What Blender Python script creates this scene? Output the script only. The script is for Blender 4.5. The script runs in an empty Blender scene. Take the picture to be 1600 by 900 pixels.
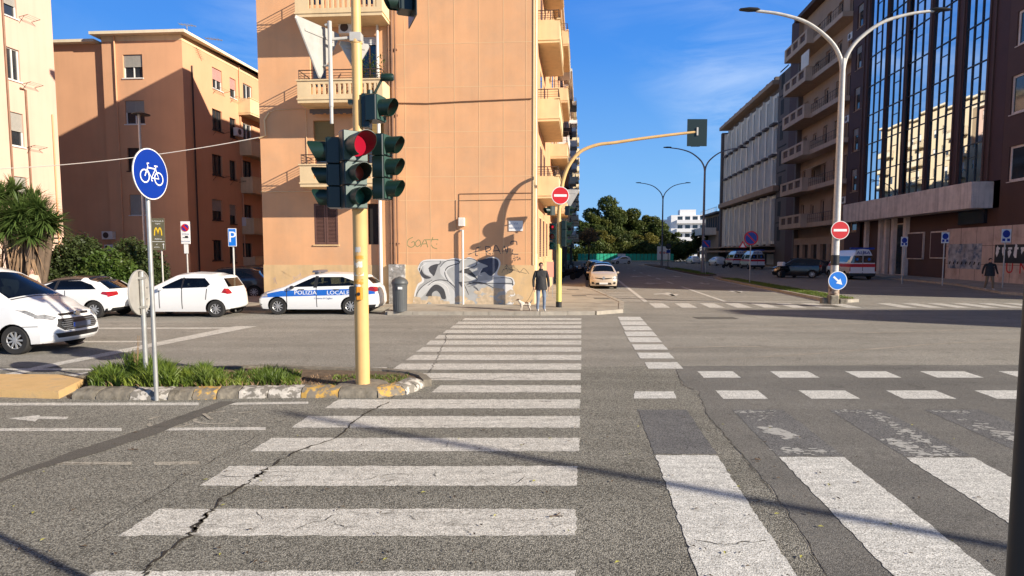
import bpy, bmesh, math, random
import numpy as np
from mathutils import Vector, Matrix
R = math.radians
random.seed(7)
rng = np.random.default_rng(7)
SC = bpy.context.scene
COL = SC.collection

# ------------------------------------------------------------------ camera
PITCH = R(4.3); FPX = 950.0; CY = 466.0; CAMH = 2.25
cam_d = bpy.data.cameras.new('camera'); cam = bpy.data.objects.new('camera', cam_d); COL.objects.link(cam)
cam.location = (0, 0, CAMH); cam.rotation_euler = (R(90) - PITCH, 0, 0)
cam_d.sensor_width = 36.0; cam_d.lens = FPX / 1600 * 36; cam_d.shift_y = 16 / 1600
cam_d.clip_start = 0.05; cam_d.clip_end = 5000
SC.camera = cam
# ------------------------------------------------------------------ sun, sky, exposure
SUN_AZ = math.atan2(0.87, -0.49); SUN_EL = R(23)
sd = bpy.data.lights.new('sun', 'SUN'); sd.energy = 5.0; sd.angle = R(0.5); sd.color = (1.0, 0.90, 0.76)
so = bpy.data.objects.new('sun', sd); COL.objects.link(so)
S = Vector((math.sin(SUN_AZ) * math.cos(SUN_EL), math.cos(SUN_AZ) * math.cos(SUN_EL), math.sin(SUN_EL)))
so.rotation_euler = S.to_track_quat('Z', 'Y').to_euler(); so.location = (20, -20, 40)
SC.view_settings.view_transform = 'Standard'; SC.view_settings.look = 'None'
SC.view_settings.exposure = 0.72; SC.view_settings.gamma = 1.0; SC.view_settings.use_curve_mapping = False
W = bpy.data.worlds.new('World'); SC.world = W; W.use_nodes = True
wt = W.node_tree; wt.nodes.clear()
def wn(t, **k):
    n = wt.nodes.new(t)
    for a, b in k.items(): setattr(n, a, b)
    return n
sky = wn('ShaderNodeTexSky', sky_type='NISHITA', sun_disc=False, sun_elevation=SUN_EL, sun_rotation=SUN_AZ,
         air_density=1.0, dust_density=0.35, ozone_density=2.2, altitude=0)
hs = wn('ShaderNodeHueSaturation'); hs.inputs['Saturation'].default_value = 1.0; hs.inputs['Hue'].default_value = 0.508
gm = wn('ShaderNodeGamma'); gm.inputs[1].default_value = 1.0
bg = wn('ShaderNodeBackground'); bg.inputs[1].default_value = 0.058
wo = wn('ShaderNodeOutputWorld')
tc = wn('ShaderNodeTexCoord'); mp = wn('ShaderNodeMapping'); mp.inputs['Scale'].default_value = (1.6, 2.4, 9.0)
mp.inputs['Rotation'].default_value = (0.0, 0.12, 0.3)
cn = wn('ShaderNodeTexNoise'); cn.inputs['Scale'].default_value = 2.1; cn.inputs['Detail'].default_value = 9; cn.inputs['Roughness'].default_value = 0.62
cn.inputs['Distortion'].default_value = 0.6
cr = wn('ShaderNodeValToRGB'); cr.color_ramp.elements[0].position = 0.43; cr.color_ramp.elements[1].position = 0.80
cn2 = wn('ShaderNodeTexNoise'); cn2.inputs['Scale'].default_value = 2.4; cn2.inputs['Detail'].default_value = 2
cr2 = wn('ShaderNodeValToRGB'); cr2.color_ramp.elements[0].position = 0.45; cr2.color_ramp.elements[1].position = 0.62
mu = wn('ShaderNodeMath', operation='MULTIPLY'); mu2 = wn('ShaderNodeMath', operation='MULTIPLY'); mu2.inputs[1].default_value = 0.8
sepw = wn('ShaderNodeSeparateXYZ')
hr = wn('ShaderNodeMapRange'); hr.inputs['From Min'].default_value = 0.62; hr.inputs['From Max'].default_value = 0.05
hm = wn('ShaderNodeMath', operation='MULTIPLY')
mx = wn('ShaderNodeMixRGB'); mx.inputs[2].default_value = (9.0, 10.4, 12.2, 1)
L = wt.links.new
L(tc.outputs['Generated'], mp.inputs[0]); L(mp.outputs[0], cn.inputs['Vector']); L(tc.outputs['Generated'], cn2.inputs['Vector'])
L(cn.outputs[0], cr.inputs[0]); L(cn2.outputs[0], cr2.inputs[0]); L(cr.outputs[0], mu.inputs[0]); L(cr2.outputs[0], mu.inputs[1])
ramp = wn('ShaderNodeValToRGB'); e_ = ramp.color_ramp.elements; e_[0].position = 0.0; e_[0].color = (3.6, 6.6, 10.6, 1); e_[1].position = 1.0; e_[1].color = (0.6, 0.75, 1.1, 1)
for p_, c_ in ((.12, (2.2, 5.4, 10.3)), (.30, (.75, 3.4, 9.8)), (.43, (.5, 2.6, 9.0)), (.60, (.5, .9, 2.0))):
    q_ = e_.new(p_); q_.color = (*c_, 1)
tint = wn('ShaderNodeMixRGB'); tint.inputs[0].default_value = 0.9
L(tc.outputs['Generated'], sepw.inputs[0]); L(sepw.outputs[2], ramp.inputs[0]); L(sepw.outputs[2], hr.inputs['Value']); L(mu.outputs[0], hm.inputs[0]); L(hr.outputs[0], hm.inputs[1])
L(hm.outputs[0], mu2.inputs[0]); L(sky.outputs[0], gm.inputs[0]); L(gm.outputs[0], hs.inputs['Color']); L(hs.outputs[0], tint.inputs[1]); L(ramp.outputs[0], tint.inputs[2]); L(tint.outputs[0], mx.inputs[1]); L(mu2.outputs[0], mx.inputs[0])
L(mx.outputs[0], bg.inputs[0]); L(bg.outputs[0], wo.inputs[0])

# ------------------------------------------------------------------ pixel -> place (measuring the photograph)
cp, sp = math.cos(PITCH), math.sin(PITCH)
def ray(px, py):
    a = (px - 800) / FPX; b = (CY - py) / FPX
    return Vector((a, cp + b * sp, -sp + b * cp))
def G(px, py, z=0.0):
    d = ray(px, py); t = (z - CAMH) / d.z
    return Vector((d.x * t, d.y * t, z))
def atY(px, py, Y):
    d = ray(px, py); t = Y / d.y
    return Vector((d.x * t, Y, CAMH + d.z * t))
KX = 0.1147                       # the avenue's direction: X = KX * Y + lateral
DV = Vector((0.11395, 0.99349, 0))
LV = Vector((0.99349, -0.11395, 0))
def ST(lat, Y, z=0.0):            # street coordinates
    return Vector((lat + KX * Y, Y, z))
class Frame:                      # a facade plane: local x along it, local y into the building, z up
    def __init__(s, ox, oy, ang):
        s.o = Vector((ox, oy, 0)); s.a = ang
        s.x = Vector((math.cos(ang), math.sin(ang), 0)); s.y = Vector((-math.sin(ang), math.cos(ang), 0))
    def hit(s, px, py, v=0.0):    # (u, z) where the pixel's ray meets the plane y_local = v
        d = ray(px, py); c = Vector((0, 0, CAMH)) - s.o
        t = (v - c.dot(s.y)) / d.dot(s.y)
        p = c + d * t
        return p.dot(s.x), p.z
    def loc(s, wx, wy):
        p = Vector((wx, wy, 0)) - s.o
        return p.dot(s.x), p.dot(s.y)
    def world(s, u, v, z=0):
        return s.o + s.x * u + s.y * v + Vector((0, 0, z))

# ------------------------------------------------------------------ mesh builder
class MB:
    def __init__(s): s.v = []; s.f = []; s.smooth = False
    def add(s, vs, fs):
        n = len(s.v); s.v += [tuple(p) for p in vs]; s.f += [tuple(i + n for i in f) for f in fs]; return s
    def box(s, x0, x1, y0, y1, z0, z1):
        if x0 > x1: x0, x1 = x1, x0
        if y0 > y1: y0, y1 = y1, y0
        if z0 > z1: z0, z1 = z1, z0
        return s.add([(x0,y0,z0),(x1,y0,z0),(x1,y1,z0),(x0,y1,z0),(x0,y0,z1),(x1,y0,z1),(x1,y1,z1),(x0,y1,z1)],
              [(0,3,2,1),(4,5,6,7),(0,1,5,4),(1,2,6,5),(2,3,7,6),(3,0,4,7)])
    def bbox(s, x0, x1, y0, y1, z0, z1, b=0.01):      # box with chamfered vertical + top edges
        if x0 > x1: x0, x1 = x1, x0
        if y0 > y1: y0, y1 = y1, y0
        P = [(x0+b,y0),(x1-b,y0),(x1,y0+b),(x1,y1-b),(x1-b,y1),(x0+b,y1),(x0,y1-b),(x0,y0+b)]
        Q = [(x0+b,y0+b),(x1-b,y0+b),(x1-b,y0+b),(x1-b,y1-b),(x1-b,y1-b),(x0+b,y1-b),(x0+b,y1-b),(x0+b,y0+b)]
        vs = [(p[0],p[1],z0) for p in P] + [(p[0],p[1],z1-b) for p in P] + [(p[0],p[1],z1) for p in Q]
        fs = [tuple(range(7,-1,-1))] + [(i,(i+1)%8,8+(i+1)%8,8+i) for i in range(8)] + [(8+i,8+(i+1)%8,16+(i+1)%8,16+i) for i in range(8)] + [tuple(range(16,24))]
        return s.add(vs, fs)
    def obox(s, c, ax, ay, az, hx, hy, hz):           # oriented box
        c = Vector(c); ax = Vector(ax).normalized()*hx; ay = Vector(ay).normalized()*hy; az = Vector(az).normalized()*hz
        vs = [c+ax*i+ay*j+az*k for k in (-1,1) for j in (-1,1) for i in (-1,1)]
        return s.add(vs, [(0,2,3,1),(4,5,7,6),(0,1,5,4),(1,3,7,5),(3,2,6,7),(2,0,4,6)])
    def prism(s, pts, z0, z1):
        n = len(pts); vs = [(p[0],p[1],z0) for p in pts] + [(p[0],p[1],z1) for p in pts]
        return s.add(vs, [tuple(range(n-1,-1,-1)), tuple(range(n,2*n))] + [(i,(i+1)%n,n+(i+1)%n,n+i) for i in range(n)])
    def tube(s, pts, rad, n=8, cap=True):
        pts = [Vector(p) for p in pts]
        if not hasattr(rad, '__len__'): rad = [rad]*len(pts)
        vs = []; fs = []; prev = None
        for i, p in enumerate(pts):
            t = (pts[min(i+1,len(pts)-1)] - pts[max(i-1,0)]).normalized()
            if prev is None:
                up = Vector((0,0,1)) if abs(t.z) < .9 else Vector((1,0,0)); a = t.cross(up).normalized()
            else:
                a = (prev - t*prev.dot(t)).normalized()
            prev = a; b = t.cross(a)
            for k in range(n):
                an = 2*math.pi*k/n; vs.append(p + a*(math.cos(an)*rad[i]) + b*(math.sin(an)*rad[i]))
        for i in range(len(pts)-1):
            for k in range(n):
                fs.append((i*n+k, i*n+(k+1)%n, (i+1)*n+(k+1)%n, (i+1)*n+k))
        if cap: fs += [tuple(range(n-1,-1,-1)), tuple((len(pts)-1)*n+k for k in range(n))]
        return s.add(vs, fs)
    def lathe(s, prof, n=24, c=(0,0,0), axis='z', cap=True):     # prof (r, h)
        vs = []; fs = []
        for r, h in prof:
            for k in range(n):
                a = 2*math.pi*k/n; x, y = r*math.cos(a), r*math.sin(a)
                if axis == 'z': p = (c[0]+x, c[1]+y, c[2]+h)
                elif axis == 'y': p = (c[0]+x, c[1]+h, c[2]-y)
                else: p = (c[0]+h, c[1]+x, c[2]+y)
                vs.append(p)
        for i in range(len(prof)-1):
            for k in range(n): fs.append((i*n+k, i*n+(k+1)%n, (i+1)*n+(k+1)%n, (i+1)*n+k))
        if cap and prof[0][0] > 1e-5: fs.append(tuple(range(n-1,-1,-1)))
        if cap and prof[-1][0] > 1e-5: fs.append(tuple((len(prof)-1)*n+k for k in range(n)))
        return s.add(vs, fs)
    def ribbon(s, pts, w, nrm=(0,0,1)):                # flat ribbon along a polyline in the plane with normal nrm
        pts = [Vector(p) for p in pts]; nrm = Vector(nrm)
        if not hasattr(w, '__len__'): w = [w]*len(pts)
        vs = []
        for i, p in enumerate(pts):
            t = (pts[min(i+1,len(pts)-1)] - pts[max(i-1,0)]).normalized(); a = nrm.cross(t).normalized()
            vs += [p + a*w[i]/2, p - a*w[i]/2]
        return s.add(vs, [(2*i+1, 2*i+3, 2*i+2, 2*i) for i in range(len(pts)-1)])
    def poly(s, pts):
        return s.add(pts, [tuple(range(len(pts)))])
    def build(s, name, m, parent=None, smooth=False, ang=35):
        me = bpy.data.meshes.new(name); me.from_pydata(s.v, [], s.f); me.validate(); me.update()
        ms = m if isinstance(m, (list, tuple)) else [m]
        for k in ms: me.materials.append(k)
        if smooth:
            me.polygons.foreach_set('use_smooth', [True]*len(me.polygons))
            me.set_sharp_from_angle(angle=R(ang))
        o = bpy.data.objects.new(name, me); COL.objects.link(o)
        if parent is not None: o.parent = parent
        return o
def thing(name, label, cat, loc=(0,0,0), rz=0.0, group=None):
    o = bpy.data.objects.new(name, None); COL.objects.link(o); o.location = loc; o.rotation_euler = (0,0,rz)
    o.empty_display_size = 0.3
    return tag(o, label, cat, group)
def tag(o, label, cat, group=None):
    o['label'] = label; o['category'] = cat
    if group: o['group'] = group
    return o
def struct(o): o['kind'] = 'structure'; return o
def stuff(o, label, cat): o['kind'] = 'stuff'; o['label'] = label; o['category'] = cat; return o
def kids(o): return [c for c in bpy.data.objects if c.parent == o]
def dup(root, loc, rz, label, group=None):
    r = root.copy(); COL.objects.link(r); r.location = loc; r.rotation_euler = (0,0,rz); r['label'] = label
    if group: r['group'] = group
    for ch in kids(root):
        c = ch.copy(); COL.objects.link(c); c.parent = r
        for g in kids(ch):
            d = g.copy(); COL.objects.link(d); d.parent = c
    return r
def text_mb(txt, size, depth=0.0):                      # text lying in the XY plane, centred
    cu = bpy.data.curves.new('t', 'FONT'); cu.body = txt; cu.size = size; cu.align_x = 'CENTER'; cu.align_y = 'CENTER'; cu.resolution_u = 3
    cu.extrude = depth
    o = bpy.data.objects.new('t', cu); COL.objects.link(o)
    bpy.context.view_layer.update()
    me = bpy.data.meshes.new_from_object(o.evaluated_get(bpy.context.evaluated_depsgraph_get()))
    vs = [tuple(v.co) for v in me.vertices]; fs = [tuple(p.vertices) for p in me.polygons]
    bpy.data.objects.remove(o); bpy.data.curves.remove(cu); bpy.data.meshes.remove(me)
    return vs, fs
def text_on(txt, size, origin, xax, zax, parent, m, name='lettering', stretch=1.0, depth=0.001):
    vs, fs = text_mb(txt, size, depth); o = Vector(origin); xa = Vector(xax).normalized(); za = Vector(zax).normalized(); n = xa.cross(za)
    b = MB(); b.add([o + xa*(v[0]*stretch) + za*v[1] + n*v[2] for v in vs], fs)
    return b.build(name, m, parent)

# ------------------------------------------------------------------ materials
def mat(name, col, rough=0.7, metal=0.0, var=0.0, vscale=3.0, bump=0.0, bscale=60.0, spec=0.5, col2=None, c2scale=1.5, c2pos=(0.5, 0.7), emit=None, estr=0.0, coat=0.0, detail=4, streak=0.0):
    m = bpy.data.materials.new(name); m.use_nodes = True; nt = m.node_tree; p = nt.nodes['Principled BSDF']
    p.inputs['Base Color'].default_value = (*col, 1); p.inputs['Roughness'].default_value = rough; p.inputs['Metallic'].default_value = metal
    p.inputs['Specular IOR Level'].default_value = spec
    if coat: p.inputs['Coat Weight'].default_value = coat; p.inputs['Coat Roughness'].default_value = 0.05
    if emit: p.inputs['Emission Color'].default_value = (*emit, 1); p.inputs['Emission Strength'].default_value = estr
    N = nt.nodes.new; K = nt.links.new
    t = N('ShaderNodeTexCoord'); src = None
    if col2 is not None:
        n = N('ShaderNodeTexNoise'); n.inputs['Scale'].default_value = c2scale; n.inputs['Detail'].default_value = 6; n.inputs['Roughness'].default_value = .65
        K(t.outputs['Object'], n.inputs['Vector'])
        r = N('ShaderNodeMapRange'); r.inputs['From Min'].default_value = c2pos[0]; r.inputs['From Max'].default_value = c2pos[1]
        K(n.outputs[0], r.inputs['Value'])
        x = N('ShaderNodeMixRGB'); x.inputs[1].default_value = (*col, 1); x.inputs[2].default_value = (*col2, 1); K(r.outputs[0], x.inputs[0]); src = x.outputs[0]
    if var > 0:
        n = N('ShaderNodeTexNoise'); n.inputs['Scale'].default_value = vscale; n.inputs['Detail'].default_value = detail
        K(t.outputs['Object'], n.inputs['Vector'])
        r = N('ShaderNodeMapRange'); r.inputs['From Min'].default_value = .25; r.inputs['From Max'].default_value = .75
        r.inputs['To Min'].default_value = 1 - var; r.inputs['To Max'].default_value = 1 + var; K(n.outputs[0], r.inputs['Value'])
        x = N('ShaderNodeVectorMath'); x.operation = 'SCALE'
        if src: K(src, x.inputs[0])
        else: x.inputs[0].default_value = col
        K(r.outputs[0], x.inputs['Scale']); src = x.outputs[0]
    if streak > 0:
        mp_ = N('ShaderNodeMapping'); mp_.inputs['Scale'].default_value = (1, 1, .06); K(t.outputs['Object'], mp_.inputs[0])
        n = N('ShaderNodeTexNoise'); n.inputs['Scale'].default_value = 3.5; n.inputs['Detail'].default_value = 5; K(mp_.outputs[0], n.inputs['Vector'])
        r = N('ShaderNodeMapRange'); r.inputs['From Min'].default_value = .45; r.inputs['From Max'].default_value = .75
        r.inputs['To Min'].default_value = 1; r.inputs['To Max'].default_value = 1 - streak; K(n.outputs[0], r.inputs['Value'])
        x = N('ShaderNodeVectorMath'); x.operation = 'SCALE'
        if src: K(src, x.inputs[0])
        else: x.inputs[0].default_value = col
        K(r.outputs[0], x.inputs['Scale']); src = x.outputs[0]
    if src: K(src, p.inputs['Base Color'])
    if bump > 0:
        n = N('ShaderNodeTexNoise'); n.inputs['Scale'].default_value = bscale; n.inputs['Detail'].default_value = 3; K(t.outputs['Object'], n.inputs['Vector'])
        b = N('ShaderNodeBump'); b.inputs['Strength'].default_value = bump; b.inputs['Distance'].default_value = .02; K(n.outputs[0], b.inputs['Height']); K(b.outputs[0], p.inputs['Normal'])
    return m
def asphalt(name, c1, c2, agg=0.5, scale=95, bump=0.6, pitd=.6):
    m = bpy.data.materials.new(name); m.use_nodes = True; nt = m.node_tree; p = nt.nodes['Principled BSDF']
    p.inputs['Roughness'].default_value = .88; p.inputs['Specular IOR Level'].default_value = .25
    N = nt.nodes.new; K = nt.links.new; t = N('ShaderNodeTexCoord')
    big = N('ShaderNodeTexNoise'); big.inputs['Scale'].default_value = .35; big.inputs['Detail'].default_value = 7; big.inputs['Roughness'].default_value = .6; K(t.outputs['Object'], big.inputs['Vector'])
    stm = N('ShaderNodeMapping'); stm.inputs['Scale'].default_value = (.12, 1.4, 1); stm.inputs['Rotation'].default_value = (0,0,.06); K(t.outputs['Object'], stm.inputs[0])
    st = N('ShaderNodeTexNoise'); st.inputs['Scale'].default_value = 1.0; st.inputs['Detail'].default_value = 6; K(stm.outputs[0], st.inputs['Vector'])
    ad = N('ShaderNodeMath'); ad.operation = 'ADD'; K(big.outputs[0], ad.inputs[0]); K(st.outputs[0], ad.inputs[1])
    r = N('ShaderNodeMapRange'); r.inputs['From Min'].default_value = .75; r.inputs['From Max'].default_value = 1.25; K(ad.outputs[0], r.inputs['Value'])
    x = N('ShaderNodeMixRGB'); x.inputs[1].default_value = (*c1, 1); x.inputs[2].default_value = (*c2, 1); K(r.outputs[0], x.inputs[0])
    v = N('ShaderNodeTexVoronoi'); v.inputs['Scale'].default_value = scale; K(t.outputs['Object'], v.inputs['Vector'])
    sh = N('ShaderNodeSeparateColor'); K(v.outputs['Color'], sh.inputs[0])
    vr = N('ShaderNodeMapRange'); vr.inputs['From Min'].default_value = 0; vr.inputs['From Max'].default_value = 1; vr.inputs['To Min'].default_value = 1-agg; vr.inputs['To Max'].default_value = 1+agg*1.25; K(sh.outputs[0], vr.inputs['Value'])
    fine = N('ShaderNodeTexNoise'); fine.inputs['Scale'].default_value = 120; fine.inputs['Detail'].default_value = 3; K(t.outputs['Object'], fine.inputs['Vector'])
    fr = N('ShaderNodeMapRange'); fr.inputs['From Min'].default_value = .3; fr.inputs['From Max'].default_value = .7; fr.inputs['To Min'].default_value = .78; fr.inputs['To Max'].default_value = 1.2; K(fine.outputs[0], fr.inputs['Value'])
    mm = N('ShaderNodeMath'); mm.operation = 'MULTIPLY'; K(vr.outputs[0], mm.inputs[0]); K(fr.outputs[0], mm.inputs[1])
    oi = N('ShaderNodeTexNoise'); oi.inputs['Scale'].default_value = 1.9; oi.inputs['Detail'].default_value = 8; oi.inputs['Roughness'].default_value = .72; oi.inputs['Distortion'].default_value = .8; K(t.outputs['Object'], oi.inputs['Vector'])
    orr = N('ShaderNodeMapRange'); orr.inputs['From Min'].default_value = .56; orr.inputs['From Max'].default_value = .74; orr.inputs['To Min'].default_value = 1; orr.inputs['To Max'].default_value = .60; K(oi.outputs[0], orr.inputs['Value'])
    pit = N('ShaderNodeMapRange'); pit.inputs['From Min'].default_value = .42; pit.inputs['From Max'].default_value = .80; pit.inputs['To Min'].default_value = 1.12; pit.inputs['To Max'].default_value = pitd; K(v.outputs['Distance'], pit.inputs['Value'])
    m4 = N('ShaderNodeMath'); m4.operation = 'MULTIPLY'; K(pit.outputs[0], m4.inputs[0]); K(orr.outputs[0], m4.inputs[1])
    m3 = N('ShaderNodeMath'); m3.operation = 'MULTIPLY'; K(mm.outputs[0], m3.inputs[0]); K(m4.outputs[0], m3.inputs[1]); mm = m3
    sc = N('ShaderNodeVectorMath'); sc.operation = 'SCALE'; K(x.outputs[0], sc.inputs[0]); K(mm.outputs[0], sc.inputs['Scale']); K(sc.outputs[0], p.inputs['Base Color'])
    b = N('ShaderNodeBump'); b.inputs['Strength'].default_value = bump; b.inputs['Distance'].default_value = .006; K(v.outputs['Distance'], b.inputs['Height']); b.invert = True; K(b.outputs[0], p.inputs['Normal'])
    return m
def paint_mat(name, col, under, wear=0.5, wscale=6.0, edge=0.12, crk=.55):   # road paint worn through to the asphalt
    m = bpy.data.materials.new(name); m.use_nodes = True; nt = m.node_tree; p = nt.nodes['Principled BSDF']
    p.inputs['Roughness'].default_value = .75; p.inputs['Specular IOR Level'].default_value = .3
    N = nt.nodes.new; K = nt.links.new; t = N('ShaderNodeTexCoord')
    nd_ = N('ShaderNodeTexNoise'); nd_.inputs['Scale'].default_value = 7; nd_.inputs['Detail'].default_value = 4; K(t.outputs['Object'], nd_.inputs['Vector'])
    N_dist = N('ShaderNodeVectorMath'); N_dist.operation = 'MULTIPLY_ADD'; N_dist.inputs[1].default_value = (.35,.35,.35); K(nd_.outputs['Color'], N_dist.inputs[0]); K(t.outputs['Object'], N_dist.inputs[2])
    a = N('ShaderNodeTexNoise'); a.inputs['Scale'].default_value = wscale; a.inputs['Detail'].default_value = 10; a.inputs['Roughness'].default_value = .75; K(t.outputs['Object'], a.inputs['Vector'])
    mpn = N('ShaderNodeMapping'); mpn.inputs['Scale'].default_value = (.9, 9, 1); K(t.outputs['Object'], mpn.inputs[0])
    s2 = N('ShaderNodeTexNoise'); s2.inputs['Scale'].default_value = 1.6; s2.inputs['Detail'].default_value = 8; s2.inputs['Roughness'].default_value = .7; K(mpn.outputs[0], s2.inputs['Vector'])
    ad = N('ShaderNodeMath'); ad.operation = 'ADD'; K(a.outputs[0], ad.inputs[0]); K(s2.outputs[0], ad.inputs[1])
    r = N('ShaderNodeMapRange'); r.inputs['From Min'].default_value = 1.0 + wear; r.inputs['From Max'].default_value = 1.0 + wear + edge; K(ad.outputs[0], r.inputs['Value'])
    v = N('ShaderNodeTexVoronoi'); v.inputs['Scale'].default_value = 85; K(t.outputs['Object'], v.inputs['Vector'])
    sh = N('ShaderNodeSeparateColor'); K(v.outputs['Color'], sh.inputs[0])
    vr = N('ShaderNodeMapRange'); vr.inputs['To Min'].default_value = .62; vr.inputs['To Max'].default_value = 1.18; K(sh.outputs[0], vr.inputs['Value'])
    big = N('ShaderNodeMapRange'); big.inputs['From Min'].default_value = .75; big.inputs['From Max'].default_value = 1.25; big.inputs['To Min'].default_value = 1.12; big.inputs['To Max'].default_value = .72; K(ad.outputs[0], big.inputs['Value'])
    mm = N('ShaderNodeMath'); mm.operation = 'MULTIPLY'; K(vr.outputs[0], mm.inputs[0]); K(big.outputs[0], mm.inputs[1])
    pit = N('ShaderNodeMapRange'); pit.inputs['From Min'].default_value = .50; pit.inputs['From Max'].default_value = .85; pit.inputs['To Min'].default_value = 0; pit.inputs['To Max'].default_value = .85; K(v.outputs['Distance'], pit.inputs['Value'])
    cv_ = N('ShaderNodeTexVoronoi'); cv_.feature = 'DISTANCE_TO_EDGE'; cv_.inputs['Scale'].default_value = 3.6; K(N_dist.outputs[0], cv_.inputs['Vector'])
    cvr = N('ShaderNodeMapRange'); cvr.inputs['From Min'].default_value = .004; cvr.inputs['From Max'].default_value = .02; cvr.inputs['To Min'].default_value = crk; cvr.inputs['To Max'].default_value = 0; K(cv_.outputs['Distance'], cvr.inputs['Value'])
    mxx = N('ShaderNodeMath'); mxx.operation = 'MAXIMUM'; K(r.outputs[0], mxx.inputs[0]); K(pit.outputs[0], mxx.inputs[1]); mx2_ = N('ShaderNodeMath'); mx2_.operation = 'MAXIMUM'; K(mxx.outputs[0], mx2_.inputs[0]); K(cvr.outputs[0], mx2_.inputs[1])
    x = N('ShaderNodeMixRGB'); x.inputs[1].default_value = (*col, 1); x.inputs[2].default_value = (*under, 1); K(mx2_.outputs[0], x.inputs[0])
    sc = N('ShaderNodeVectorMath'); sc.operation = 'SCALE'; K(x.outputs[0], sc.inputs[0]); K(mm.outputs[0], sc.inputs['Scale']); K(sc.outputs[0], p.inputs['Base Color'])
    b = N('ShaderNodeBump'); b.inputs['Strength'].default_value = .5; b.inputs['Distance'].default_value = .004; b.invert = True; K(v.outputs['Distance'], b.inputs['Height']); K(b.outputs[0], p.inputs['Normal'])
    return m
M = {}
M['asphalt'] = asphalt('asphalt', (.235,.220,.190), (.325,.303,.262), agg=.42)
M['asphalt_coarse'] = asphalt('coarse asphalt', (.188,.178,.150), (.272,.258,.220), agg=.55, scale=84, bump=.8, pitd=.42)
M['asphalt_new'] = asphalt('newer asphalt', (.150,.143,.130), (.205,.195,.175), agg=.42, scale=120)
M['asphalt_dark'] = asphalt('dark blacked out paint', (.128,.126,.126), (.18,.176,.17), agg=.5, scale=100)
M['tar'] = asphalt('tar strip', (.105,.097,.085), (.135,.125,.108), agg=.25, scale=150, bump=.2)
M['crack'] = mat('crack dirt', (.035,.028,.02), .95, var=.3, vscale=20)
M['skid'] = mat('dust streak', (.30,.265,.215), .9, var=.3, vscale=3)
M['paint'] = paint_mat('white road paint', (.76,.73,.66), (.19,.172,.142), .11, 7.0, .16)
M['paint_new'] = paint_mat('fresh white road paint', (.80,.785,.73), (.2,.185,.155), .30, 7.0, .12, .0)
M['paint_faint'] = paint_mat('faint road paint', (.50,.46,.38), (.2,.175,.14), .05, 9.0, .12)
M['pave'] = mat('sidewalk concrete', (.36,.315,.25), .9, var=.16, vscale=1.3, bump=.3, bscale=30, col2=(.22,.19,.15), c2scale=.8)
M['kerbstone'] = mat('kerb stone', (.36,.32,.26), .85, var=.2, vscale=4, bump=.4, bscale=25)
M['kerb_pale'] = mat('pale kerb stone', (.52,.46,.36), .85, var=.12, vscale=4)
M['stone_old'] = mat('old island kerb', (.20,.175,.135), .9, var=.3, vscale=9, bump=.6, bscale=22, col2=(.10,.085,.06), c2scale=4, c2pos=(.55,.7))
M['yellow_conc'] = mat('yellow painted concrete', (.62,.40,.17), .85, var=.12, vscale=3, bump=.3, bscale=40, col2=(.42,.30,.17), c2scale=3, c2pos=(.55,.72))
M['soil'] = mat('soil', (.13,.09,.055), .95, var=.35, vscale=8, bump=.8, bscale=20)
M['peach'] = mat('peach render', (.71,.378,.188), .9, var=.08, vscale=.9, bump=.15, bscale=40, streak=.05, col2=(.63,.36,.195), c2scale=.7, c2pos=(.45,.7), detail=8)
M['peach2'] = mat('salmon peach render', (.66,.36,.20), .9, var=.07, vscale=.6, bump=.12, bscale=40, streak=.04, detail=8)
M['peach3'] = mat('pale peach render', (.66,.45,.345), .9, var=.05, vscale=.6, bump=.12, bscale=40, streak=.08)
M['rosy'] = mat('rosy render', (.60,.34,.22), .9, var=.08, vscale=.8)
M['creamband'] = mat('cream plinth', (.66,.45,.23), .85, var=.12, vscale=1.4, bump=.15, bscale=30, col2=(.52,.38,.24), c2scale=1.8, c2pos=(.52,.75), streak=.12)
M['cream'] = mat('cream concrete', (.72,.54,.31), .85, var=.07, vscale=2, streak=.12)
M['cream_w'] = mat('cream white trim', (.76,.66,.48), .8, var=.08, vscale=2, streak=.1)
M['iron'] = mat('dark brown iron', (.06,.035,.025), .6)
M['pipe'] = mat('brown downpipe', (.22,.11,.06), .6, var=.2)
M['wpipe'] = mat('white downpipe', (.75,.70,.62), .55, var=.08)
M['shutter'] = mat('brown louvre shutter', (.125,.06,.045), .65, var=.12, vscale=6)
M['roll'] = mat('grey roller shutter', (.36,.34,.30), .7, var=.06, vscale=5)
M['rollp'] = mat('pink roller shutter', (.55,.30,.26), .7, var=.06, vscale=5)
M['wframe'] = mat('white window frame', (.72,.70,.66), .5)
M['glass'] = mat('window glass', (.025,.03,.035), .06, spec=.8, var=.3, vscale=2)
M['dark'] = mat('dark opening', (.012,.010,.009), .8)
M['black'] = mat('black plastic', (.018,.018,.019), .45)
M['rubber'] = mat('tyre rubber', (.022,.021,.02), .85)
M['steel'] = mat('galvanised steel', (.42,.42,.40), .45, metal=.55, var=.15, vscale=9)
M['steelw'] = mat('weathered steel', (.50,.48,.44), .6, metal=.1, var=.12, vscale=9, streak=.2)
M['yellow'] = mat('yellow pole paint', (.68,.43,.17), .5, var=.07, vscale=5, streak=.12, col2=(.55,.40,.22), c2scale=7, c2pos=(.66,.72))
M['yellowg'] = mat('greenish yellow pole paint', (.68,.60,.16), .5, var=.1, vscale=8, streak=.1)
M['green'] = mat('signal green', (.007,.028,.020), .42, var=.12, vscale=9)
M['greenl'] = mat('signal green face', (.04,.082,.064), .4, var=.1, vscale=9)
M['greend'] = mat('signal dark green', (.008,.02,.018), .35)
M['vis_in'] = mat('visor inner', (.012,.016,.014), .6)
M['red_on'] = mat('lit red lens', (.45,.01,.02), .35, emit=(1,.02,.06), estr=.42, bump=.6, bscale=120)
M['red_off'] = mat('amber lens unlit', (.30,.05,.03), .3)
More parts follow.
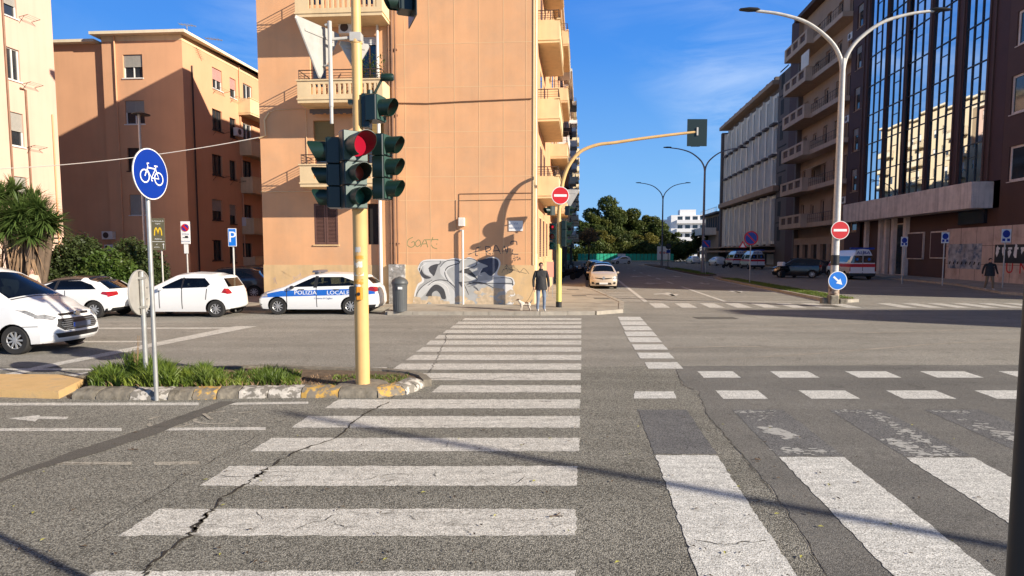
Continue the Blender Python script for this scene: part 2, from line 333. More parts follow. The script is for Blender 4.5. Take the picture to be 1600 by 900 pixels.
M['grn_off'] = mat('green lens unlit', (.03,.16,.12), .25)
M['sblue'] = mat('sign blue', (.003,.034,.28), .35, var=.05)
M['sblue2'] = mat('sign light blue', (.01,.17,.62), .4, var=.05)
M['sred'] = mat('sign red', (.55,.015,.02), .4, var=.05)
M['swhite'] = mat('sign white', (.78,.77,.74), .45, var=.04)
M['sback'] = mat('sign back grey', (.46,.44,.40), .5, metal=.3, var=.12, vscale=6)
M['sbrown'] = mat('sign olive brown', (.115,.10,.055), .5)
M['syellow'] = mat('sign yellow', (.85,.55,.02), .4)
M['carwhite'] = mat('white car paint', (.76,.76,.75), .25, spec=.5, coat=.6)
M['carblack'] = mat('black car paint', (.012,.012,.014), .2, coat=.7)
M['cardark'] = mat('dark car paint', (.03,.035,.045), .22, coat=.7)
M['cargrey'] = mat('grey car paint', (.22,.23,.25), .25, metal=.4, coat=.6)
M['carbeige'] = mat('pale gold car paint', (.62,.52,.40), .26, metal=.2, coat=.6)
def car_glass():
    m = bpy.data.materials.new('car glass'); m.use_nodes = True; nt = m.node_tree; nt.nodes.clear(); N = nt.nodes.new; K = nt.links.new
    o = N('ShaderNodeOutputMaterial'); tr = N('ShaderNodeBsdfTransparent'); tr.inputs[0].default_value = (.34,.40,.38,1); gl = N('ShaderNodeBsdfGlossy'); gl.inputs['Roughness'].default_value = .02; gl.inputs[0].default_value = (.9,.95,1,1)
    fr = N('ShaderNodeFresnel'); fr.inputs[0].default_value = 1.55; mr = N('ShaderNodeMapRange'); mr.inputs['To Min'].default_value = .06; mr.inputs['To Max'].default_value = 1.0
    mx_ = N('ShaderNodeMixShader'); K(fr.outputs[0], mr.inputs['Value']); K(mr.outputs[0], mx_.inputs[0]); K(tr.outputs[0], mx_.inputs[1]); K(gl.outputs[0], mx_.inputs[2]); K(mx_.outputs[0], o.inputs[0]); return m
M['carglass'] = car_glass()
def two_sided(m, inner=(.03,.03,.032)):       # lined on the inside, painted on the outside
    nt = m.node_tree; p = nt.nodes['Principled BSDF']; o = nt.nodes['Material Output']; d = nt.nodes.new('ShaderNodeBsdfDiffuse'); d.inputs[0].default_value = (*inner,1); g = nt.nodes.new('ShaderNodeNewGeometry'); x = nt.nodes.new('ShaderNodeMixShader')
    nt.links.new(g.outputs['Backfacing'], x.inputs[0]); nt.links.new(p.outputs[0], x.inputs[1]); nt.links.new(d.outputs[0], x.inputs[2]); nt.links.new(x.outputs[0], o.inputs[0])
def leafy(m, f=.35):                           # leaves let some light through
    nt = m.node_tree; p = nt.nodes['Principled BSDF']; o = nt.nodes['Material Output']; d = nt.nodes.new('ShaderNodeBsdfTranslucent'); x = nt.nodes.new('ShaderNodeMixShader'); x.inputs[0].default_value = f
    src = p.inputs['Base Color'].links[0].from_socket; nt.links.new(src, d.inputs[0]); nt.links.new(p.outputs[0], x.inputs[1]); nt.links.new(d.outputs[0], x.inputs[2]); nt.links.new(x.outputs[0], o.inputs[0])
M['carseam'] = mat('car seam', (.05,.05,.05), .8)
M['chrome'] = mat('chrome', (.7,.7,.7), .15, metal=.9)
M['rim'] = mat('wheel rim silver', (.50,.50,.50), .35, metal=.6)
M['headlamp'] = mat('headlamp', (.45,.45,.45), .1, metal=.5, var=.5, vscale=14)
M['tail'] = mat('tail lamp red', (.28,.008,.014), .15, coat=.5)
M['plate'] = mat('number plate', (.72,.72,.70), .5)
M['polblue'] = mat('police blue', (.01,.12,.50), .3, coat=.4)
M['lampbar'] = mat('light bar', (.10,.10,.13), .3)
M['leaf_hedge'] = mat('hedge leaves', (.07,.12,.02), .5, var=.45, vscale=1.6, col2=(.12,.15,.03), c2scale=1.2)
M['leaf_hedge2'] = mat('hedge dark leaves', (.06,.085,.025), .5, var=.4, vscale=1.6)
M['leaf_ficus'] = mat('ficus leaves', (.068,.098,.020), .6, var=.5, vscale=.22, col2=(.15,.155,.032), c2scale=.16, c2pos=(.45,.6))
M['leaf_yel'] = mat('yellowing leaves', (.17,.155,.03), .6, var=.4, vscale=.4)
M['leaf_tan'] = mat('tan autumn leaves', (.40,.27,.15), .7, var=.3, vscale=.6)
M['leaf_yucca'] = mat('yucca blades', (.10,.155,.04), .4, var=.3, vscale=1.5)
M['dry'] = mat('dry yucca leaves', (.25,.155,.085), .8, var=.4, vscale=2)
M['grass'] = mat('grass blades', (.12,.185,.025), .5, var=.4, vscale=3, col2=(.22,.26,.04), c2scale=1.5)
M['bark'] = mat('bark', (.13,.09,.06), .9, var=.3, vscale=4)
M['brownb'] = mat('brown cladding', (.085,.042,.030), .75, var=.12, vscale=.7)
M['brownp'] = mat('plum brown render', (.075,.038,.036), .8, var=.1, vscale=.7)
M['tan'] = mat('tan render', (.38,.25,.165), .85, var=.08, vscale=.7, streak=.12)
M['tanbal'] = mat('tan balcony concrete', (.52,.37,.26), .85, var=.1, vscale=1, streak=.15)
M['travert'] = mat('travertine slab', (.74,.64,.56), .8, var=.12, vscale=1.5, streak=.35, col2=(.60,.50,.43), c2scale=1.2)
M['marble'] = mat('rosy marble wall', (.60,.45,.37), .75, var=.14, vscale=.9, col2=(.42,.29,.23), c2scale=.8, streak=.15)
M['greyb'] = mat('grey brown render', (.12,.095,.085), .85, var=.1, vscale=.5)
M['wpanel'] = mat('white facade panel', (.80,.74,.64), .8, var=.08, vscale=.5, streak=.15)
M['mirror'] = mat('reflective curtain glass', (.66,.70,.76), .012, metal=1.0)
M['whiteb'] = mat('white render', (.78,.77,.75), .8, var=.04, vscale=.3)
M['fence_green'] = mat('green hoarding', (.03,.42,.26), .6, var=.2, vscale=.25)

for k in ('carwhite','carblack','cardark','cargrey','carbeige'): two_sided(M[k])
for k in ('leaf_hedge','leaf_hedge2','leaf_ficus','leaf_yel','leaf_tan','leaf_yucca','grass'): leafy(M[k])
M['seat'] = mat('dark seat cloth', (.05,.05,.055), .9)
# ================================================================== GROUND, ROADS, MARKINGS
b = MB()
xs = [-900,-60,-20,-8,0,8,20,60,900]; ys = [-200,-20,0,8,16,30,60,150,1500]
for j in range(8):
    for i in range(8):
        n = len(b.v); b.v += [(xs[i],ys[j],0),(xs[i+1],ys[j],0),(xs[i+1],ys[j+1],0),(xs[i],ys[j+1],0)]; b.f.append((n,n+1,n+2,n+3))
struct(b.build('ground', M['asphalt']))
def rag(pts, jit=.006, step=.07):                # polygon with slightly ragged edges
    out = []
    n = len(pts)
    for i in range(n):
        a = Vector(pts[i]); c = Vector(pts[(i+1) % n]); L_ = (c-a).length; k = max(1, min(90, int(L_/step)))
        for q in range(k):
            p = a.lerp(c, q/k); out.append((p.x + random.uniform(-jit,jit), p.y + random.uniform(-jit,jit), p.z))
    return out
def gp(lst, z): return [G(x, y, z) for x, y in lst]
# coarse and newer asphalt sheets
c = MB().poly(rag(gp([(-700,573),(905,573),(1052,572),(1066,602),(1090,612),(1104,650),(1136,684),(1205,765),(1262,850),(1310,930),(1380,1100),(-700,1100)], .002), .02, .12))
struct(c.build('coarse_asphalt', M['asphalt_coarse']))
c = MB().poly(rag(gp([(1054,572),(1900,569),(2600,720),(2600,1100),(1382,1100),(1312,930),(1264,850),(1207,765),(1138,684),(1106,650),(1092,612),(1068,602)], .003), .02, .12))
struct(c.build('new_asphalt', M['asphalt_new']))
edge = MB(); pts = gp([(1054,573),(1067,602),(1091,612),(1105,650),(1137,684),(1206,765),(1263,850),(1311,930)], .007); q = []
for i in range(len(pts)-1):
    for k in range(14): p = pts[i].lerp(pts[i+1], k/14); q.append(p + Vector((random.uniform(-.02,.02), random.uniform(-.01,.01), 0)))
edge.ribbon(q, [random.uniform(.002,.009) for _ in q]); struct(edge.build('asphalt_seam', M['crack']))
# main zebra crossing: sixteen bars, left ends read from the photograph
rows = [(892,930,92,898),(795,837,186,900),(728,759,312,902),(684,705,392,905),(650,668,455,906),(624,638,507,906),(602,613,674,907),(583,594,606,907),(568,577.5,612,908),(554.5,562.5,634,908),(542.5,549.5,650,908),(532,538.5,665,908),(523.5,529,679,908),(515.5,520.5,692,908),(508.5,513,703,908),(502.5,506.5,712,908),(497,500.5,722,908)]
zb = MB()
for t, bo, xl, xr in rows:
    k = (bo - t)
    sl = 1.52 if xl < 660 else 1.2
    zb.poly(rag([G(xl, bo, .005), G(xr, bo, .005), G(xr+.5, t, .005), G(xl + k*sl, t, .005)], .011 if bo > 600 else .004, .06))
struct(zb.build('crosswalk_marking', M['paint']))
db = MB()
dl = [(495,965,990),(502,968,996),(509.5,972,1003),(518,975,1010),(527,980,1017),(538,987,1026),(551,995,1035),(566,1007,1048)]
for t, a, c2 in dl:
    h = (t-395)*.058
    db.poly(rag([G(a+h*.62, t+h, .005), G(c2+h*1.0+10, t+h, .005), G(c2+10, t, .005), G(a, t, .005)], .004, .1))
for y0, y1, lst in ((580,590,[(1090,1145),(1203,1262),(1320,1384),(1437,1506),(1560,1632),(1684,1758)]),(610,623,[(1118,1184),(1248,1320),(1384,1462),(1522,1604),(1664,1750)])):
    for a, c2 in lst:
        s = (y1-y0)/((y0+y1)/2-395); d0 = (a-909)*s; d1 = (c2-909)*s
        db.poly(rag([G(a+d0, y1, .005), G(c2+d1, y1, .005), G(c2, y0, .005), G(a, y0, .005)], .006, .08))
db.poly(rag(gp([(990,622.5),(1057,622.5),(1053,611.5),(992,611.5)], .005), .008, .08))
struct(db.build('cycle_crossing_marking', M['paint_new']))
# broad bars in front on the right, and the blacked-out bars above them
bb = MB(); bd = MB()
def vpx(x, y0, y1): return 910 + (x-910)*(y1-395)/(y0-395)
for a, c2, top in ((1024,1120,711),(1217,1318,714),(1415,1521,715),(1612,1722,716),(1810,1925,717)):
    far = 1100
    bb.poly(rag([G(vpx(a,top,far), far, .0065), G(vpx(c2,top,far), far, .0065), G(c2, top, .0065), G(a, top, .0065)], .010, .06))
    bd.poly(rag([G(a-2, top-2, .005), G(c2, top-2, .005), G(vpx(c2,top,640), 640, .005), G(vpx(a,top,640)-2, 640, .005)], .010, .06))
struct(bb.build('broad_crosswalk_marking', M['paint_new'])); struct(bd.build('blacked_out_marking', M['asphalt_dark']))
M['flake'] = mat('paint flakes', (.42,.41,.38), .8, var=.2, vscale=30)
fl = MB()
def flakes(p0, p1, n, w, sz):
    for _ in range(n):
        t = random.random(); x = p0[0]+(p1[0]-p0[0])*t + random.gauss(0, w); y = p0[1]+(p1[1]-p0[1])*t + random.gauss(0, w*.22)
        c_ = G(x, y, .0075 + random.random()*.001); r = sz*random.uniform(.3,1.3); k = random.randint(5,8); el = random.uniform(1,2.6)
        fl.poly([(c_.x + math.cos(6.283*i/k)*r*el*random.uniform(.5,1.2), c_.y + math.sin(6.283*i/k)*r*random.uniform(.5,1.2), c_.z) for i in range(k)])
flakes((1152,643),(1212,644),40,5,.018); flakes((1180,652),(1200,653),18,8,.014); flakes((1195,668),(1240,682),110,8,.03); flakes((1222,702),(1290,706),60,10,.022)
flakes((1306,643),(1345,643),25,5,.014); flakes((1357,643),(1420,676),60,6,.02); flakes((1385,685),(1450,712),110,8,.026); flakes((1410,670),(1485,712),110,7,.02)
flakes((1458,643),(1525,643),50,5,.016); flakes((1525,662),(1600,692),90,9,.024); flakes((1500,655),(1512,656),8,3,.016)
struct(fl.build('paint_remnants', M['flake']))
# lane lines left
ll = MB()
def seg(x0, y0, x1, y1, h0, h1=None, jit=.005):
    h1 = h1 or h0
    ll.poly(rag([G(x0,y0+h0/2,.005), G(x1,y1+h1/2,.005), G(x1,y1-h1/2,.005), G(x0,y0-h0/2,.005)], jit, .12))
seg(-400,632,311,631,4.2); seg(357,631,482,629,3.4); seg(-400,671.5,190,671,4.6); seg(236,670.5,415,669.5,4.6)
seg(-300,513,150,513,2); seg(150,513,373,512.5,2); seg(100,534,228,533.5,2); seg(-300,577,150,577,2.6); seg(470,576,605,575,2.2)
ll.poly(rag(gp([(-60,600),(-20,600),(56,577.8),(402,509.6),(368,509.6),(60,572)], .007), .006, .2))
ll.poly(rag(gp([(-40,606),(60,597),(150,583),(150,580),(60,590),(-40,600)], .005), .006, .2))
ll.poly(rag(gp([(12,653.5),(55,658.5),(60,654.5),(104,655),(107,651),(62,650.6),(62,648.5)], .005), .006, .1))
struct(ll.build('lane_marking', M['paint']))
lf = MB(); ll = lf
seg(70,723.5,205,724,4.5); seg(240,724,312,723,5); 
for cx_, cy_, rx, ry in ((337,657,33,5.0),(262,663,30,4.6)):
    lf.ribbon([G(cx_+rx*math.cos(a), cy_+ry*math.sin(a), .0065) for a in np.linspace(-.5, 3.6, 26)], .045)
lf.ribbon(gp([(300,655),(318,646),(352,642)], .007), .06); lf.ribbon(gp([(318,646),(330,655)], .012), .045); lf.ribbon(gp([(232,655),(246,651)], .007), .06); lf.ribbon(gp([(372,645),(392,643)], .007), .05)
struct(lf.build('faded_cycle_lane_marking', M['paint_faint']))
# tar repair strip and cracks
ts = MB().poly(rag(gp([(-60,752),(0,747),(120,703),(230,668),(310,640),(345,627),(372,628),(352,634),(250,676),(150,708),(40,738),(-60,775)][::-1], .0085), .012, .12))
struct(ts.build('tar_repair_strip', M['tar']))
ck = MB()
def crack(pts, w0, w1, jit, z=.0095, n=9, gap=0.0):
    P = gp(pts, z); q = []
    for i in range(len(P)-1):
        for k in range(n): p = P[i].lerp(P[i+1], k/n); q.append(p + Vector((random.gauss(0,jit), random.gauss(0,jit), 0)))
    q.append(P[-1]); s = 0
    while s < len(q)-2:
        e = min(len(q), s + random.randint(5, 12)); sub = q[s:e]
        if len(sub) > 2 and random.random() > gap: ck.ribbon(sub, [random.uniform(w0, w1)*(.3 if i in (0, len(sub)-1) else 1) for i in range(len(sub))])
        s = e - 1
crack([(606,628),(560,653),(520,686),(460,706),(415,733),(390,752),(345,780),(320,806),(296,834),(236,880),(225,900)], .008, .042, .016)
crack([(322,800),(308,822),(298,834)], .02, .05, .02); crack([(415,735),(400,748)], .015, .04, .015)
crack([(668,583),(640,600),(612,622)], .006, .02, .01); crack([(700,520),(690,545),(680,566),(668,583)], .006, .02, .02, gap=.25)
crack([(470,655),(400,682),(330,720),(240,775),(150,830),(60,880)], .003, .009, .012, gap=.3)
crack([(620,592),(700,591),(760,594),(800,588),(830,592)], .006, .02, .02)
crack([(1080,843),(1130,850),(1200,845)], .004, .012, .012); crack([(560,825),(650,818),(740,822),(800,812),(880,818)], .003, .010, .03, gap=.35)
crack([(330,745),(450,742),(560,748),(640,740)], .003, .010, .03, gap=.5); crack([(450,830),(540,800)], .003,.01,.02)
for x, y in ((700,690),(780,697),(560,740),(680,735),(820,745),(400,800),(520,815),(640,805),(720,825),(850,830),(620,756)):
    crack([(x,y),(x+random.uniform(-25,25), y+random.uniform(6,14))], .002, .008, .01, n=5)
struct(ck.build('asphalt_crack', M['crack']))
# far roadway markings of the avenue
fr = MB(); z = .005
def strip(lat, y0, y1, w, lat2=None):
    lat2 = lat if lat2 is None else lat2
    fr.poly([ST(lat-w/2,y0,z), ST(lat+w/2,y0,z), ST(lat2+w/2,y1,z), ST(lat2-w/2,y1,z)])
strip(2.95, 27.6, 120, .2); strip(6.6, 27.8, 40, .19); strip(11.1, 27.6, 120, .18)
for Y in (44,51,58,66,75,85,96): strip(6.6, Y, Y+3, .18)
fr.poly([ST(2.95,27.5,z), ST(11.1,27.5,z), ST(11.1,27.75,z), ST(2.95,27.75,z)])
for i in range(24):                                 # crossing over the avenue
    lt = 3.0 + i*1.12
    if 11.0 < lt < 12.9: continue
    fr.poly([ST(lt,24.7,z), ST(lt+.62,24.7,z), ST(lt+.62,26.9,z), ST(lt,26.9,z)])
for i in range(6): Y = 28.0 + i*1.15; fr.poly([ST(1.35,Y,z), ST(2.75,Y,z), ST(2.75,Y+.22,z), ST(1.35,Y+.22,z)])
def arrow(lat, Y, s=1, turn=0):
    fr.poly([ST(lat-.1,Y,z), ST(lat+.1,Y,z), ST(lat+.1,Y+2.6*s,z), ST(lat-.1,Y+2.6*s,z)])
    fr.poly([ST(lat-.45,Y+1.3*s,z), ST(lat-.1,Y,z), ST(lat+.1,Y,z), ST(lat+.45,Y+1.3*s,z)])
    if turn: fr.poly([ST(lat,Y+1.6,z+.001), ST(lat+turn*.9,Y+1.0,z+.001), ST(lat+turn*.9,Y+1.5,z+.001), ST(lat,Y+2.2,z+.001)])
arrow(4.8,31.5,1,-1); arrow(4.9,43,1,1); arrow(4.9,56,1,1); arrow(8.9,34,1,1); arrow(8.9,43,1); arrow(8.9,56,1)
struct(fr.build('avenue_marking', M['paint']))
# streaks of dust in the junction
sk = MB()
for a in ([(1200,510),(1350,520),(1500,516),(1700,505)],[(1120,562),(1280,552),(1450,538),(1700,524)],[(1040,517),(1250,508),(1400,504),(1600,498)],[(980,545),(1150,541),(1330,545)]):
    P = gp(a, .004); q = [P[i].lerp(P[i+1], k/8) for i in range(len(P)-1) for k in range(8)]
    sk.ribbon(q, [.10*math.sin(math.pi*i/(len(q)-1))+.02 for i in range(len(q))])
struct(sk.build('tyre_streak', M['skid']))
# ------------------------------------------------------------------ sidewalks
def walk(name, pts, h=.12, m='pave', kerb=.22):
    b_ = MB(); b_.prism([(p[0],p[1]) for p in pts], -.02, h); o = b_.build(name, M[m]); struct(o)
    k = MB(); c0 = Vector((sum(p[0] for p in pts)/len(pts), sum(p[1] for p in pts)/len(pts), 0))
    return o
def kerbline(pts, w=.2, h=.135, name='kerb', m='kerbstone', ln=1.0):
    b_ = MB()
    for i in range(len(pts)-1):
        a = Vector((pts[i][0],pts[i][1],0)); c_ = Vector((pts[i+1][0],pts[i+1][1],0)); d = c_-a; n = max(1, round(d.length/ln)); u = d.normalized()
        for k in range(n):
            p = a + d*((k+.5)/n); b_.obox((p.x,p.y,h/2-.02+random.uniform(-.003,.003)), u, Vector((-u.y,u.x,0)), (0,0,1), d.length/n/2-.006, w/2, h/2+.02)
    return struct(b_.build(name, M[m]))
gx = lambda px, py: (G(px,py,.12).x, G(px,py,.12).y)
k1 = [(-60,23.8),(-4.6,23.7),(-4.5,21.95),(1.0,21.8),(3.0,21.95),(4.1,22.7),(ST(1.75,26,0).x,26.2),(ST(1.3,30,0).x,30),(ST(.7,35.2,0).x,35.4),(ST(.2,37,0).x,37.4),(ST(.2,132,0).x,132)]
walk('sidewalk', k1 + [(ST(-12,132,0).x,132),(-60,60)])
kerbline(k1[:6]); kerbline(k1[5:9]); kerbline(k1[8:], ln=4)
k2 = [(60,27.5),(ST(25.6,28.5).x,28.0),(ST(23.6,30).x,30.2),(ST(22.9,33).x,33),(ST(25.8,42).x,42),(ST(26.3,60).x,60),(ST(26.3,160).x,160)]
walk('right_sidewalk', k2 + [(ST(40,160).x,160),(60,60)]); kerbline(k2, ln=2)
# drain covers
d = MB()
for x, y, w, h in ((895,452,14,1.4),(905,462,16,1.6),(940,466,14,1.5),(1010,489,0,0)):
    if w: p = G(x,y,.124); d.box(p.x-.35,p.x+.35,p.y-.3,p.y+.3,.118,.124)
p = G(1118,497,0); d.box(p.x-.7,p.x+.7,p.y-.35,p.y+.35,.0,.006)
struct(d.build('manhole_cover', M['tar']))
# median of the avenue with grass
mp_ = [ST(11.3,27.9),ST(11.9,27.3),ST(12.6,27.7),ST(12.9,31),ST(13.0,50),ST(12.2,56),ST(11.5,50)]
struct(MB().prism([(p.x,p.y) for p in mp_], 0, .12).build('median', M['soil'])); kerbline([(p.x,p.y) for p in mp_+[mp_[0]]], w=.16)
mp2 = [ST(11.4,60),ST(12.3,58.5),ST(13.3,60),ST(13.4,84),ST(12.4,88),ST(11.5,84)]
struct(MB().prism([(p.x,p.y) for p in mp2], 0, .12).build('median', M['soil']))
mp3 = [ST(11.4,92),ST(12.3,91),ST(13.3,92),ST(13.4,112),ST(12.4,115),ST(11.5,112)]
struct(MB().prism([(p.x,p.y) for p in mp3], 0, .12).build('median', M['soil']))
# ------------------------------------------------------------------ traffic island
top_edge = [(668,604),(660,596),(640,590),(600,586),(560,585),(480,583),(420,580),(330,583),(230,583),(160,588),(120,600)]
bot_edge = [(112,624),(150,624.5),(250,626),(350,624),(450,622),(520,622),(580,622),(630,617),(660,610),(668,604)]
ip = [G(x,y,0) for x,y in bot_edge] + [G(x,y,.0) for x,y in top_edge[1:-1]]
inner = []
cc = Vector((sum(p.x for p in ip)/len(ip), sum(p.y for p in ip)/len(ip), 0))
ins = [G(x,y-10,0) for x,y in bot_edge[1:-1]] + [G(x,y,0) for x,y in top_edge[1:-1]]
b_ = MB(); b_.prism([(p.x,p.y) for p in ins], -.02, .085); struct(b_.build('island_soil', M['soil']))
# old sloped kerb stones along the front of the island, some with paint left on
M['kw'] = mat('worn white kerb paint', (.52,.48,.42), .85, var=.15, vscale=12, col2=(.2,.18,.15), c2scale=9, c2pos=(.46,.52))
M['ky'] = mat('worn yellow kerb paint', (.50,.30,.07), .85, var=.2, vscale=12, col2=(.2,.17,.13), c2scale=9, c2pos=(.44,.52))
ksn = MB(); kw = MB(); ky = MB()
fx = [112,150,202,262,300,338,372,418,470,528,590,634,652,664]
fy = [624,624.5,625,625.5,625,624,623,622.5,622,622,622,617,611,604]
kind = ['s','s','w','s','y','s','w','w','y','s','yw','w','w']
for i in range(len(fx)-1):
    a = G(fx[i]+.8,fy[i],0); c_ = G(fx[i+1]-.8,fy[i+1],0); d_ = (c_-a); u = d_.normalized(); nn = Vector((-u.y,u.x,0))
    prof = [(0,-.02),(0,.055),(.035,.105),(.09,.135),(.26,.150),(.34,.13),(.34,-.02)]
    vs = []; K_ = 9
    for k in range(K_+1):
        p = a + d_*(k/K_); e = .004 if k in (0,K_) else 0
        for y_, z_ in prof: vs.append(p + nn*(y_+random.uniform(-.014,.014)) + Vector((0,0,z_-e+random.uniform(-.012,.012)*(z_>0))))
    n = len(prof); fs = [(k*n+j, (k+1)*n+j, (k+1)*n+j+1, k*n+j+1) for k in range(K_) for j in range(n-1)] + [tuple(range(n-1,-1,-1)), tuple(K_*n+j for j in range(n))]
    tgt = {'s':ksn,'w':kw,'y':ky,'yw':ky}[kind[i]]
    ksn_t = tgt.add(vs, fs)
struct(ksn.build('island_kerb', M['stone_old'], smooth=True, ang=50)); struct(kw.build('island_kerb_white', M['kw'], smooth=True, ang=50)); struct(ky.build('island_kerb_yellow', M['ky'], smooth=True, ang=50))
# far-side edge of the island
b_ = MB(); P = [G(x,y,0) for x,y in top_edge]
for i in range(len(P)-1):
    d_ = P[i+1]-P[i]; u = d_.normalized(); b_.obox((P[i]+P[i+1])/2+Vector((0,0,.05)), u, Vector((-u.y,u.x,0)), (0,0,1), d_.length/2, .07, .07)
struct(b_.build('island_kerb_far', M['stone_old']))
# footing of the signal pole
p = G(567,603,.09); b_ = MB(); b_.lathe([(.42,0),(.40,.04),(.25,.065),(.0,.07)], 18, (p.x,p.y,.085)); struct(b_.build('pole_footing', M['stone_old'], smooth=True))

# pale yellow concrete slab left of the island
sl = [G(-160,616,0), G(92,623.5,0), G(134,602,0), G(100,596,0), G(-160,594,0)]
b_ = MB(); b_.prism([(p.x,p.y) for p in sl], -.01, .125); tag(b_.build('yellow_kerb_slab', M['yellow_conc']), 'flat yellow concrete slab at the left end of the grassy island', 'slab')
# large closed shells for backs of buildings
def shell(parent, u0, u1, z0, h, depth, m, v0=0.02):
    b_ = MB(); b_.add([(u0,v0,z0),(u0,depth,z0),(u1,depth,z0),(u1,v0,z0),(u0,v0,h),(u0,depth,h),(u1,depth,h),(u1,v0,h)], [(0,1,5,4),(1,2,6,5),(2,3,7,6),(4,5,6,7)])
    return b_.build('rear_wall', M[m], parent)

# twigs and crumbs of debris
for (px, py) in ((1188,718),(210,702),(868,806)):
    b_ = MB(); p = G(px,py,.012)
    for _ in range(3): a = random.uniform(0,6.28); b_.tube([(p.x,p.y,.012),(p.x+math.cos(a)*.06,p.y+math.sin(a)*.06,.02)], .005, 5)
    tag(b_.build('twig', M['bark']), {1188:'dark forked twig on the newer asphalt before the broad white bars',210:'small brown twig lying left of the zebra crossing',868:'small twig lying on the nearest zebra bar'}[px], 'twig')
# ================================================================== BUILDINGS
def hole_wall(u0, u1, z0, z1, holes, depth=.18, v=0.0, mbx=None):
    """wall panel in the local x-z plane with rectangular openings and their reveals"""
    b_ = mbx or MB()
    us = sorted({u0, u1} | {h[0] for h in holes} | {h[1] for h in holes}); zs = sorted({z0, z1} | {h[2] for h in holes} | {h[3] for h in holes})
    us = [u for u in us if u0-1e-6 <= u <= u1+1e-6]; zs = [z for z in zs if z0-1e-6 <= z <= z1+1e-6]
    for i in range(len(us)-1):
        for j in range(len(zs)-1):
            cu, cz = (us[i]+us[i+1])/2, (zs[j]+zs[j+1])/2
            if any(h[0] < cu < h[1] and h[2] < cz < h[3] for h in holes): continue
            b_.add([(us[i],v,zs[j]),(us[i+1],v,zs[j]),(us[i+1],v,zs[j+1]),(us[i],v,zs[j+1])], [(0,1,2,3)])
    for h in holes:
        a, c_, d, e = h[:4]
        b_.add([(a,v,d),(c_,v,d),(c_,v+depth,d),(a,v+depth,d),(a,v,e),(c_,v,e),(c_,v+depth,e),(a,v+depth,e)], [(0,3,2,1),(4,5,6,7),(0,4,7,3),(1,2,6,5)])
    return b_
def window(parent, u0, u1, z0, z1, kind='glass', depth=.14, frame='wframe', glass='glass', roll='roll', sill=True, mull=1, part='window', curtain=0.0, fw=.055, v=0.0):
    """window part: frame mesh, with pane / shutter as its own pieces"""
    f = MB(); d = v + depth; fw = min(fw, (u1-u0)*.16)
    f.box(u0,u0+fw,d-.05,d+.02,z0,z1); f.box(u1-fw,u1,d-.05,d+.02,z0,z1); f.box(u0+fw,u1-fw,d-.05,d+.02,z0,z0+fw); f.box(u0+fw,u1-fw,d-.05,d+.02,z1-fw,z1)
    for k in range(mull):
        m_ = u0 + (u1-u0)*(k+1)/(mull+1); f.box(m_-fw*.55,m_+fw*.55,d-.045,d+.01,z0+fw,z1-fw)
    if sill: f.box(u0-.06,u1+.06,v-.06,d-.052,z0-.06,z0-.002)
    fo = f.build(part, M[frame], parent)
    MB().box(u0+fw*.5,u1-fw*.5,d,d+.012,z0+fw*.5,z1-fw*.5).build('pane', M[glass], fo)
    if kind.startswith('roll'):
        fr = float(kind[4:] or .5); s = MB(); zt = z1 - (z1-z0)*fr; n = max(4, int((z1-zt)/.055))
        for k in range(n):
            za = zt + (z1-zt)*k/n; zb_ = zt + (z1-zt)*(k+1)/n
            s.add([(u0+.01,d-.075,za),(u1-.01,d-.075,za),(u1-.01,d-.06,zb_),(u0+.01,d-.06,zb_)], [(0,1,2,3)])
        s.build('roller_shutter', M[roll], fo)
    return fo
def louvre(parent, u0, u1, z0, z1, v=0.0, m='shutter'):
    f = MB(); mid = (u0+u1)/2
    for a, c_ in ((u0,mid-.01),(mid+.01,u1)):
        f.box(a,a+.07,v-.05,v+.0,z0,z1); f.box(c_-.07,c_,v-.05,v,z0,z1); f.box(a+.07,c_-.07,v-.05,v,z0,z0+.08); f.box(a+.07,c_-.07,v-.05,v,z1-.08,z1)
        n = int((z1-z0-.16)/.055)
        for k in range(n):
            z = z0+.08+(k+.5)*(z1-z0-.16)/n; f.add([(a+.07,v-.045,z-.03),(c_-.07,v-.045,z-.03),(c_-.07,v-.008,z+.025),(a+.07,v-.008,z+.025)], [(0,1,2,3)])
    return f.build('louvre_shutter', M[m], parent)
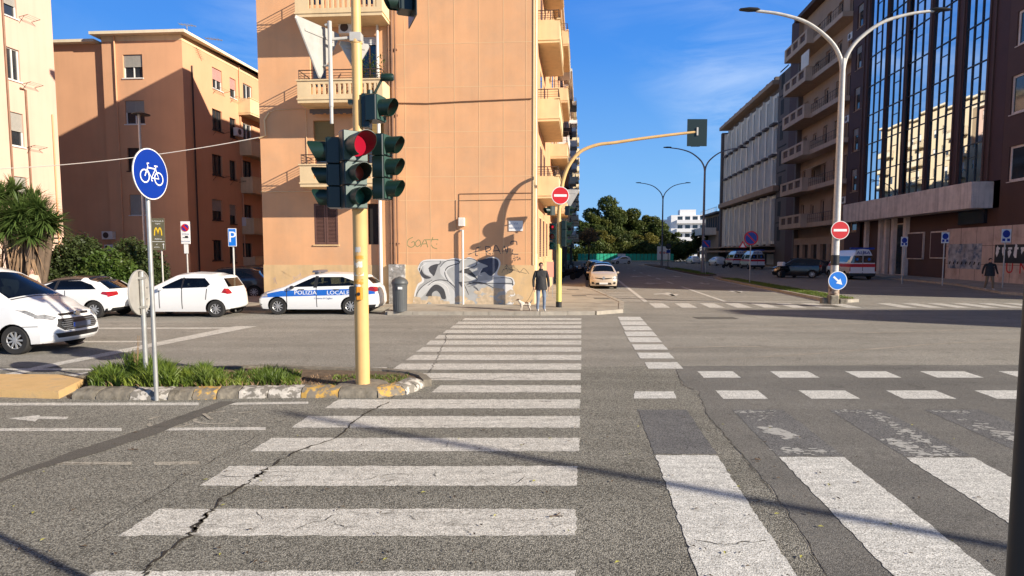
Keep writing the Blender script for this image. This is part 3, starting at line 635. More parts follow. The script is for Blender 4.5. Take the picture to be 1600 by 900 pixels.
def balcony(parent, u0, u1, zb, proj, h=.95, slab=.22, m='cream', slots=True, rail=True, v=0.0, wall_top=.62, slotside='front', railm='iron', doors=None):
    """slab + parapet as one part, railing on top as its piece; local y negative = outward"""
    f = MB(); y0 = v - proj; t = .10; zt = zb + slab + wall_top
    f.box(u0,u1,y0,v-.002,zb,zb+slab)
    f.box(u0-.03,u1+.03,y0-.03,v-.002,zb+slab*.55,zb+slab*.8)
    if slots:
        zs0, zs1 = zb+slab+.10, zt-.12
        for (a, c_) in ((u0,u1),):
            f.box(a,c_,y0,y0+t,zb+slab+.001,zs0); f.box(a,c_,y0,y0+t,zs1,zt)
            w = c_-a; e = w*slots if isinstance(slots, float) else .85
            f.box(a,a+e,y0,y0+t,zs0,zs1); f.box(c_-e*.4,c_,y0,y0+t,zs0,zs1)
            n = max(3, int((w-1.4*e)/.2)); 
            for k in range(n):
                x = a+e+(w-1.4*e)*(k+.62)/n; f.box(x-.045,x+.045,y0,y0+t,zs0,zs1)
    else: f.box(u0,u1,y0,y0+t,zb+slab+.001,zt)
    f.box(u0,u0+t,y0+t+.001,v-.002,zb+slab+.001,zt); f.box(u1-t,u1,y0+t+.001,v-.002,zb+slab+.001,zt)
    f.box(u0-.04,u1+.04,y0-.04,y0+t+.03,zt+.001,zt+.05)
    o = f.build('balcony', M[m], parent)
    if rail:
        r = MB(); zr = zt + .42
        pts = [(u0+.05,v),(u0+.05,y0+.05),(u1-.05,y0+.05),(u1-.05,v)]
        for zz, ra in ((zr,.022),(zt+.30,.010),(zt+.2,.010),(zt+.11,.010)):
            r.tube([(p[0],p[1],zz) for p in pts], ra, 6)
        n = max(2, int((u1-u0)/1.1))
        for k in range(n+1): r.tube([(u0+.05+(u1-u0-.1)*k/n,y0+.05,zt+.04),(u0+.05+(u1-u0-.1)*k/n,y0+.05,zr)], .014, 6)
        for uu in (u0+.05,u1-.05): r.tube([(uu,v-proj*.45,zt),(uu,v-proj*.45,zr)], .014, 6)
        r.build('railing', M[railm], o)
    return o
def ac_unit(parent, u, z, v=0.0, s=1.0, n='air_conditioner'):
    f = MB().bbox(u-.4*s,u+.4*s,v-.32,v-.02,z,z+.55*s,.02); o = f.build(n, M['wframe'], parent)
    MB().lathe([(.21*s,0),(.20*s,-.012),(.05,-.014),(0,-.014)], 16, (u-.08,v-.322,z+.28*s), 'y').build('fan_grille', M['iron'], o); return o
def drying_rack(parent, u, z, v=0.0, w=.9, out=.55, part='clothes_rack'):
    f = MB(); f.tube([(u,v,z),(u,v-out,z+.1)], .014, 5); f.tube([(u+w,v,z),(u+w,v-out,z+.1)], .014, 5)
    for k in range(3): f.tube([(u,v-out*(.4+.3*k),z+.04+.03*k),(u+w,v-out*(.4+.3*k),z+.04+.03*k)], .006, 4)
    f.tube([(u,v,z-.3),(u,v-out*.6,z+.06)], .01, 5)
    return f.build(part, M['iron'], parent)
def loc_poly(fr, pts): return [fr.loc(p[0], p[1]) for p in pts]

# ------------------------------------------------------------------ centre corner building
cx0 = atY(832, 470, 24.9).x
FC = Frame(cx0, 24.9, R(-4))
cb = thing('corner_apartment_building', 'peach corner apartment block with graffiti on its cream plinth and traffic signal shadow', 'building', (FC.o.x, FC.o.y, 0), FC.a)
uL = FC.hit(409, 300)[0]; H = 18.05
uCorner = uL
pr = {k: FC.hit(*k) for k in ()}
zb_ = FC.hit(640, 414)[1]
# openings read off the photograph
def fr_(fr, x0, x1, y0, y1): a = fr.hit(x0,(y0+y1)/2)[0]; c_ = fr.hit(x1,(y0+y1)/2)[0]; return (a, c_, fr.hit((x0+x1)/2,y1)[1], fr.hit((x0+x1)/2,y0)[1])
h1 = fr_(FC,484,509,61,136); h2 = fr_(FC,563,589,56,136); h3 = fr_(FC,490,523,188,262); h4 = fr_(FC,572,600,188,262)
h5 = fr_(FC,491,528,318,382); h6 = fr_(FC,574,596,318,382)
fl = h1[2]-h3[2]
h7 = (h1[0],h1[1],h1[2]+fl,h1[3]+fl); h8 = (h2[0],h2[1],h2[2]+fl,h2[3]+fl)
h9 = (h1[0],h1[1],h1[2]+2*fl,h1[3]+2*fl)
holes = [h1,h2,h3,h4,h5,h6,h7,h8]
w_ = hole_wall(uL, 0, zb_, H, holes, .22)
# other walls: far side along the avenue, back, left
Dl = (DV.dot(FC.x), DV.dot(FC.y)); NL = 7.2
backL = (uL + Dl[0]*NL, Dl[1]*NL)
sideEnd = (Dl[0]*24, Dl[1]*24); wingL = (sideEnd[0]-7.2, sideEnd[1]+.3); innerC = (-7.0 + Dl[0]*NL, Dl[1]*NL)
foot = [(0,0), sideEnd, wingL, innerC, backL, (uL,0)]
vs = []
for i in range(5):
    a, c_ = foot[i], foot[i+1]
    w_.add([(a[0],a[1],0),(c_[0],c_[1],0),(c_[0],c_[1],H),(a[0],a[1],H)], [(0,1,2,3)])
w_.poly([(p[0],p[1],H) for p in foot])
w_.build('wall', M['peach'], cb)
pl = MB(); pl.prism([(uL-.02,-.012),(.062,-.012),(.062+Dl[0]*24,Dl[1]*24),(0+Dl[0]*24,Dl[1]*24),(-.1,.1),(uL-.02,.1)], .1, zb_); pl.build('plinth', M['creamband'], cb)
c_ = MB(); c_.prism([(uL-.5,-.5),(.5,-.5),(sideEnd[0]+.5,sideEnd[1]),(wingL[0],wingL[1]),(innerC[0],innerC[1]),(backL[0]-.5,backL[1]+.3)], H, H+.25); c_.build('cornice', M['cream'], cb)
# cream corner strip and thin score lines that divide the render
s_ = MB()
cs = MB(); cs.box(.004,.05,-.03,.0,zb_,H)
cs.prism([(.004,0),(.03,0),(.03+Dl[0]*2.3,Dl[1]*2.3),(Dl[0]*2.3+.004,Dl[1]*2.3)], zb_, H); cs.build('corner_strip', M['cream'], cb)
for px in (634,672,711,749,787,822):
    u = FC.hit(px,250)[0]; s_.box(u-.012,u+.012,-.006,-.001,zb_,H)
for py in (68,40-62,160-24,230,276,313,395,206):
    z = FC.hit(700,py)[1]
    if z < H: s_.box(FC.hit(622,300)[0],-.01,-.005,-.0008,z-.012,z+.012)
M['score'] = mat('score line', (.72,.47,.25), .9); s_.build('score_lines', M['score'], cb)
for hh in (h1,h7): window(cb,*hh,kind='roll.18',roll='wframe',depth=.18,mull=1,sill=False,frame='shutter')
for hh in (h2,h8): window(cb,*hh,kind='roll.16',roll='wframe',depth=.18,mull=1,sill=False,frame='shutter')
M['tanshade'] = mat('ochre roller blind', (.30,.20,.07), .8)
window(cb,*h3,kind='roll.82',roll='tanshade',depth=.18,mull=0,sill=False,frame='shutter'); window(cb,*h4,kind='roll.6',roll='tanshade',depth=.18,mull=0,sill=False,frame='shutter')
fo = MB().box(h5[0],h5[1],.16,.18,h5[2],h5[3]).box(h5[0]-.05,h5[1]+.05,-.05,.0,h5[2]-.06,h5[2]-.005).build('window', M['creamband'], cb); louvre(fo,h5[0]+.01,h5[1]-.01,h5[2]+.01,h5[3]-.01,v=.05)
fo = MB().box(h6[0],h6[1],.2,.22,h6[2],h6[3]).build('window', M['dark'], cb); l6 = louvre(fo,h6[0]-.35,h6[0]-.02,h6[2]+.01,h6[3]-.01,v=-.01)
# balconies left
PB = 1.15
def bal_at(fr, x0, x1, ybot, proj): a = fr.hit(x0,ybot,-proj); c2 = fr.hit(x1,ybot,-proj); return a[0], c2[0], a[1]
for x0, x1, yb in ((461,597,27),(465,598,161),(469,600,292)):
    a, c2, z = bal_at(FC, x0, x1, yb, PB); balcony(cb,a,c2,z,PB,slots=.16,wall_top=.62)
a, c2, z = bal_at(FC, 461, 597, 27, PB); balcony(cb,a,c2,z+fl,PB,slots=.16)
# washing and blinds
ac_unit(cb, FC.hit(545,48)[0], FC.hit(545,56)[1], s=.8)
r = MB(); 
for k, (x0, x1) in enumerate(((484,597),)):
    a = FC.hit(x0,172,-.4)[0]; c3 = FC.hit(x1,172,-.4)[0]; zz = FC.hit(520,170,-.4)[1]
    for q in range(26):
        ua = a+(c3-a)*q/26; r.box(ua,ua+(c3-a)/26-.004,-.42,-.40,zz-.17-.05*abs(math.sin(q*1.3)),zz)
r.build('awning_fringe', M['greyb'], cb)
# plant on the middle balcony
pt = MB()
for _ in range(260):
    u = random.uniform(h2[0]-.1,h2[1]+.5); z = h2[2]+random.betavariate(1.5,2.2)*1.3-.1; a = random.uniform(0,6.28); e = random.uniform(-.6,.9)
    d_ = Vector((math.cos(a)*math.cos(e), math.sin(a)*math.cos(e), math.sin(e)))*random.uniform(.07,.15); p = Vector((u,-.75+random.gauss(0,.12),z)); n_ = Vector((-d_.y,d_.x,.3*d_.z)).normalized()*.03
    pt.add([p-d_, p+n_, p+d_, p-n_], [(0,1,2,3)])
pp = FC.world(0,0)
po = thing('balcony_shrub', 'bushy green potted shrub on the middle balcony behind the yellow signal pole', 'plant', (pp.x,pp.y,0), FC.a)
pt.build('foliage', M['leaf_hedge'], po); MB().lathe([(.12,0),(.16,.28),(.17,.3)], 14, (h2[1]-.1,-.75,h2[2]-.32)).build('pot', M['creamband'], po)
cl = MB(); ub0 = FC.hit(565,60)[0]
# pipes
p_ = MB()
for px, r_ in ((611,.035),(616,.05),(621,.035)):
    u = FC.hit(px,300)[0]; p_.tube([(u,-.09,FC.hit(616,412)[1]),(u,-.09,H)], r_, 8)
    for zz in np.arange(2.6,H,2.6): p_.box(u-.07,u+.07,-.1,-.0,zz,zz+.05)
p_.build('downpipe', M['pipe'], cb)
u = FC.hit(594,250)[0]; p_ = MB(); p_.tube([(u,-.13,.1),(u,-.13,FC.hit(594,130)[1]),(u,-.13,FC.hit(590,35)[1])], [.075,.07,.05], 10); p_.tube([(u,-.13,FC.hit(590,35)[1]),(u-.15,-.5,FC.hit(590,27)[1])], .05, 8); p_.build('downpipe', M['wpipe'], cb)
z1_ = FC.hit(700,159)[1]; p_ = MB(); a = FC.hit(622,200)[0]; p_.tube([(a,-.03,z1_-.02),(a+1.2,-.03,z1_-.06),(a+2.6,-.03,z1_-.01),(-.05,-.03,z1_+.06)], .022, 6); p_.build('cable_run', M['pipe'], cb)
z2_ = FC.hit(700,303)[1]; ubx = FC.hit(722,348); p_ = MB(); a = FC.hit(718,320)[0]
p_.tube([(0,-.02,z2_+.02),(a,-.02,z2_),(a-.02,-.02,ubx[1]+.15)], .013, 5); p_.tube([(0,-.02,z2_-.24),(a+.0,-.02,z2_-.27)], .008, 5); p_.tube([(ubx[0]-.25,-.02,z2_-.25),(ubx[0]-.25,-.02,ubx[1]-.25),(ubx[0],-.02,ubx[1]-.3)], .008, 5); p_.build('cable_run', M['pipe'], cb)
o = MB().bbox(ubx[0]-.13,ubx[0]+.13,-.22,-.002,ubx[1]-.14,ubx[1]+.2,.02).build('meter_box', M['wpipe'], cb)
p_ = MB(); u = FC.hit(724,420)[0]; p_.tube([(u,-.14,.1),(u,-.14,ubx[1]-.3),(u-.1,-.05,ubx[1]-.32)], .045, 8); p_.build('downpipe', M['wpipe'], cb)
zb2 = zb_
mt = fr_(FC,609,634,413,475); MB().box(mt[0],mt[1],-.16,-.013,.12,mt[3]).build('utility_cabinet', mat('posted metal box', (.30,.28,.25), .7, var=.5, vscale=6, col2=(.55,.53,.5), c2scale=5, c2pos=(.55,.6)), cb)
sg = fr_(FC,795,817,345,361); so_ = MB().box(sg[0],sg[1],-.03,-.008,sg[2],sg[3]).build('street_name_plate', M['swhite'], cb)
M['fadedtxt'] = mat('faded lettering', (.22,.26,.38), .7)
text_on('VIA', .13, ((sg[0]+sg[1])/2,-.034,(sg[2]+sg[3])/2+.09), (1,0,0), (0,0,1), so_, M['fadedtxt']); text_on('SAN GIULIO', .10, ((sg[0]+sg[1])/2,-.034,(sg[2]+sg[3])/2-.09), (1,0,0), (0,0,1), so_, M['fadedtxt'])
# wires on the left part of the wall
p_ = MB(); a = FC.hit(408,300)[0]
p_.tube([(a,-.03,FC.hit(408,300)[1]),(FC.hit(500,299)[0],-.03,FC.hit(500,299)[1])], .016, 5)
q1 = FC.hit(430,172); q2 = FC.hit(478,170); p_.tube([(q1[0]-.25,-.03,q1[1]-.1),(q1[0],-.03,q1[1]),(q2[0],-.03,q2[1]),(q2[0]+.02,-.03,q2[1]-2.6)], .014, 5)
q3 = FC.hit(416,212); p_.tube([(q1[0]-.25,-.03,q1[1]-.1),(q1[0]-.45,-.05,q1[1]-.4),(q3[0],-.05,q3[1]),(uL-.02,-.05,q3[1]-.1)], .035, 6); p_.build('cable_run', M['cream'], cb)
# side facade along the avenue: windows, shutters, balconies
FS = Frame(0, 0, 0); FS.o = FC.world(0,0); FS.a = math.atan2(DV.y, DV.x); FS.x = Vector((DV.x,DV.y,0)); FS.y = Vector((-DV.y,DV.x,0))
se = bpy.data.objects.new('avenue_facade', None); COL.objects.link(se); se.parent = cb; se.rotation_euler = (0,0,FS.a-FC.a); se['label'] = 'avenue side of the peach block with cream balconies'
def flat_window(parent, u0, u1, z0, z1, m='shutter', part='window', pane='glass', v=0.0):
    o = MB().box(u0,u1,v-.05,v-.002,z0,z1).build(part, M['cream'], parent); p = MB()
    if m in ('glass','mirror','dark'): p.box(u0+.07,u1-.07,v-.058,v-.051,z0+.07,z1-.07)
    else:
        n = int((z1-z0)/.09)
        for k in range(n): za = z0+.05+(z1-z0-.1)*k/n; p.box(u0+.06,u1-.06,v-.072,v-.051,za,za+(z1-z0-.1)/n*.8)
    p.build('shutter' if m not in ('glass','mirror','dark') else 'pane', M[m], o); return o
for kf in range(5):
    z0 = 4.68 + kf*3.39
    if z0 > 17: break
    f_ = balcony(se,2.7,7.9,z0,.95,slots=False,slab=.2,wall_top=.78,railm='iron')
    flat_window(se,3.4,4.7,z0+.25,z0+2.5,'shutter' if kf!=1 else 'glass'); flat_window(se,5.9,7.1,z0+.25,z0+2.5,'shutter')
    if kf < 4: balcony(se,13.5,19,z0,1.05,slots=False,slab=.2,wall_top=.7); flat_window(se,14,15.4,z0+.3,z0+2.5,'glass'); flat_window(se,17,18,z0+.3,z0+2.5)
    for u in (1.1,10.2,12.0,21.5):
        if u > 2: flat_window(se,u-.5,u+.5,z0+.9,z0+2.4,'shutter')
# vertical cream strips at the side + ground floor shutters
for u in (.9,3.2,5.6,8.4): flat_window(se,u-.1 if u<1 else u,u+.35 if u<1 else u+1.1,2.0,3.9,'shutter')
p_ = MB(); p_.tube([(.55,-.08,.1),(.55,-.08,H)], .05, 8); p_.build('downpipe', M['cream_w'], se)
p_ = MB(); p_.tube([(1.4,-.06,2.2),(1.4,-.06,H)], .03, 8); p_.build('downpipe', M['pipe'], se)
# ------------------------------------------------------------------ graffiti on the centre building
MG = {'g': mat('silver graffiti paint', (.40,.40,.385), .6, var=.12, vscale=3), 'l': mat('pale graffiti paint', (.56,.56,.54), .6, var=.08, vscale=4), 'k': mat('black graffiti line', (.06,.06,.065), .7, var=.2, vscale=8), 'b': mat('blue black graffiti shade', (.045,.055,.09), .7, var=.3, vscale=6),
      'w': mat('white graffiti outline', (.72,.70,.66), .7), 'o': mat('olive graffiti line', (.22,.24,.10), .8), 't': mat('worn plaster patch', (.55,.43,.29), .9, var=.25, vscale=6)}
def Z4(x, y): return (640 + x/5.625, 320 + y/5.625)      # coordinates of an enlarged crop
def wp(x, y, v): v = -.012-(abs(v)-.05)*.2; a = FC.hit(*Z4(x, y)); return Vector((a[0], v, a[1]))
def smooth(pts, n=6):
    P = [Vector(p) for p in pts]; out = []
    for i in range(len(P)-1):
        p0, p1, p2, p3 = P[max(i-1,0)], P[i], P[i+1], P[min(i+2,len(P)-1)]
        for k in range(n):
            t = k/n; out.append(.5*((2*p1)+(p2-p0)*t+(2*p0-5*p1+4*p2-p3)*t*t+(3*p1-p0-3*p2+p3)*t**3))
    out.append(P[-1]); return out
gparts = {k: MB() for k in MG}
def gpoly(k, pts, v): P = smooth([wp(x,y,v) for x,y in pts+[pts[0]]], 4)[:-1]; gparts[k].poly(P)
def gline(k, pts, w, v): P = smooth([wp(x,y,v) for x,y in pts], 5); gparts[k].ribbon(P, [w*(.55+.45*math.sin(math.pi*i/(len(P)-1))) for i in range(len(P))], (0,1,0))
gpoly('w', [(70,560),(120,488),(270,478),(330,480),(400,468),(470,478),(520,460),(580,480),(610,500),(700,460),(775,470),(800,520),(770,610),(830,628),(900,640),(925,690),(905,730),(930,800),(900,880),(760,885),(480,885),(300,880),(60,880),(40,800),(70,700),(110,660)], -.052-.006)
gpoly('g', [(80,560),(120,498),(270,490),(330,492),(400,480),(470,488),(520,472),(580,490),(600,520),(700,472),(768,480),(775,560),(720,625),(850,638),(905,655),(905,700),(840,700),(820,740),(870,800),(850,875),(480,872),(330,872),(70,872),(55,800),(80,715),(130,665)], -.0612)
gpoly('l', [(270,545),(330,492),(400,485),(440,510),(350,560),(330,600),(395,700),(380,725),(310,650),(270,600)], -.064)
gpoly('l', [(80,760),(140,700),(240,660),(330,690),(400,770),(400,860),(330,860),(320,800),(240,700),(160,760),(70,840)], -.064)
gpoly('l', [(440,590),(560,520),(590,530),(500,560),(600,660),(560,670)], -.064)
gpoly('l', [(470,680),(600,672),(800,645),(880,650),(900,690),(820,690),(700,700),(600,690)], -.064)
gpoly('l', [(120,505),(260,498),(235,530),(170,560),(200,620),(130,600)], -.064)
gpoly('b', [(600,490),(700,470),(770,490),(775,560),(715,625),(660,590),(625,600),(640,560),(690,540),(650,520),(610,505)], -.067)
gpoly('k', [(140,800),(190,725),(240,700),(300,740),(320,820),(285,825),(265,780),(235,755),(200,775),(190,810)], -.067)
gpoly('k', [(80,560),(100,620),(140,650),(190,640),(130,610),(100,560)], -.067); gpoly('k', [(432,585),(500,560),(540,580),(595,650),(530,610),(470,600)], -.067)
gpoly('k', [(430,680),(470,690),(480,735),(455,720)], -.067); gpoly('k', [(165,560),(190,600),(215,625),(240,560),(250,520),(190,535)], -.066)
gpoly('k', [(60,845),(150,845),(155,870),(60,870)], -.067)
for pts, w in (([(270,492),(265,520),(200,545),(175,580),(215,625)],.035),([(270,545),(320,495),(400,485),(440,510),(340,545),(310,600),(340,670),(400,730)],.04),([(160,710),(230,665),(330,668),(400,720)],.035),
    ([(430,505),(500,470),(580,485),(590,520),(560,545),(440,590),(500,600),(590,650),(570,670),(430,680)],.035),([(500,705),(580,680),(680,700),(760,745)],.04),([(600,500),(700,470),(770,485),(775,550),(720,625)],.03),([(430,680),(600,690),(880,690),(905,705),(890,650),(800,640)],.035),([(55,850),(60,790),(110,720),(200,660)],.03),([(480,700),(520,790)],.03),([(560,720),(600,750),(605,790)],.04),([(510,720),(560,712),(600,740)],.02),([(860,780),(900,820),(905,870)],.02)): gline('k', pts, w, -.070)
for pts in ([(185,690),(260,680),(330,720),(350,790)],[(300,560),(330,620),(380,700)],[(480,560),(540,545)],[(620,672),(780,668)],[(640,560),(610,610),(640,625)],[(90,590),(110,540),(150,515)]): gline('w', pts, .03, -.0715)
for _ in range(70):
    x = random.choice([random.uniform(60,340), random.uniform(420,960), random.uniform(600,960)]); y = random.uniform(810,880) if x < 600 else random.uniform(745,880)
    r_ = random.uniform(10,34); k = random.randint(6,9); gparts['t'].poly([wp(x+math.cos(6.28*i/k)*r_*1.6*random.uniform(.6,1.2), min(884,y+math.sin(6.28*i/k)*r_*random.uniform(.5,1.2)), -.0735-random.random()*.002) for i in range(k)])
# tags above: GOAT and a name
def Z7(x, y): return (620 + x/3.75, 260 + y/3.75)
def w7(x, y, v): v = -.003 if v > -.02 else -.0146; a = FC.hit(*Z7(x, y)); return Vector((a[0], v, a[1]))
def tline(k, pts, w, v=-.008, sm=True):
    P = [w7(x,y,v) for x,y in pts]; P = smooth(P,5) if sm and len(P) > 2 else P; gparts[k].ribbon(P, w, (0,1,0))
for pts in ([(95,415),(68,430),(62,460),(85,474),(105,460),(100,440),(85,447)],[(125,430),(108,450),(120,470),(140,455),(135,435),(125,430)],[(140,472),(165,428),(182,474)],[(150,455),(178,452)],[(170,430),(240,428)],[(212,415),(200,450),(212,474),(236,482)]): tline('o', pts, .028)
for x, y in ((238,430),(232,455)): tline('o', [(x,y),(x+5,y)], .04, sm=False)
for pts in ([(420,516),(460,500),(480,495)],[(465,480),(462,520),(475,522)],[(465,478),(490,472)],[(520,470),(525,520)],[(520,468),(548,475),(545,492),(525,498),(552,515)],[(562,515),(580,462),(608,512)],[(570,495),(602,492)],[(620,510),(628,465),(645,510),(650,470)],[(668,455),(672,440),(700,440),(704,460)],[(680,485),(678,512),(712,515)]): tline('k', pts, .034, sm=True)
for _ in range(26):
    x = random.uniform(675,725); y = random.uniform(528,556); tline('k', [(x,y),(x+random.uniform(-8,8),y+random.uniform(-10,10))], .016, sm=False)
for _ in range(30):
    x = random.uniform(628,690); y = random.uniform(583,612); tline('k', [(x,y),(x+random.uniform(-9,9),y+random.uniform(-12,8))], .016, -.062, sm=False)
for pts in ([(615,625),(640,600),(760,628)],[(660,625),(700,600),(720,622),(745,598),(775,630)]): tline('k', pts, .014, -.062)
for k, b_ in gparts.items():
    if b_.v: o = b_.build('graffiti', MG[k], cb)
for k in range(9):                           # faint scribbles on the plinth behind the patrol car
    x = 430+k*17; P = []
    for q in range(7): a = FC.hit(x+random.uniform(-9,9), 432+random.uniform(-13,13)); P.append(Vector((a[0],-.0135,a[1])))
    g_ = MB().ribbon(smooth(P,4), .02, (0,1,0)); g_.build('graffiti', M['creamband'] if k % 2 else M['marble'], cb)

# ------------------------------------------------------------------ left building in half shade (B)
ob = atY(293, 300, 38); FB = Frame(ob.x, ob.y, R(-4))
bb_ = thing('salmon_apartment_building', 'salmon four storey apartment block half in shadow behind the bicycle sign', 'building', (ob.x, ob.y, 0), FB.a)
uB = FB.hit(165,200)[0]; HB = FB.hit(240,55)[1]; uB2 = FB.hit(86,200,.35)[0]
wr = []
for x0, x1, y0, y1 in ((192,223,85,122),(195,227,157,194),(199,229,231,267),(203,231,304,336)): wr.append(fr_(FB,x0,x1,y0,y1))
um = (wr[0][0]+wr[0][1])/2; hol = []
for a in wr: hol.append((um-.62,um+.62,a[2],a[3]))
w_ = hole_wall(uB, 0, 0, HB, hol, .16)
HB2 = FB.hit(120,66)[1]
w_.add([(uB,.35,0),(uB,.35,HB),(uB,0,HB),(uB,0,0)], [(0,1,2,3)]); w_.add([(uB2,.35,0),(uB,.35,0),(uB,.35,HB2),(uB2,.35,HB2)], [(0,1,2,3)])
w_.add([(uB2,.35,0),(uB2,.35,HB2),(uB2,14,HB2),(uB2,14,0)], [(0,1,2,3)])
w_.poly([(uB,0,HB),(0,0,HB),(1.5,14,HB),(uB,14,HB)]); w_.poly([(uB2,.35,HB2),(uB,.35,HB2),(uB,14,HB2),(uB2,14,HB2)])
w_.build('wall', M['peach2'], bb_)
for i, a in enumerate(hol): window(bb_,*a,kind=('roll.52','roll.5','glass','roll.97')[i],mull=1,frame='wframe' if i != 2 else 'iron',roll='roll')
c_ = MB(); DB = (DV.dot(FB.x), DV.dot(FB.y))
c_.prism([(uB-.45,-.45),(.45,-.45),(.45+DB[0]*26,-.2+DB[1]*26),(uB-.45,20)], HB, HB+.17); c_.prism([(uB2-.45,-.08),(uB-.46,-.08),(uB-.46,14),(uB2-.45,14)], HB2, HB2+.17); c_.build('roof', M['cream_w'], bb_)
c_ = MB(); c_.box(uB,0,-.02,-.001,HB-.32,HB-.001); c_.build('frieze', M['cream'], bb_)
p_ = MB(); u = FB.hit(186,200)[0]; p_.tube([(u,-.08,0),(u,-.08,HB)], .05, 6); p_.build('downpipe', M['peach2'], bb_)
shell(bb_, uB+.02, -.02, 0, HB-.02, 12, 'peach2', .4)
ab = MB()
for x, y in ((292,40),(333,62)):
    u, z = FB.hit(x,y,1); ab.tube([(u,1,HB),(u,1,z)], .03, 5); ab.tube([(u-.5,1,z+.1),(u+.6,1,z-.05)], .025, 5)
    for k in range(5): ab.tube([(u-.4+k*.2,.7,z+.08-k*.02),(u-.4+k*.2,1.3,z+.08-k*.02)], .012, 4)
ab.build('roof_aerial', M['steel'], bb_)
ac_unit(bb_, FB.hit(173,370)[0], FB.hit(173,374)[1], s=.9); ac_unit(bb_, FB.hit(175,385)[0], FB.hit(175,392)[1], s=.7)
fb2 = Frame(0,0,0); fb2.o = Vector((ob.x,ob.y,0)); fb2.a = math.atan2(DV.y,DV.x); fb2.x = DV.copy(); fb2.y = Vector((-DV.y,DV.x,0))
sb = bpy.data.objects.new('courtyard_facade', None); COL.objects.link(sb); sb.parent = bb_; sb.rotation_euler = (0,0,fb2.a-FB.a)
hs_ = []; ko = []
for (x0,x1,y0s,kd) in ((334,345,(108,172,242,312,375),'rollp.6'),(361,367,(121,183,249,318,378),'glass')):
    for i, y0 in enumerate(y0s):
        q = fr_(fb2,x0,x1,y0+ (0 if kd!='glass' else 2),y0+32); uc = (q[0]+q[1])/2; wd = .55 if kd != 'glass' else .38; hs_.append((uc-wd,uc+wd,q[2],q[3])); ko.append(i)
for i, y0 in enumerate((133,194,252,320,380)):
    q = fr_(fb2,382,392,y0,y0+38); uc = (q[0]+q[1])/2; hs_.append((uc-.6,uc+.6,q[2],q[3])); ko.append(i+10)
w_ = hole_wall(0, 26, 0, HB, hs_, .16); w_.build('side_wall', M['peach2'], sb)
MB().box(0,26,-.02,-.001,HB-.35,HB-.001).build('side_frieze', M['cream'], sb)
for a, k in zip(hs_, ko):
    window(sb,*a,kind='roll.55' if k in (0,3) else 'glass',roll='rollp' if k == 0 else 'roll',frame='wframe' if k in (0,10,11) else 'iron',mull=1 if a[1]-a[0] > 1 else 0)
    if k < 10 and k in (0,1,2): drying_rack(sb,a[0],a[2]-.1,w=1.1)
for y0 in (160,222,280,344,404):
    q = fb2.hit(381,y0-2,-.9); q2 = fb2.hit(381,y0-2); balcony(sb,hs_[10][0]-.7,hs_[10][1]+1.9,fb2.hit(386,y0+22,-.3)[1],.9,slots=False,rail=False,wall_top=.9)
ac_unit(sb, hs_[11][0]-.9, hs_[11][2]+.6); ac_unit(sb, hs_[13][0]+.2, hs_[13][2]+.2, s=1.1)
p_ = MB(); u = fb2.hit(302,200)[0]; p_.tube([(u,-.07,0),(u,-.07,HB-1.6)], .05, 6); p_.build('downpipe', M['iron'], sb)
p_ = MB(); u = fb2.hit(375,200)[0]; p_.tube([(u,-.07,0),(u,-.07,HB)], .05, 6); p_.build('downpipe', M['peach2'], sb)
# ------------------------------------------------------------------ far left pale peach building (A)
FA = Frame(0,0,0); FA.a = math.atan2(DV.y,DV.x); FA.x = DV.copy(); FA.y = Vector((-DV.y,DV.x,0)); FA.o = ST(-28, 33)
ba = thing('pale_peach_apartment_building', 'pale peach apartment block at the left edge behind the spiky yucca', 'building', (FA.o.x, FA.o.y, 0), FA.a)
hol = []
for x0,x1,y0,y1 in ((8,26,-34,26),(11,31,76,125),(15,35,176,228),(19,39,276,326)):
    q = fr_(FA,x0,x1,y0,y1); hol.append(q)
hol = [(hol[1][0],hol[1][1],h[2],h[3]) for h in hol]
hol += [(h[0]-4.2,h[1]-4.2,h[2],h[3]) for h in hol]
w_ = hole_wall(-16, 0, 0, 21, hol, .16); w_.poly([(-16,0,21),(0,0,21),(0,12,21),(-16,12,21)]); w_.add([(0,0,0),(0,12,0),(0,12,21),(0,0,21)], [(0,1,2,3)]); w_.add([(-16,0,0),(-16,0,21),(-16,12,21),(-16,12,0)], [(0,1,2,3)]); w_.build('wall', M['peach3'], ba)
for i, a in enumerate(hol): window(ba,*a,kind=('roll.7','glass','roll.55','roll.5')[i%4],mull=1 if i%4 == 1 else 0)
p_ = MB()
for px in (14,): u = FA.hit(5,0)[0]; u2 = FA.hit(17,250)[0]; p_.tube([(u2,-.06,0),(u2,-.06,21)], .045, 6)
u = FA.hit(42,200)[0]; zt = FA.hit(36,140)[1]; p_.tube([(u,-.06,0),(u,-.06,zt),(u-.3,-.06,zt+.02)], .045, 6); p_.build('downpipe', M['pipe'], ba)
p_ = MB(); u = FA.hit(90,200)[0]; p_.tube([(-.35,-.05,0),(-.35,-.05,9.5)], .035, 6); p_.build('drain', M['peach'], ba)
for px, py in ((38,30),(43,134),(50,232)): u, z = FA.hit(px,py); drying_rack(ba,u-.3,z,w=.7,out=.5,part='clothes_rack')
p_ = MB(); z = FA.hit(20,372)[1]
for zz in (FA.hit(85,372)[1],FA.hit(85,380)[1]): p_.box(-1.6,-.2,-.03,-.002,zz-.04,zz+.04)
p_.build('vent_grille', M['dark'], ba)
M['pinkw'] = mat('pink lower wall', (.62,.46,.38), .9, var=.12, vscale=1.5, col2=(.5,.4,.3), c2scale=1.2)
MB().box(-16,.03,-.06,-.002,0,2.4).build('plinth', M['pinkw'], ba)
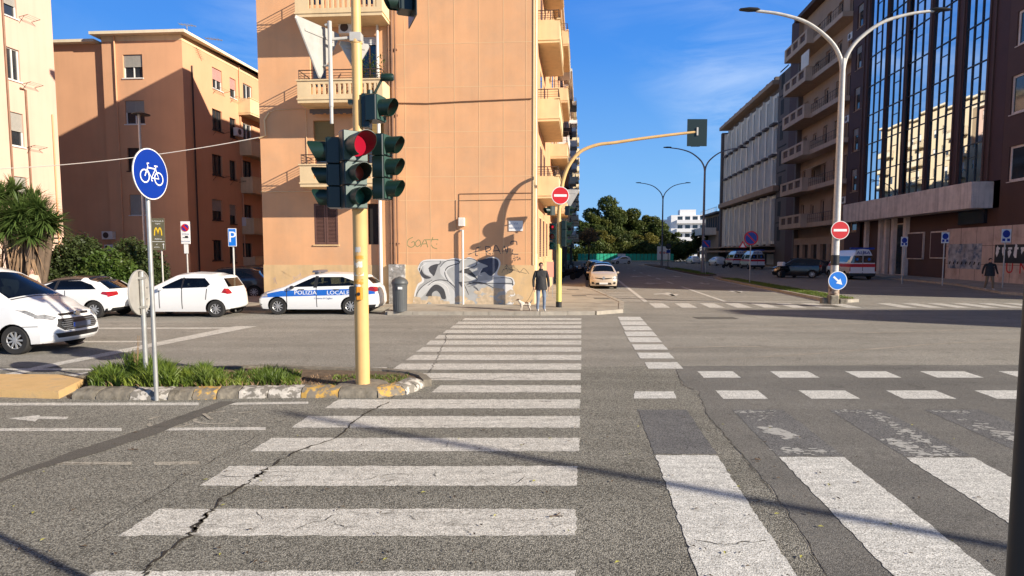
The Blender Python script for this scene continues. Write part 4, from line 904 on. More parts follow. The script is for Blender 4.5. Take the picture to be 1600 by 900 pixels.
# low house seen between the two
ob2 = atY(60, 300, 62); lb = thing('distant_peach_house', 'peach house with a thin roof glimpsed between the two left apartment blocks', 'building', (ob2.x, ob2.y, 0), 0)
zt = atY(88,206,62).z; MB().box(-6,6,0,8,0,zt).build('wall', M['peach2'], lb); MB().box(-6.3,6.3,-.3,8.3,zt,zt+.3).build('roof', M['cream_w'], lb)
p_ = MB(); p_.tube([(1.7,-.05,0),(1.7,-.05,zt)], .06, 6); p_.build('downpipe', M['rosy'], lb)

# ------------------------------------------------------------------ the rest of the left row
M['pale'] = mat('pale yellow render', (.70,.56,.36), .9, var=.06)
def row_block(name, label, lat, y0, y1, h, wallm, balm, seed, proj=1.1, depth=11, dark=False):
    rs = random.Random(seed); o0 = ST(lat, y0); L_ = (y1-y0)/DV.y
    o = thing(name, label, 'building', (o0.x,o0.y,0), math.atan2(DV.y,DV.x))
    hs2 = []; fls = int((h-4.2)/3.35); nb = max(2, int(L_/3.4))
    for f in range(fls):
        for k in range(nb):
            uc = (k+.5)*L_/nb; hs2.append((uc-.55,uc+.55,4.9+f*3.35+ (0 if k % 3 == 1 else .8),4.9+f*3.35+2.3, f, k))
    w_ = hole_wall(0, L_, 3.9, h, hs2, .2); w_.add([(0,0,3.9),(0,0,h),(0,depth,h),(0,depth,3.9)], [(0,1,2,3)]); w_.poly([(0,0,h),(L_,0,h),(L_,depth,h),(0,depth,h)]); w_.add([(L_,0,0),(L_,depth,0),(L_,depth,h),(L_,0,h)], [(0,1,2,3)])
    w_.build('wall', M[wallm], o)
    shell(o, .02, L_-.02, 0, h-.02, depth, wallm, .35)
    MB().box(-.0,L_,-.08,.3,0,3.88).build('shop_front', M['greyb'], o); s_ = MB()
    for k in range(int(L_/3.2)): s_.box(.5+k*3.2,2.9+k*3.2,-.11,-.082,.3,3.1)
    s_.build('shop_windows', M['glass'], o)
    MB().box(-.3,L_+.3,-.6,depth,h,h+.3).build('cornice', M['cream_w'], o)
    for q in hs2:
        kk = rs.choice(['glass','roll.5','roll.9','roll.3'])
        f_ = MB().box(q[0],q[1],.14,.16,q[2],q[3]).build('window', M['wframe'], o); MB().box(q[0]+.07,q[1]-.07,.12,.139,q[2]+.07,q[3]-.07 if kk == 'glass' else q[2]+(q[3]-q[2])*.5).build('pane', M['glass'], f_)
    for f in range(fls):
        for k in range(1, nb, 3):
            uc = (k+.5)*L_/nb; balcony(o,uc-2.0,uc+2.0,4.55+f*3.35,proj,slots=False,m=rs.choice(balm),wall_top=rs.choice([.3,.7,.7]),slab=.2,railm='iron')
    return o
row_block('pink_apartment_building', 'pink and cream apartment block with stacked balconies just beyond the corner block', -2.3, 49.5, 75, 22.5, 'peach2', ['cream','whiteb','iron'], 3)
row_block('cream_apartment_building', 'tall cream and peach block with white balconies further down the left side', -2.0, 77, 103, 24.5, 'peach3', ['cream_w','whiteb'], 5)
row_block('ochre_apartment_building', 'farthest peach block of the left row, next to the park trees', -1.8, 104, 134, 27, 'pale', ['cream_w','cream_w'], 8)

# ------------------------------------------------------------------ RIGHT ROW (facade plane 30 m to the right)
RA = math.atan2(-DV.y, -DV.x)
def rframe(yref, lat=30):
    f = Frame(0,0,0); f.o = ST(lat, yref); f.a = RA; f.x = -DV; f.y = Vector((DV.y,-DV.x,0)); return f
# glass curtain building: five bays
y_a = 45.4; FRg = rframe(y_a)
yv = lambda fr, px, py=300: fr.hit(px,py)[0]
g0 = yv(FRg,1345); g1 = yv(FRg,1545)
gb = thing('glass_office_building', 'dark brown office block with five tall strips of blue mirrored glazing', 'building', (FRg.o.x, FRg.o.y, 0), RA)
zf0 = FRg.hit(1545,325)[1]; zf1 = FRg.hit(1545,284)[1]; HG = 36
bays = [(1357,1379),(1386,1411),(1416,1445),(1455,1487),(1505,1537)]
ends = []
for x0, x1 in bays:
    ends.append((yv(FRg,x0-1.5,150), yv(FRg,x1+2.5,150)))
hol = [(a,c2,zf1+.15,HG-.5) for a,c2 in ends]
w_ = hole_wall(g0-1.2, g1+1.2, zf1, HG, hol, .2); w_.poly([(g0-1.2,0,HG),(g1+1.2,0,HG),(g1+1.2,14,HG),(g0-1.2,14,HG)]); w_.build('wall', M['brownp'], gb)
pi_ = MB()
for i in range(6):
    a = ends[i-1][1] if i else g0-.6; c2 = ends[i][0] if i < 5 else g1
    m_ = (a+c2)/2; pi_.box(a+.12,a+.3,-.10,-.001,zf1,HG); pi_.box(c2-.3,c2-.12,-.10,-.001,zf1,HG)
pi_.build('fins', M['brownb'], gb); shell(gb, g0-1.2, g1+1.2, 0, HG-.02, 14, 'brownb', .6)
for i, (a, c2) in enumerate(ends):
    gl = MB(); n = 4 if i < 4 else 4
    zr = zf1+.15
    k = 0
    rows_ = []
    while zr < HG-.6: rows_.append((zr, min(zr+3.0, HG-.5))); zr += 3.0
    for (z0_, z1_) in rows_:
        for q in range(3):
            ua = a+(c2-a)*q/3; ub = a+(c2-a)*(q+1)/3; dx = .0035*random.gauss(0,1); dz = .0035*random.gauss(0,1)
            gl.add([(ua,.13-dx-dz,z0_),(ub,.13+dx-dz,z0_),(ub,.13+dx+dz,z1_),(ua,.13-dx+dz,z1_)], [(0,1,2,3)])
    go = gl.build('glazing_strip', M['mirror'], gb)
    mu_ = MB()
    for q in range(4): ua = a+(c2-a)*q/3; mu_.box(ua-.04,ua+.04,.05,.115,zf1+.15,HG-.5)
    for (z0_, z1_) in rows_: mu_.box(a,c2,.06,.11,z0_-.045,z0_+.045)
    for (z0_, z1_) in rows_: mu_.box(a+(c2-a)/3,a+2*(c2-a)/3,.07,.105,z0_+1.95,z0_+2.0)
    mu_.build('mullion', M['black'], go)
MB().box(g0-1.1,g1+.2,-1.3,.2,zf0,zf1).box(g0-1.1,g1+.2,-1.32,-1.301,zf1-.25,zf1-.1).build('fascia', M['travert'], gb)
MB().box(g0-1.1,g1+1.2,.35,1,0,zf0).build('ground_floor_wall', M['brownb'], gb)
d_ = MB(); dd = MB()
for x0,x1,y0,y1,m_ in ((1396,1408,349,434,'g'),(1413,1438,363,405,'s'),(1449,1479,361,404,'s')):
    q = fr_(FRg,x0,x1,y0,y1); o = MB().box(q[0],q[1],.22,.349,max(q[2],.05),q[3]).build('shop_window', M['travert'], gb); MB().box(q[0]+.12,q[1]-.12,.19,.219,max(q[2],.1)+.1,q[3]-.12).build('shop_shutter', M['brownp'] if m_ == 's' else M['glass'], o)
for px in (1350,1372,1381,1392,1411): u = yv(FRg,px,400); dd.box(u-.25,u+.25,.0,.345,.0,zf0)
dd.build('pilaster', M['travert'], gb)
q = fr_(FRg,1495,1535,326,350); MB().box(q[0],q[1],.1,.345,q[2],q[3]).build('high_window', M['glass'], gb)
# right-most brown building with marble base
FR1 = rframe(y_a+0); u1a = yv(FR1,1545); r1 = thing('brown_office_building', 'dark brown office block with wide windows above a rosy marble wall of posters', 'building', (FR1.o.x,FR1.o.y,0), RA)
H1 = 23; hol = []
for i, (x0, y0, y1) in enumerate(((1590,5,60),(1580,108,170),(1576,222,279))):
    q = fr_(FR1,x0,1640,y0,y1); hol.append((q[0],q[0]+3.1,q[2],q[3]))
zl = hol[0][2]-hol[1][2]; hol.append((hol[0][0],hol[0][1],hol[0][2]+zl,hol[0][3]+zl))
hol2 = list(hol) + [(a[0]+5.2,a[1]+5.2,a[2],a[3]) for a in hol] + [(a[0]+10.4,a[1]+10.4,a[2],a[3]) for a in hol]
zm = FR1.hit(1560,355)[1]
ue = FR1.loc(ST(30,24.5).x, ST(30,24.5).y)[0]
w_ = hole_wall(u1a+1.21, ue, zm, H1, [h for h in hol2 if h[1] < ue-.2], .22); w_.poly([(u1a+1.2,0,H1),(ue,0,H1),(ue,14,H1),(u1a+1.2,14,H1)]); w_.add([(ue,0,0),(ue,14,0),(ue,14,H1),(ue,0,H1)], [(0,1,2,3)]); w_.add([(u1a+1.21,.0,zm),(u1a+1.21,0,H1),(u1a+1.21,14,H1),(u1a+1.21,14,zm)],[(0,1,2,3)]); w_.build('wall', M['brownb'], r1)
for a in hol2:
    if a[1] < ue-.2: window(r1,*a[:4],kind='glass',mull=1,depth=.16,fw=.16,frame='travert')
um_ = yv(FR1,1480,400); mw = MB(); mw.box(um_,ue,-.1,-.002,0,FR1.hit(1530,355)[1]); mo = mw.build('marble_base', M['marble'], r1); shell(r1, u1a+1.25, ue-.02, 0, H1-.02, 14, 'brownb', .4)
mw = MB(); MB().box(u1a+1.2,um_,-.02,.0,0,zm).build('lower_wall', M['brownb'], r1)
jn = MB(); 
for k in range(1,12): u = um_+k*1.9; jn.box(u-.015,u+.015,-.106,-.101,0,FR1.hit(1530,355)[1])
jn.box(um_,ue,-.106,-.101,1.35,1.38); jn.box(um_,ue,-.106,-.101,2.75,2.78); jn.build('joint_lines', M['greyb'], mo)
q = fr_(FR1,1484,1536,381,420); po_ = MB().box(q[0],q[1],-.13,-.108,q[2],q[3]).build('torn_poster', mat('torn pale poster', (.36,.36,.37), .85, var=.5, vscale=2.2, col2=(.12,.16,.22), c2scale=1.6, c2pos=(.5,.6)), r1)
sc_ = MB()
for i in range(8): u = q[0]+(i+.5)*(q[1]-q[0])/8; sc_.tube([(u,-.14,q[2]+.35),(u+.1,-.14,q[2]+.55)], .05, 5)
sc_.build('poster_figures', M['black'], po_)
q = fr_(FR1,1557,1591,382,411); po_ = MB().box(q[0],q[1]+3,-.13,-.108,q[2],q[3]).build('dark_poster', M['black'], r1); ps = MB()
for i in range(7):
    u = q[0]+.3+i*.62; k = 7; rr = random.uniform(.16,.3); zc = random.uniform(q[2]+.3,q[3]-.4); ps.poly([(u+math.cos(6.28*j/k)*rr*random.uniform(.4,1),-.135,zc+math.sin(6.28*j/k)*rr*2*random.uniform(.4,1)) for j in range(k)])
    ps.box(u-.15,u+.25,-.134,-.131,q[3]-.35,q[3]-.2)
ps.build('poster_figures', M['swhite'], po_)
q = FR1.hit(1580,418)
for i, ch in enumerate(('U','N')): text_on(ch, 1.15, (FR1.hit((1580,1602)[i],419)[0],-.115,FR1.hit(1580,419)[1]), (1,0,0), (0,0,1), r1, M['sred'], depth=.004, name='red_lettering')
# brown balcony apartment building (R3)
FR3 = rframe(66.5); ua = yv(FR3,1346); ub = yv(FR3,1229); r3 = thing('balcony_apartment_building', 'brown and tan apartment block with deep tan balconies behind the street lamp', 'building', (FR3.o.x,FR3.o.y,0), RA)
# along local x: larger u = nearer the viewer
H3 = 35; um2 = yv(FR3,1322); um3 = yv(FR3,1240)
fls = [103,150,200,253,306,356]     # balcony undersides at x = 1235
zf = []
for y in fls: zf.append(FR3.hit(1240,y)[1])
step = (zf[0]-zf[-1])/5; zf = [zf[-1]+i*step for i in range(8) if zf[-1]+i*step+3 < H3]
hol = []; uw = (yv(FR3,1333)+.3)
for y0, y1 in ((20,55),(80,115),(140,182),(205,250),(262,310)):
    pass
zw = [FR3.hit(1333,y)[1] for y in (52,112,175,235,300)]; stp = (zw[0]-zw[4])/4
for i in range(-1, 7):
    z0_ = zw[4]+i*stp
    if z0_+2.6 < H3: hol.append((uw-1.0,uw+.9,z0_,z0_+2.5))
w_ = hole_wall(um2, ua, 0, H3, hol, .25); w_.poly([(ub,0,H3),(ua,0,H3),(ua,14,H3),(ub,14,H3)]); w_.add([(ub,0,0),(ub,0,H3),(ub,14,H3),(ub,14,0)], [(0,1,2,3)]); w_.add([(ub,0,0),(um3,0,0),(um3,0,H3),(ub,0,H3)], [(0,1,2,3)]); w_.build('wall', M['brownp'], r3)
for a in hol: window(r3,*a,kind='roll.3',depth=.2,fw=.22,frame='tan',mull=0)
hol = []
for z in zf:
    for f_ in (.12,.32,.52,.72,.90): u = um3+(um2-um3)*f_; hol.append((u-.7,u+.7,z+.4,z+3.2 if f_ != .32 else z+2.9))
w_ = hole_wall(um3, um2, 0, H3-.8, hol, .3, v=.6); w_.add([(um3,.6,0),(um3,0,0),(um3,0,H3-.8),(um3,.6,H3-.8)], [(0,1,2,3)]); w_.build('tan_wall', M['tan'], r3)
for i, a in enumerate(hol): window(r3,*a,kind='glass',depth=.25,v=.6,frame='tanbal',mull=1,sill=False,fw=.12)
for i, z in enumerate(zf):
    f = MB(); mid = um3+(um2-um3)*.5
    # long parapet with square recesses at the far half, railing balcony at the near half
    f.box(um3+.2,mid,-1.9,.58,z-.25,z+.05); f.box(um3+.2,mid,-1.9,-1.72,z+.051,z+.35); f.box(um3+.2,mid,-1.9,-1.72,z+1.25,z+1.5)
    n = 3
    for k in range(n+1): u = um3+.2+(mid-um3-.9)*k/n; f.box(u,u+.7,-1.9,-1.72,z+.351,z+1.249)
    f.box(um3+.2,um3+.4,-1.71,.58,z+.051,z+1.5); f.box(mid-.2,mid,-1.71,.58,z+.051,z+1.5)
    f.box(mid+.002,um2-.1,-1.1,.58,z-.25,z+.30); fo = f.build('balcony', M['tanbal'], r3)
    g = MB()
    for k in range(n): u = um3+.9+(mid-um3-.9)*k/n; g.box(u,u+(mid-um3-.9)/n-.7,-1.76,-1.74,z+.36,z+1.24)
    g.build('balcony_panel', M['brownb'], fo)
    g = MB(); g.tube([(mid+.02,-1.05,z+1.35),(um2-.12,-1.05,z+1.35)], .035, 5); g.tube([(mid+.02,-1.05,z+.8),(um2-.12,-1.05,z+.8)], .02, 5)
    for k in range(14): u = mid+(um2-mid-.12)*k/13; g.tube([(u,-1.05,z+.3),(u,-1.05,z+1.35)], .018, 4)
    g.build('railing', M['iron'], fo)
    if i in (0,2,4): ac_unit(r3, um2-1.4, z+2.2, v=.6, s=1.4)
aw = MB(); z = zf[1]; aw.add([(um3+5,.5,z+3.2),(um3+9,.5,z+3.2),(um3+9,-1.6,z+2.4),(um3+5,-1.6,z+2.4)], [(0,1,2,3)]); aw.build('awning', M['wpanel'], r3)
z = zf[4]; MB().box(um3+6.8,um3+9.5,-1.85,-1.8,z+1.5,z+3.4).build('balcony_screen', M['wpanel'], r3)
shell(r3, ub+.02, ua-.02, 0, H3-.02, 14, 'brownp', 1.2); MB().box(um3-.3,um2+.3,-.6,.5,H3-.8,H3-.3).build('cornice', M['brownb'], r3)
w_ = hole_wall(um3,um2,.05,4.2,[(um3+1+k*3.1,um3+3+k*3.1,.1,3.3) for k in range(int((um2-um3-3)/3.1)+1)],.4,v=.05); w_.build('shop_front', M['tan'], r3)
g = MB()
for k in range(int((um2-um3-3)/3.1)+1): g.box(um3+1+k*3.1,um3+3+k*3.1,.40,.44,.1,3.3)
g.build('shop_windows', M['glass'], r3)
# grey stair strip + white panelled building (R4)
FR4 = rframe(92); va = yv(FR4,1228); vb = yv(FR4,1212); vc = yv(FR4,1131); r4 = thing('white_panel_office_building', 'long office block with white vertical panels and paired grey windows beside the brown balconies', 'building', (FR4.o.x,FR4.o.y,0), RA)
H4 = FR4.hit(1228,116)[1]
w_ = MB(); w_.box(vb,va+4,.0,5,0,H4+.6); w_.box(vc,vb,.6,5,0,H4-.6); w_.box(vc-1.2,vc,-.6,5,0,H4-1.2); w_.build('wall', M['greyb'], r4)
s_ = MB()
for k in range(7): z = 4+k*3.8; s_.box(vb+1.2,vb+2.6,-.02,-.001,z,z+2.2); s_.box(vb+.6,va-.6,-.05,-.001,z+2.7,z+2.9)
s_.build('stair_windows', M['dark'], r4)
MB().box(vc-1.2,vb,-1.0,2.5,H4-.6,H4+.05).build('cornice', M['tan'], r4)
for k in range(9): u = vc+1+(vb-vc-2)*k/8; MB().box(u-.4,u+.4,-.4,.4,H4+.05,H4+.7).build('roof_vent', M['greyb'], r4)
z_l = FR4.hit(1208,300)[1]; z_b = FR4.hit(1208,384)[1]; NBAY = 9
nfl = [(z_b+.3, z_l-.5)] + [(z_l+.9+(H4-1.6-z_l-.9)*k/3, z_l+.9+(H4-1.6-z_l-.9)*(k+1)/3) for k in range(3)]
pn = MB()
for fi, (z0_, z1_) in enumerate(nfl):
    for k in range(NBAY):
        u0_ = vc+(vb-vc)*k/NBAY; w = (vb-vc)/NBAY
        pn.box(u0_+.05,u0_+w*.28,.25,.59,z0_,z1_); pn.box(u0_+w*.80,u0_+w*.97,.25,.59,z0_,z1_); pn.box(u0_+w*.52,u0_+w*.57,.2,.59,z0_,z1_)
        pn.box(u0_+w*.28,u0_+w*.80,.3,.59,z0_,z0_+.5); pn.box(u0_+w*.28,u0_+w*.80,.3,.59,z1_-.5,z1_)
        for a_, c2 in ((.29,.51),(.58,.79)):
            wo_ = MB().box(u0_+w*a_,u0_+w*c2,.45,.58,z0_+.52,z1_-.52).build('window', M['glass'], r4)
        pn.box(u0_+.0,u0_+.1,-.15,.58,z0_-.3,z1_+.1)
pn.build('panel', M['wpanel'], r4)
for fi in (1,2):
    for k in range(NBAY): u0_ = vc+(vb-vc)*k/NBAY; w = (vb-vc)/NBAY; MB().box(u0_+w*.25,u0_+w*.82,-.5,.2,nfl[fi][1]-.12,nfl[fi][1]+.18).build('window_ledge', M['greyb'], r4)
MB().box(vc-1,vb+1.5,-.9,.55,z_l-.1,z_l+.75).build('string_course', M['tan'], r4); MB().box(vc-14,vb+.5,-2.6,.55,z_b-1.0,z_b-.7).build('canopy', M['tan'], r4)
MB().box(vc-14,vb+.5,-2.2,.5,z_b-.15,z_b+.02).build('canopy_upper', M['tan'], r4)
q = MB()
for k in range(5): u = vb-1.5-k*5.2; q.box(u-3.8,u,.5,.59,.3,z_b-1.3)
q.build('shop_panel', M['wpanel'], r4)
# low two-storey house (R5)
FR5 = rframe(133); wa = vc and FR5.loc(FR4.world(vc-1.3,0).x, FR4.world(vc-1.3,0).y)[0]; wb = yv(FR5,1103); r5 = thing('low_terrace_building', 'low two storey building with a pale balcony ending the right row', 'building', (FR5.o.x,FR5.o.y,0), RA)
H5 = FR5.hit(1130,332)[1]
MB().box(wb,wa,.0,7,0,H5).build('wall', M['tan'], r5); MB().box(wb-.3,wa,-1.2,7.2,H5,H5+.4).build('roof', M['greyb'], r5)
z5 = FR5.hit(1125,366)[1]; MB().box(wb,wa-5,-3.2,-.002,z5,z5+.3).box(wb,wa-5,-3.2,-3.0,z5+.301,z5+1.6).box(wb,wb+.2,-2.999,-.002,z5+.301,z5+1.6).box(wa-5.2,wa-5,-2.999,-.002,z5+.301,z5+1.6).build('balcony', M['wpanel'], r5)
for k in range(6): u = wb+1.5+k*(wa-wb-3)/6; MB().box(u,u+1.8,-.05,-.001,z5+.8,H5-.5).build('window', M['dark'], r5)
s_ = MB(); s_.tube([(wb,-1.1,H5+1.3),(wa,-1.1,H5+1.3)], .05, 5)
for k in range(12): u = wb+(wa-wb)*k/11; s_.tube([(u,-1.1,H5+.4),(u,-1.1,H5+1.3)], .04, 4)
s_.build('roof_railing', M['sback'], r5)
# white block beyond the trees
pw = atY(1075,380,235); wbld = thing('white_apartment_building', 'distant white flat roofed block with banded balconies beyond the park trees', 'building', (pw.x,pw.y,0), R(-8))
zt = atY(1060,336,235).z; b_ = MB(); b_.box(-6.5,12,0,14,0,zt); b_.box(-9.5,-6.5,3,14,0,zt-1.5); b_.box(-3,3,2,8,zt,zt+2.2); b_.build('wall', M['whiteb'], wbld)
for k in range(5):
    z = zt-3.2-k*3.3; o = MB().box(-4.5,12.5,-1.6,-.002,z,z+1.3).build('balcony', M['whiteb'], wbld)
    for q in range(6): MB().box(-4+q*2.8,-2.2+q*2.8,-.06,-.001,z+1.31,z+2.7).build('window', M['glass'], wbld)
# ------------------------------------------------------------------ buildings behind / beside the viewer that cast the shade in the junction
sb_ = thing('side_street_building', 'narrow rendered block out of view to the right of the junction', 'building', (43.5,1.0,0), 0)
MB().box(0,26,1.2,3.0,0,17.2).build('wall', M['brownb'], sb_)
# ================================================================== SIGNALS, LAMPS, SIGNS
def rotz(v, a): c, s = math.cos(a), math.sin(a); return Vector((v[0]*c-v[1]*s, v[0]*s+v[1]*c, v[2]))
def xf(mb_, loc, a):
    mb_.v = [tuple(rotz(v, a) + Vector(loc)) for v in mb_.v]; return mb_
def visor(c, r, ln, n=20, cut=.18, drop=.0):
    """tubular visor open below, pointing to -y"""
    b_ = MB(); A0 = -math.pi/2 + cut*math.pi; A1 = math.pi*1.5 - cut*math.pi; vs = []; 
    for t, rr in ((0,r),(1,r)):
        for k in range(n+1):
            a = A0+(A1-A0)*k/n; l_ = ln*(.55+.45*max(0,min(1,(math.sin(a)+1)/1.6))) if t else 0
            vs.append((c[0]+math.cos(a)*rr, c[1]-l_, c[2]+math.sin(a)*rr-drop*t))
    m_ = n+1; fs = [(k,k+1,m_+k+1,m_+k) for k in range(n)]
    vs2 = [(c[0]+(v[0]-c[0])*.95, v[1], c[2]+(v[2]-c[2])*.95) for v in vs]
    b_.add(vs, fs); b_.add(vs2, [f[::-1] for f in fs]); 
    b_.add(vs[m_:]+vs2[m_:], [(k,k+1,m_+k+1,m_+k) for k in range(n)])
    return b_
def signal_head(parent, loc, a, lamps, w=.30, front='greenl', side='greend', lit=None, unlit=('red_off','red_off','grn_off'), board=None, vl=1.0):
    """lamps: list of (diameter, cell height) from the top; faces local -y turned by a; loc = top centre at the back"""
    z = 0; hb = MB(); fb = MB(); vz = MB(); lenses = []
    for i, (d, h) in enumerate(lamps):
        ww = max(w, d+.07)/2 if d > .25 else w/2
        hb.bbox(-ww, ww, -.20, 0, z-h+.004, z-.002, .018)
        fb.box(-ww+.012, ww-.012, -.212, -.2005, z-h+.016, z-.012)
        zc = z-h/2
        v_ = visor((0,-.213,zc), d/2+.012, d*vl, cut=.10); vz.add(v_.v, v_.f)
        l_ = MB(); l_.lathe([(d/2,0),(d/2*.8,-.012),(d/2*.4,-.02),(0,-.022)], 20, (0,-.214,zc), 'y'); lenses.append(l_)
        z -= h
    hb.box(-.03,.03,0,.06,z+.06,z+.12); hb.box(-.03,.03,0,.06,-.12,-.06)
    H_ = xf(hb, loc, a).build('signal_head', M[side], parent)
    xf(fb, loc, a).build('front_plate', M[front], H_)
    xf(vz, loc, a).build('visor', M['green'], H_, smooth=True)
    for i, l_ in enumerate(lenses):
        xf(l_, loc, a).build('lens', M['red_on'] if lit == i else M[unlit[min(i,2)]], H_, smooth=True)
    if board:
        bx = MB(); bx.bbox(-board[0]/2, board[0]/2, -.0, .02, z-.12, .12, .006); xf(bx, loc, a).build('backing_board', M['greend'], H_)
    return H_
def disc(r, n=40, th=.003):
    return MB().lathe([(r,0),(r,-th),(r*.98,-th*1.6),(0,-th*1.6)], n, (0,0,0), 'y')
def round_sign(parent, loc, a, r, kind, part='sign_plate'):
    """disc facing local -y turned by a"""
    o = xf(MB().lathe([(r-.01,.012),(r,.012),(r,0),(r-.01,0)], 40, (0,0,0), 'y').box(-.02,.02,.012,.045,-.12,-.08).box(-.02,.02,.012,.045,.08,.12), loc, a).build(part, M['sback'], parent)
    def add(name, mb_, m): return xf(mb_, loc, a).build(name, M[m], o)
    def dsk(rr, y): return MB().add([(rr*math.cos(6.2832*k/40), y, rr*math.sin(6.2832*k/40)) for k in range(40)], [tuple(range(39,-1,-1))])
    if kind == 'noentry':
        add('border', dsk(r, -.002), 'swhite'); add('face', dsk(r*.93, -.005), 'sred'); add('bar', MB().box(-r*.72,r*.72,-.009,-.006,-r*.13,r*.13), 'swhite')
    elif kind == 'keepright':
        add('border', dsk(r, -.002), 'swhite'); add('face', dsk(r*.93, -.005), 'sblue2')
        ar = MB(); pts = [(-.62,.10),(.05,.10),(.05,.34),(.66,0),(.05,-.34),(.05,-.10),(-.62,-.10)]; an = R(-42); 
        P = [((x*math.cos(an)-z*math.sin(an))*r, -.009, (x*math.sin(an)+z*math.cos(an))*r) for x, z in pts]; ar.add(P, [tuple(range(6,-1,-1))]); add('arrow', ar, 'swhite')
    elif kind == 'noparking':
        add('border', dsk(r, -.002), 'sred'); add('face', dsk(r*.80, -.005), 'sblue'); b_ = MB(); an = R(-45)
        P = [(-r*.95,-.05),(r*.95,-.05),(r*.95,.05),(-r*.95,.05)]; b_.add([(x*math.cos(an)-z*math.sin(an), -.009, x*math.sin(an)+z*math.cos(an)) for x, z in P], [(0,1,2,3)]); add('bar', b_, 'sred')
    elif kind == 'bicycle':
        add('border', dsk(r, -.002), 'swhite'); add('face', dsk(r*.955, -.005), 'sblue')
        g = MB(); yy = -.010; t = .022*r/.3
        def ring(cx, cz, rr, w):
            g.ribbon([(cx+rr*math.cos(x), yy, cz+rr*math.sin(x)) for x in np.linspace(0,2*math.pi,29)], w, (0,1,0))
        s = r/.375*1.22
        ring(-.115*s,-.035*s,.075*s,.016*s); ring(.13*s,-.045*s,.075*s,.016*s)
        for p in ([(-.115,-.035),(-.055,.085),(-.07,.12),(-.035,.125)],[(-.065,.07),(.075,.07)],[(-.075,.055),(.0,-.045),(.075,.07)],[(.0,-.045),(.13,-.045),(.075,.07)],[(.075,.07),(.083,.10)],[(.055,.105),(.115,.105)],[(.0,-.045),(.0,-.08),(.02,-.08)]):
            g.ribbon([(x*s, yy-.0005, z*s) for x, z in p], .016*s, (0,1,0))
        add('bicycle_symbol', g, 'swhite')
    return o
# ---- foreground yellow signal pole
b0 = G(567, 600, .14); bx, by = b0.x, b0.y
def zat(px, py, Y): return atY(px, py, Y).z
tl = thing('traffic_light', 'big yellow signal pole with a lit red lamp standing on the grassy island', 'traffic light', (bx, by, .1), 0)
def L_(px, py, dy=0): p = atY(px, py, by+dy); return (p.x-bx, dy, p.z-.1)
z1 = L_(560,320)[2]; z2 = L_(553,66)[2]
b_ = MB(); b_.lathe([(.112,0),(.112,z1-.12),(.118,z1-.10),(.118,z1-.02),(.10,z1+.02),(.082,z1+.08),(.078,z2-.03),(.088,z2-.02),(.088,z2+.02),(.074,z2+.06),(.068,z2+1.4),(.066,z2+2.2)], 28); b_.build('pole', M['yellow'], tl, smooth=True)
# overhead arm carries on above the picture
zt = z2+2.2; b_ = MB(); b_.tube([(0,0,zt-.1),(.03,0,zt+.5),(.25,.05,zt+1.0),(.8,.1,zt+1.35),(2.2,.2,zt+1.5)], [.066,.064,.06,.055,.05], 12); b_.build('arm', M['yellow'], tl, smooth=True)
lx = lambda px, py, dy=0: Vector(L_(px, py, dy))
p = lx(556,205,-.24); cz = lx(556,262,-.24)
signal_head(tl, (p.x-.11,-.14,p.z), R(36), [(.32,.46),(.235,.355),(.235,.355)], w=.36, lit=0, vl=1.4)
signal_head(tl, (lx(528,214).x+.05,-.02,lx(528,217).z), R(-80), [(.28,.40),(.23,.34),(.23,.34)], w=.32, front='greend', side='greend')
signal_head(tl, (lx(592,209).x-.05,-.0,lx(592,211).z), R(74), [(.235,.335),(.235,.335),(.235,.335)], w=.30, front='greenl')
signal_head(tl, (lx(577,150).x,.0,lx(577,150).z), R(72), [(.24,.40)], w=.30, front='greenl')
b_ = MB()
for z in (lx(560,215).z, lx(560,300).z, lx(560,160).z): b_.box(-.14,.22,-.05,.05,z-.03,z+.03)
b_.box(.08,.2,-.09,.09,lx(560,196).z-.04,lx(560,148).z); b_.build('bracket', M['greend'], tl)
b_ = MB(); a = lx(583,150); c2 = lx(597,123); b_.tube([a, c2], .02, 6); b_.lathe([(.045,0),(.06,.03),(.06,.17),(.045,.2),(.0,.2)], 14, (c2.x-.02,c2.y,c2.z+.02), 'x'); b_.lathe([(.05,0),(.05,.1),(.0,.12)], 10, (lx(578,152).x,0,lx(578,152).z)); b_.build('detector', M['green'], tl, smooth=True)
b_ = MB(); a = lx(572,200); b_.tube([(a.x-.03,-.08,a.z),(a.x+.02,-.1,a.z+.14),(a.x+.14,-.1,a.z+.2),(a.x+.2,-.08,a.z+.16)], .008, 6); b_.build('cable', M['black'], tl)
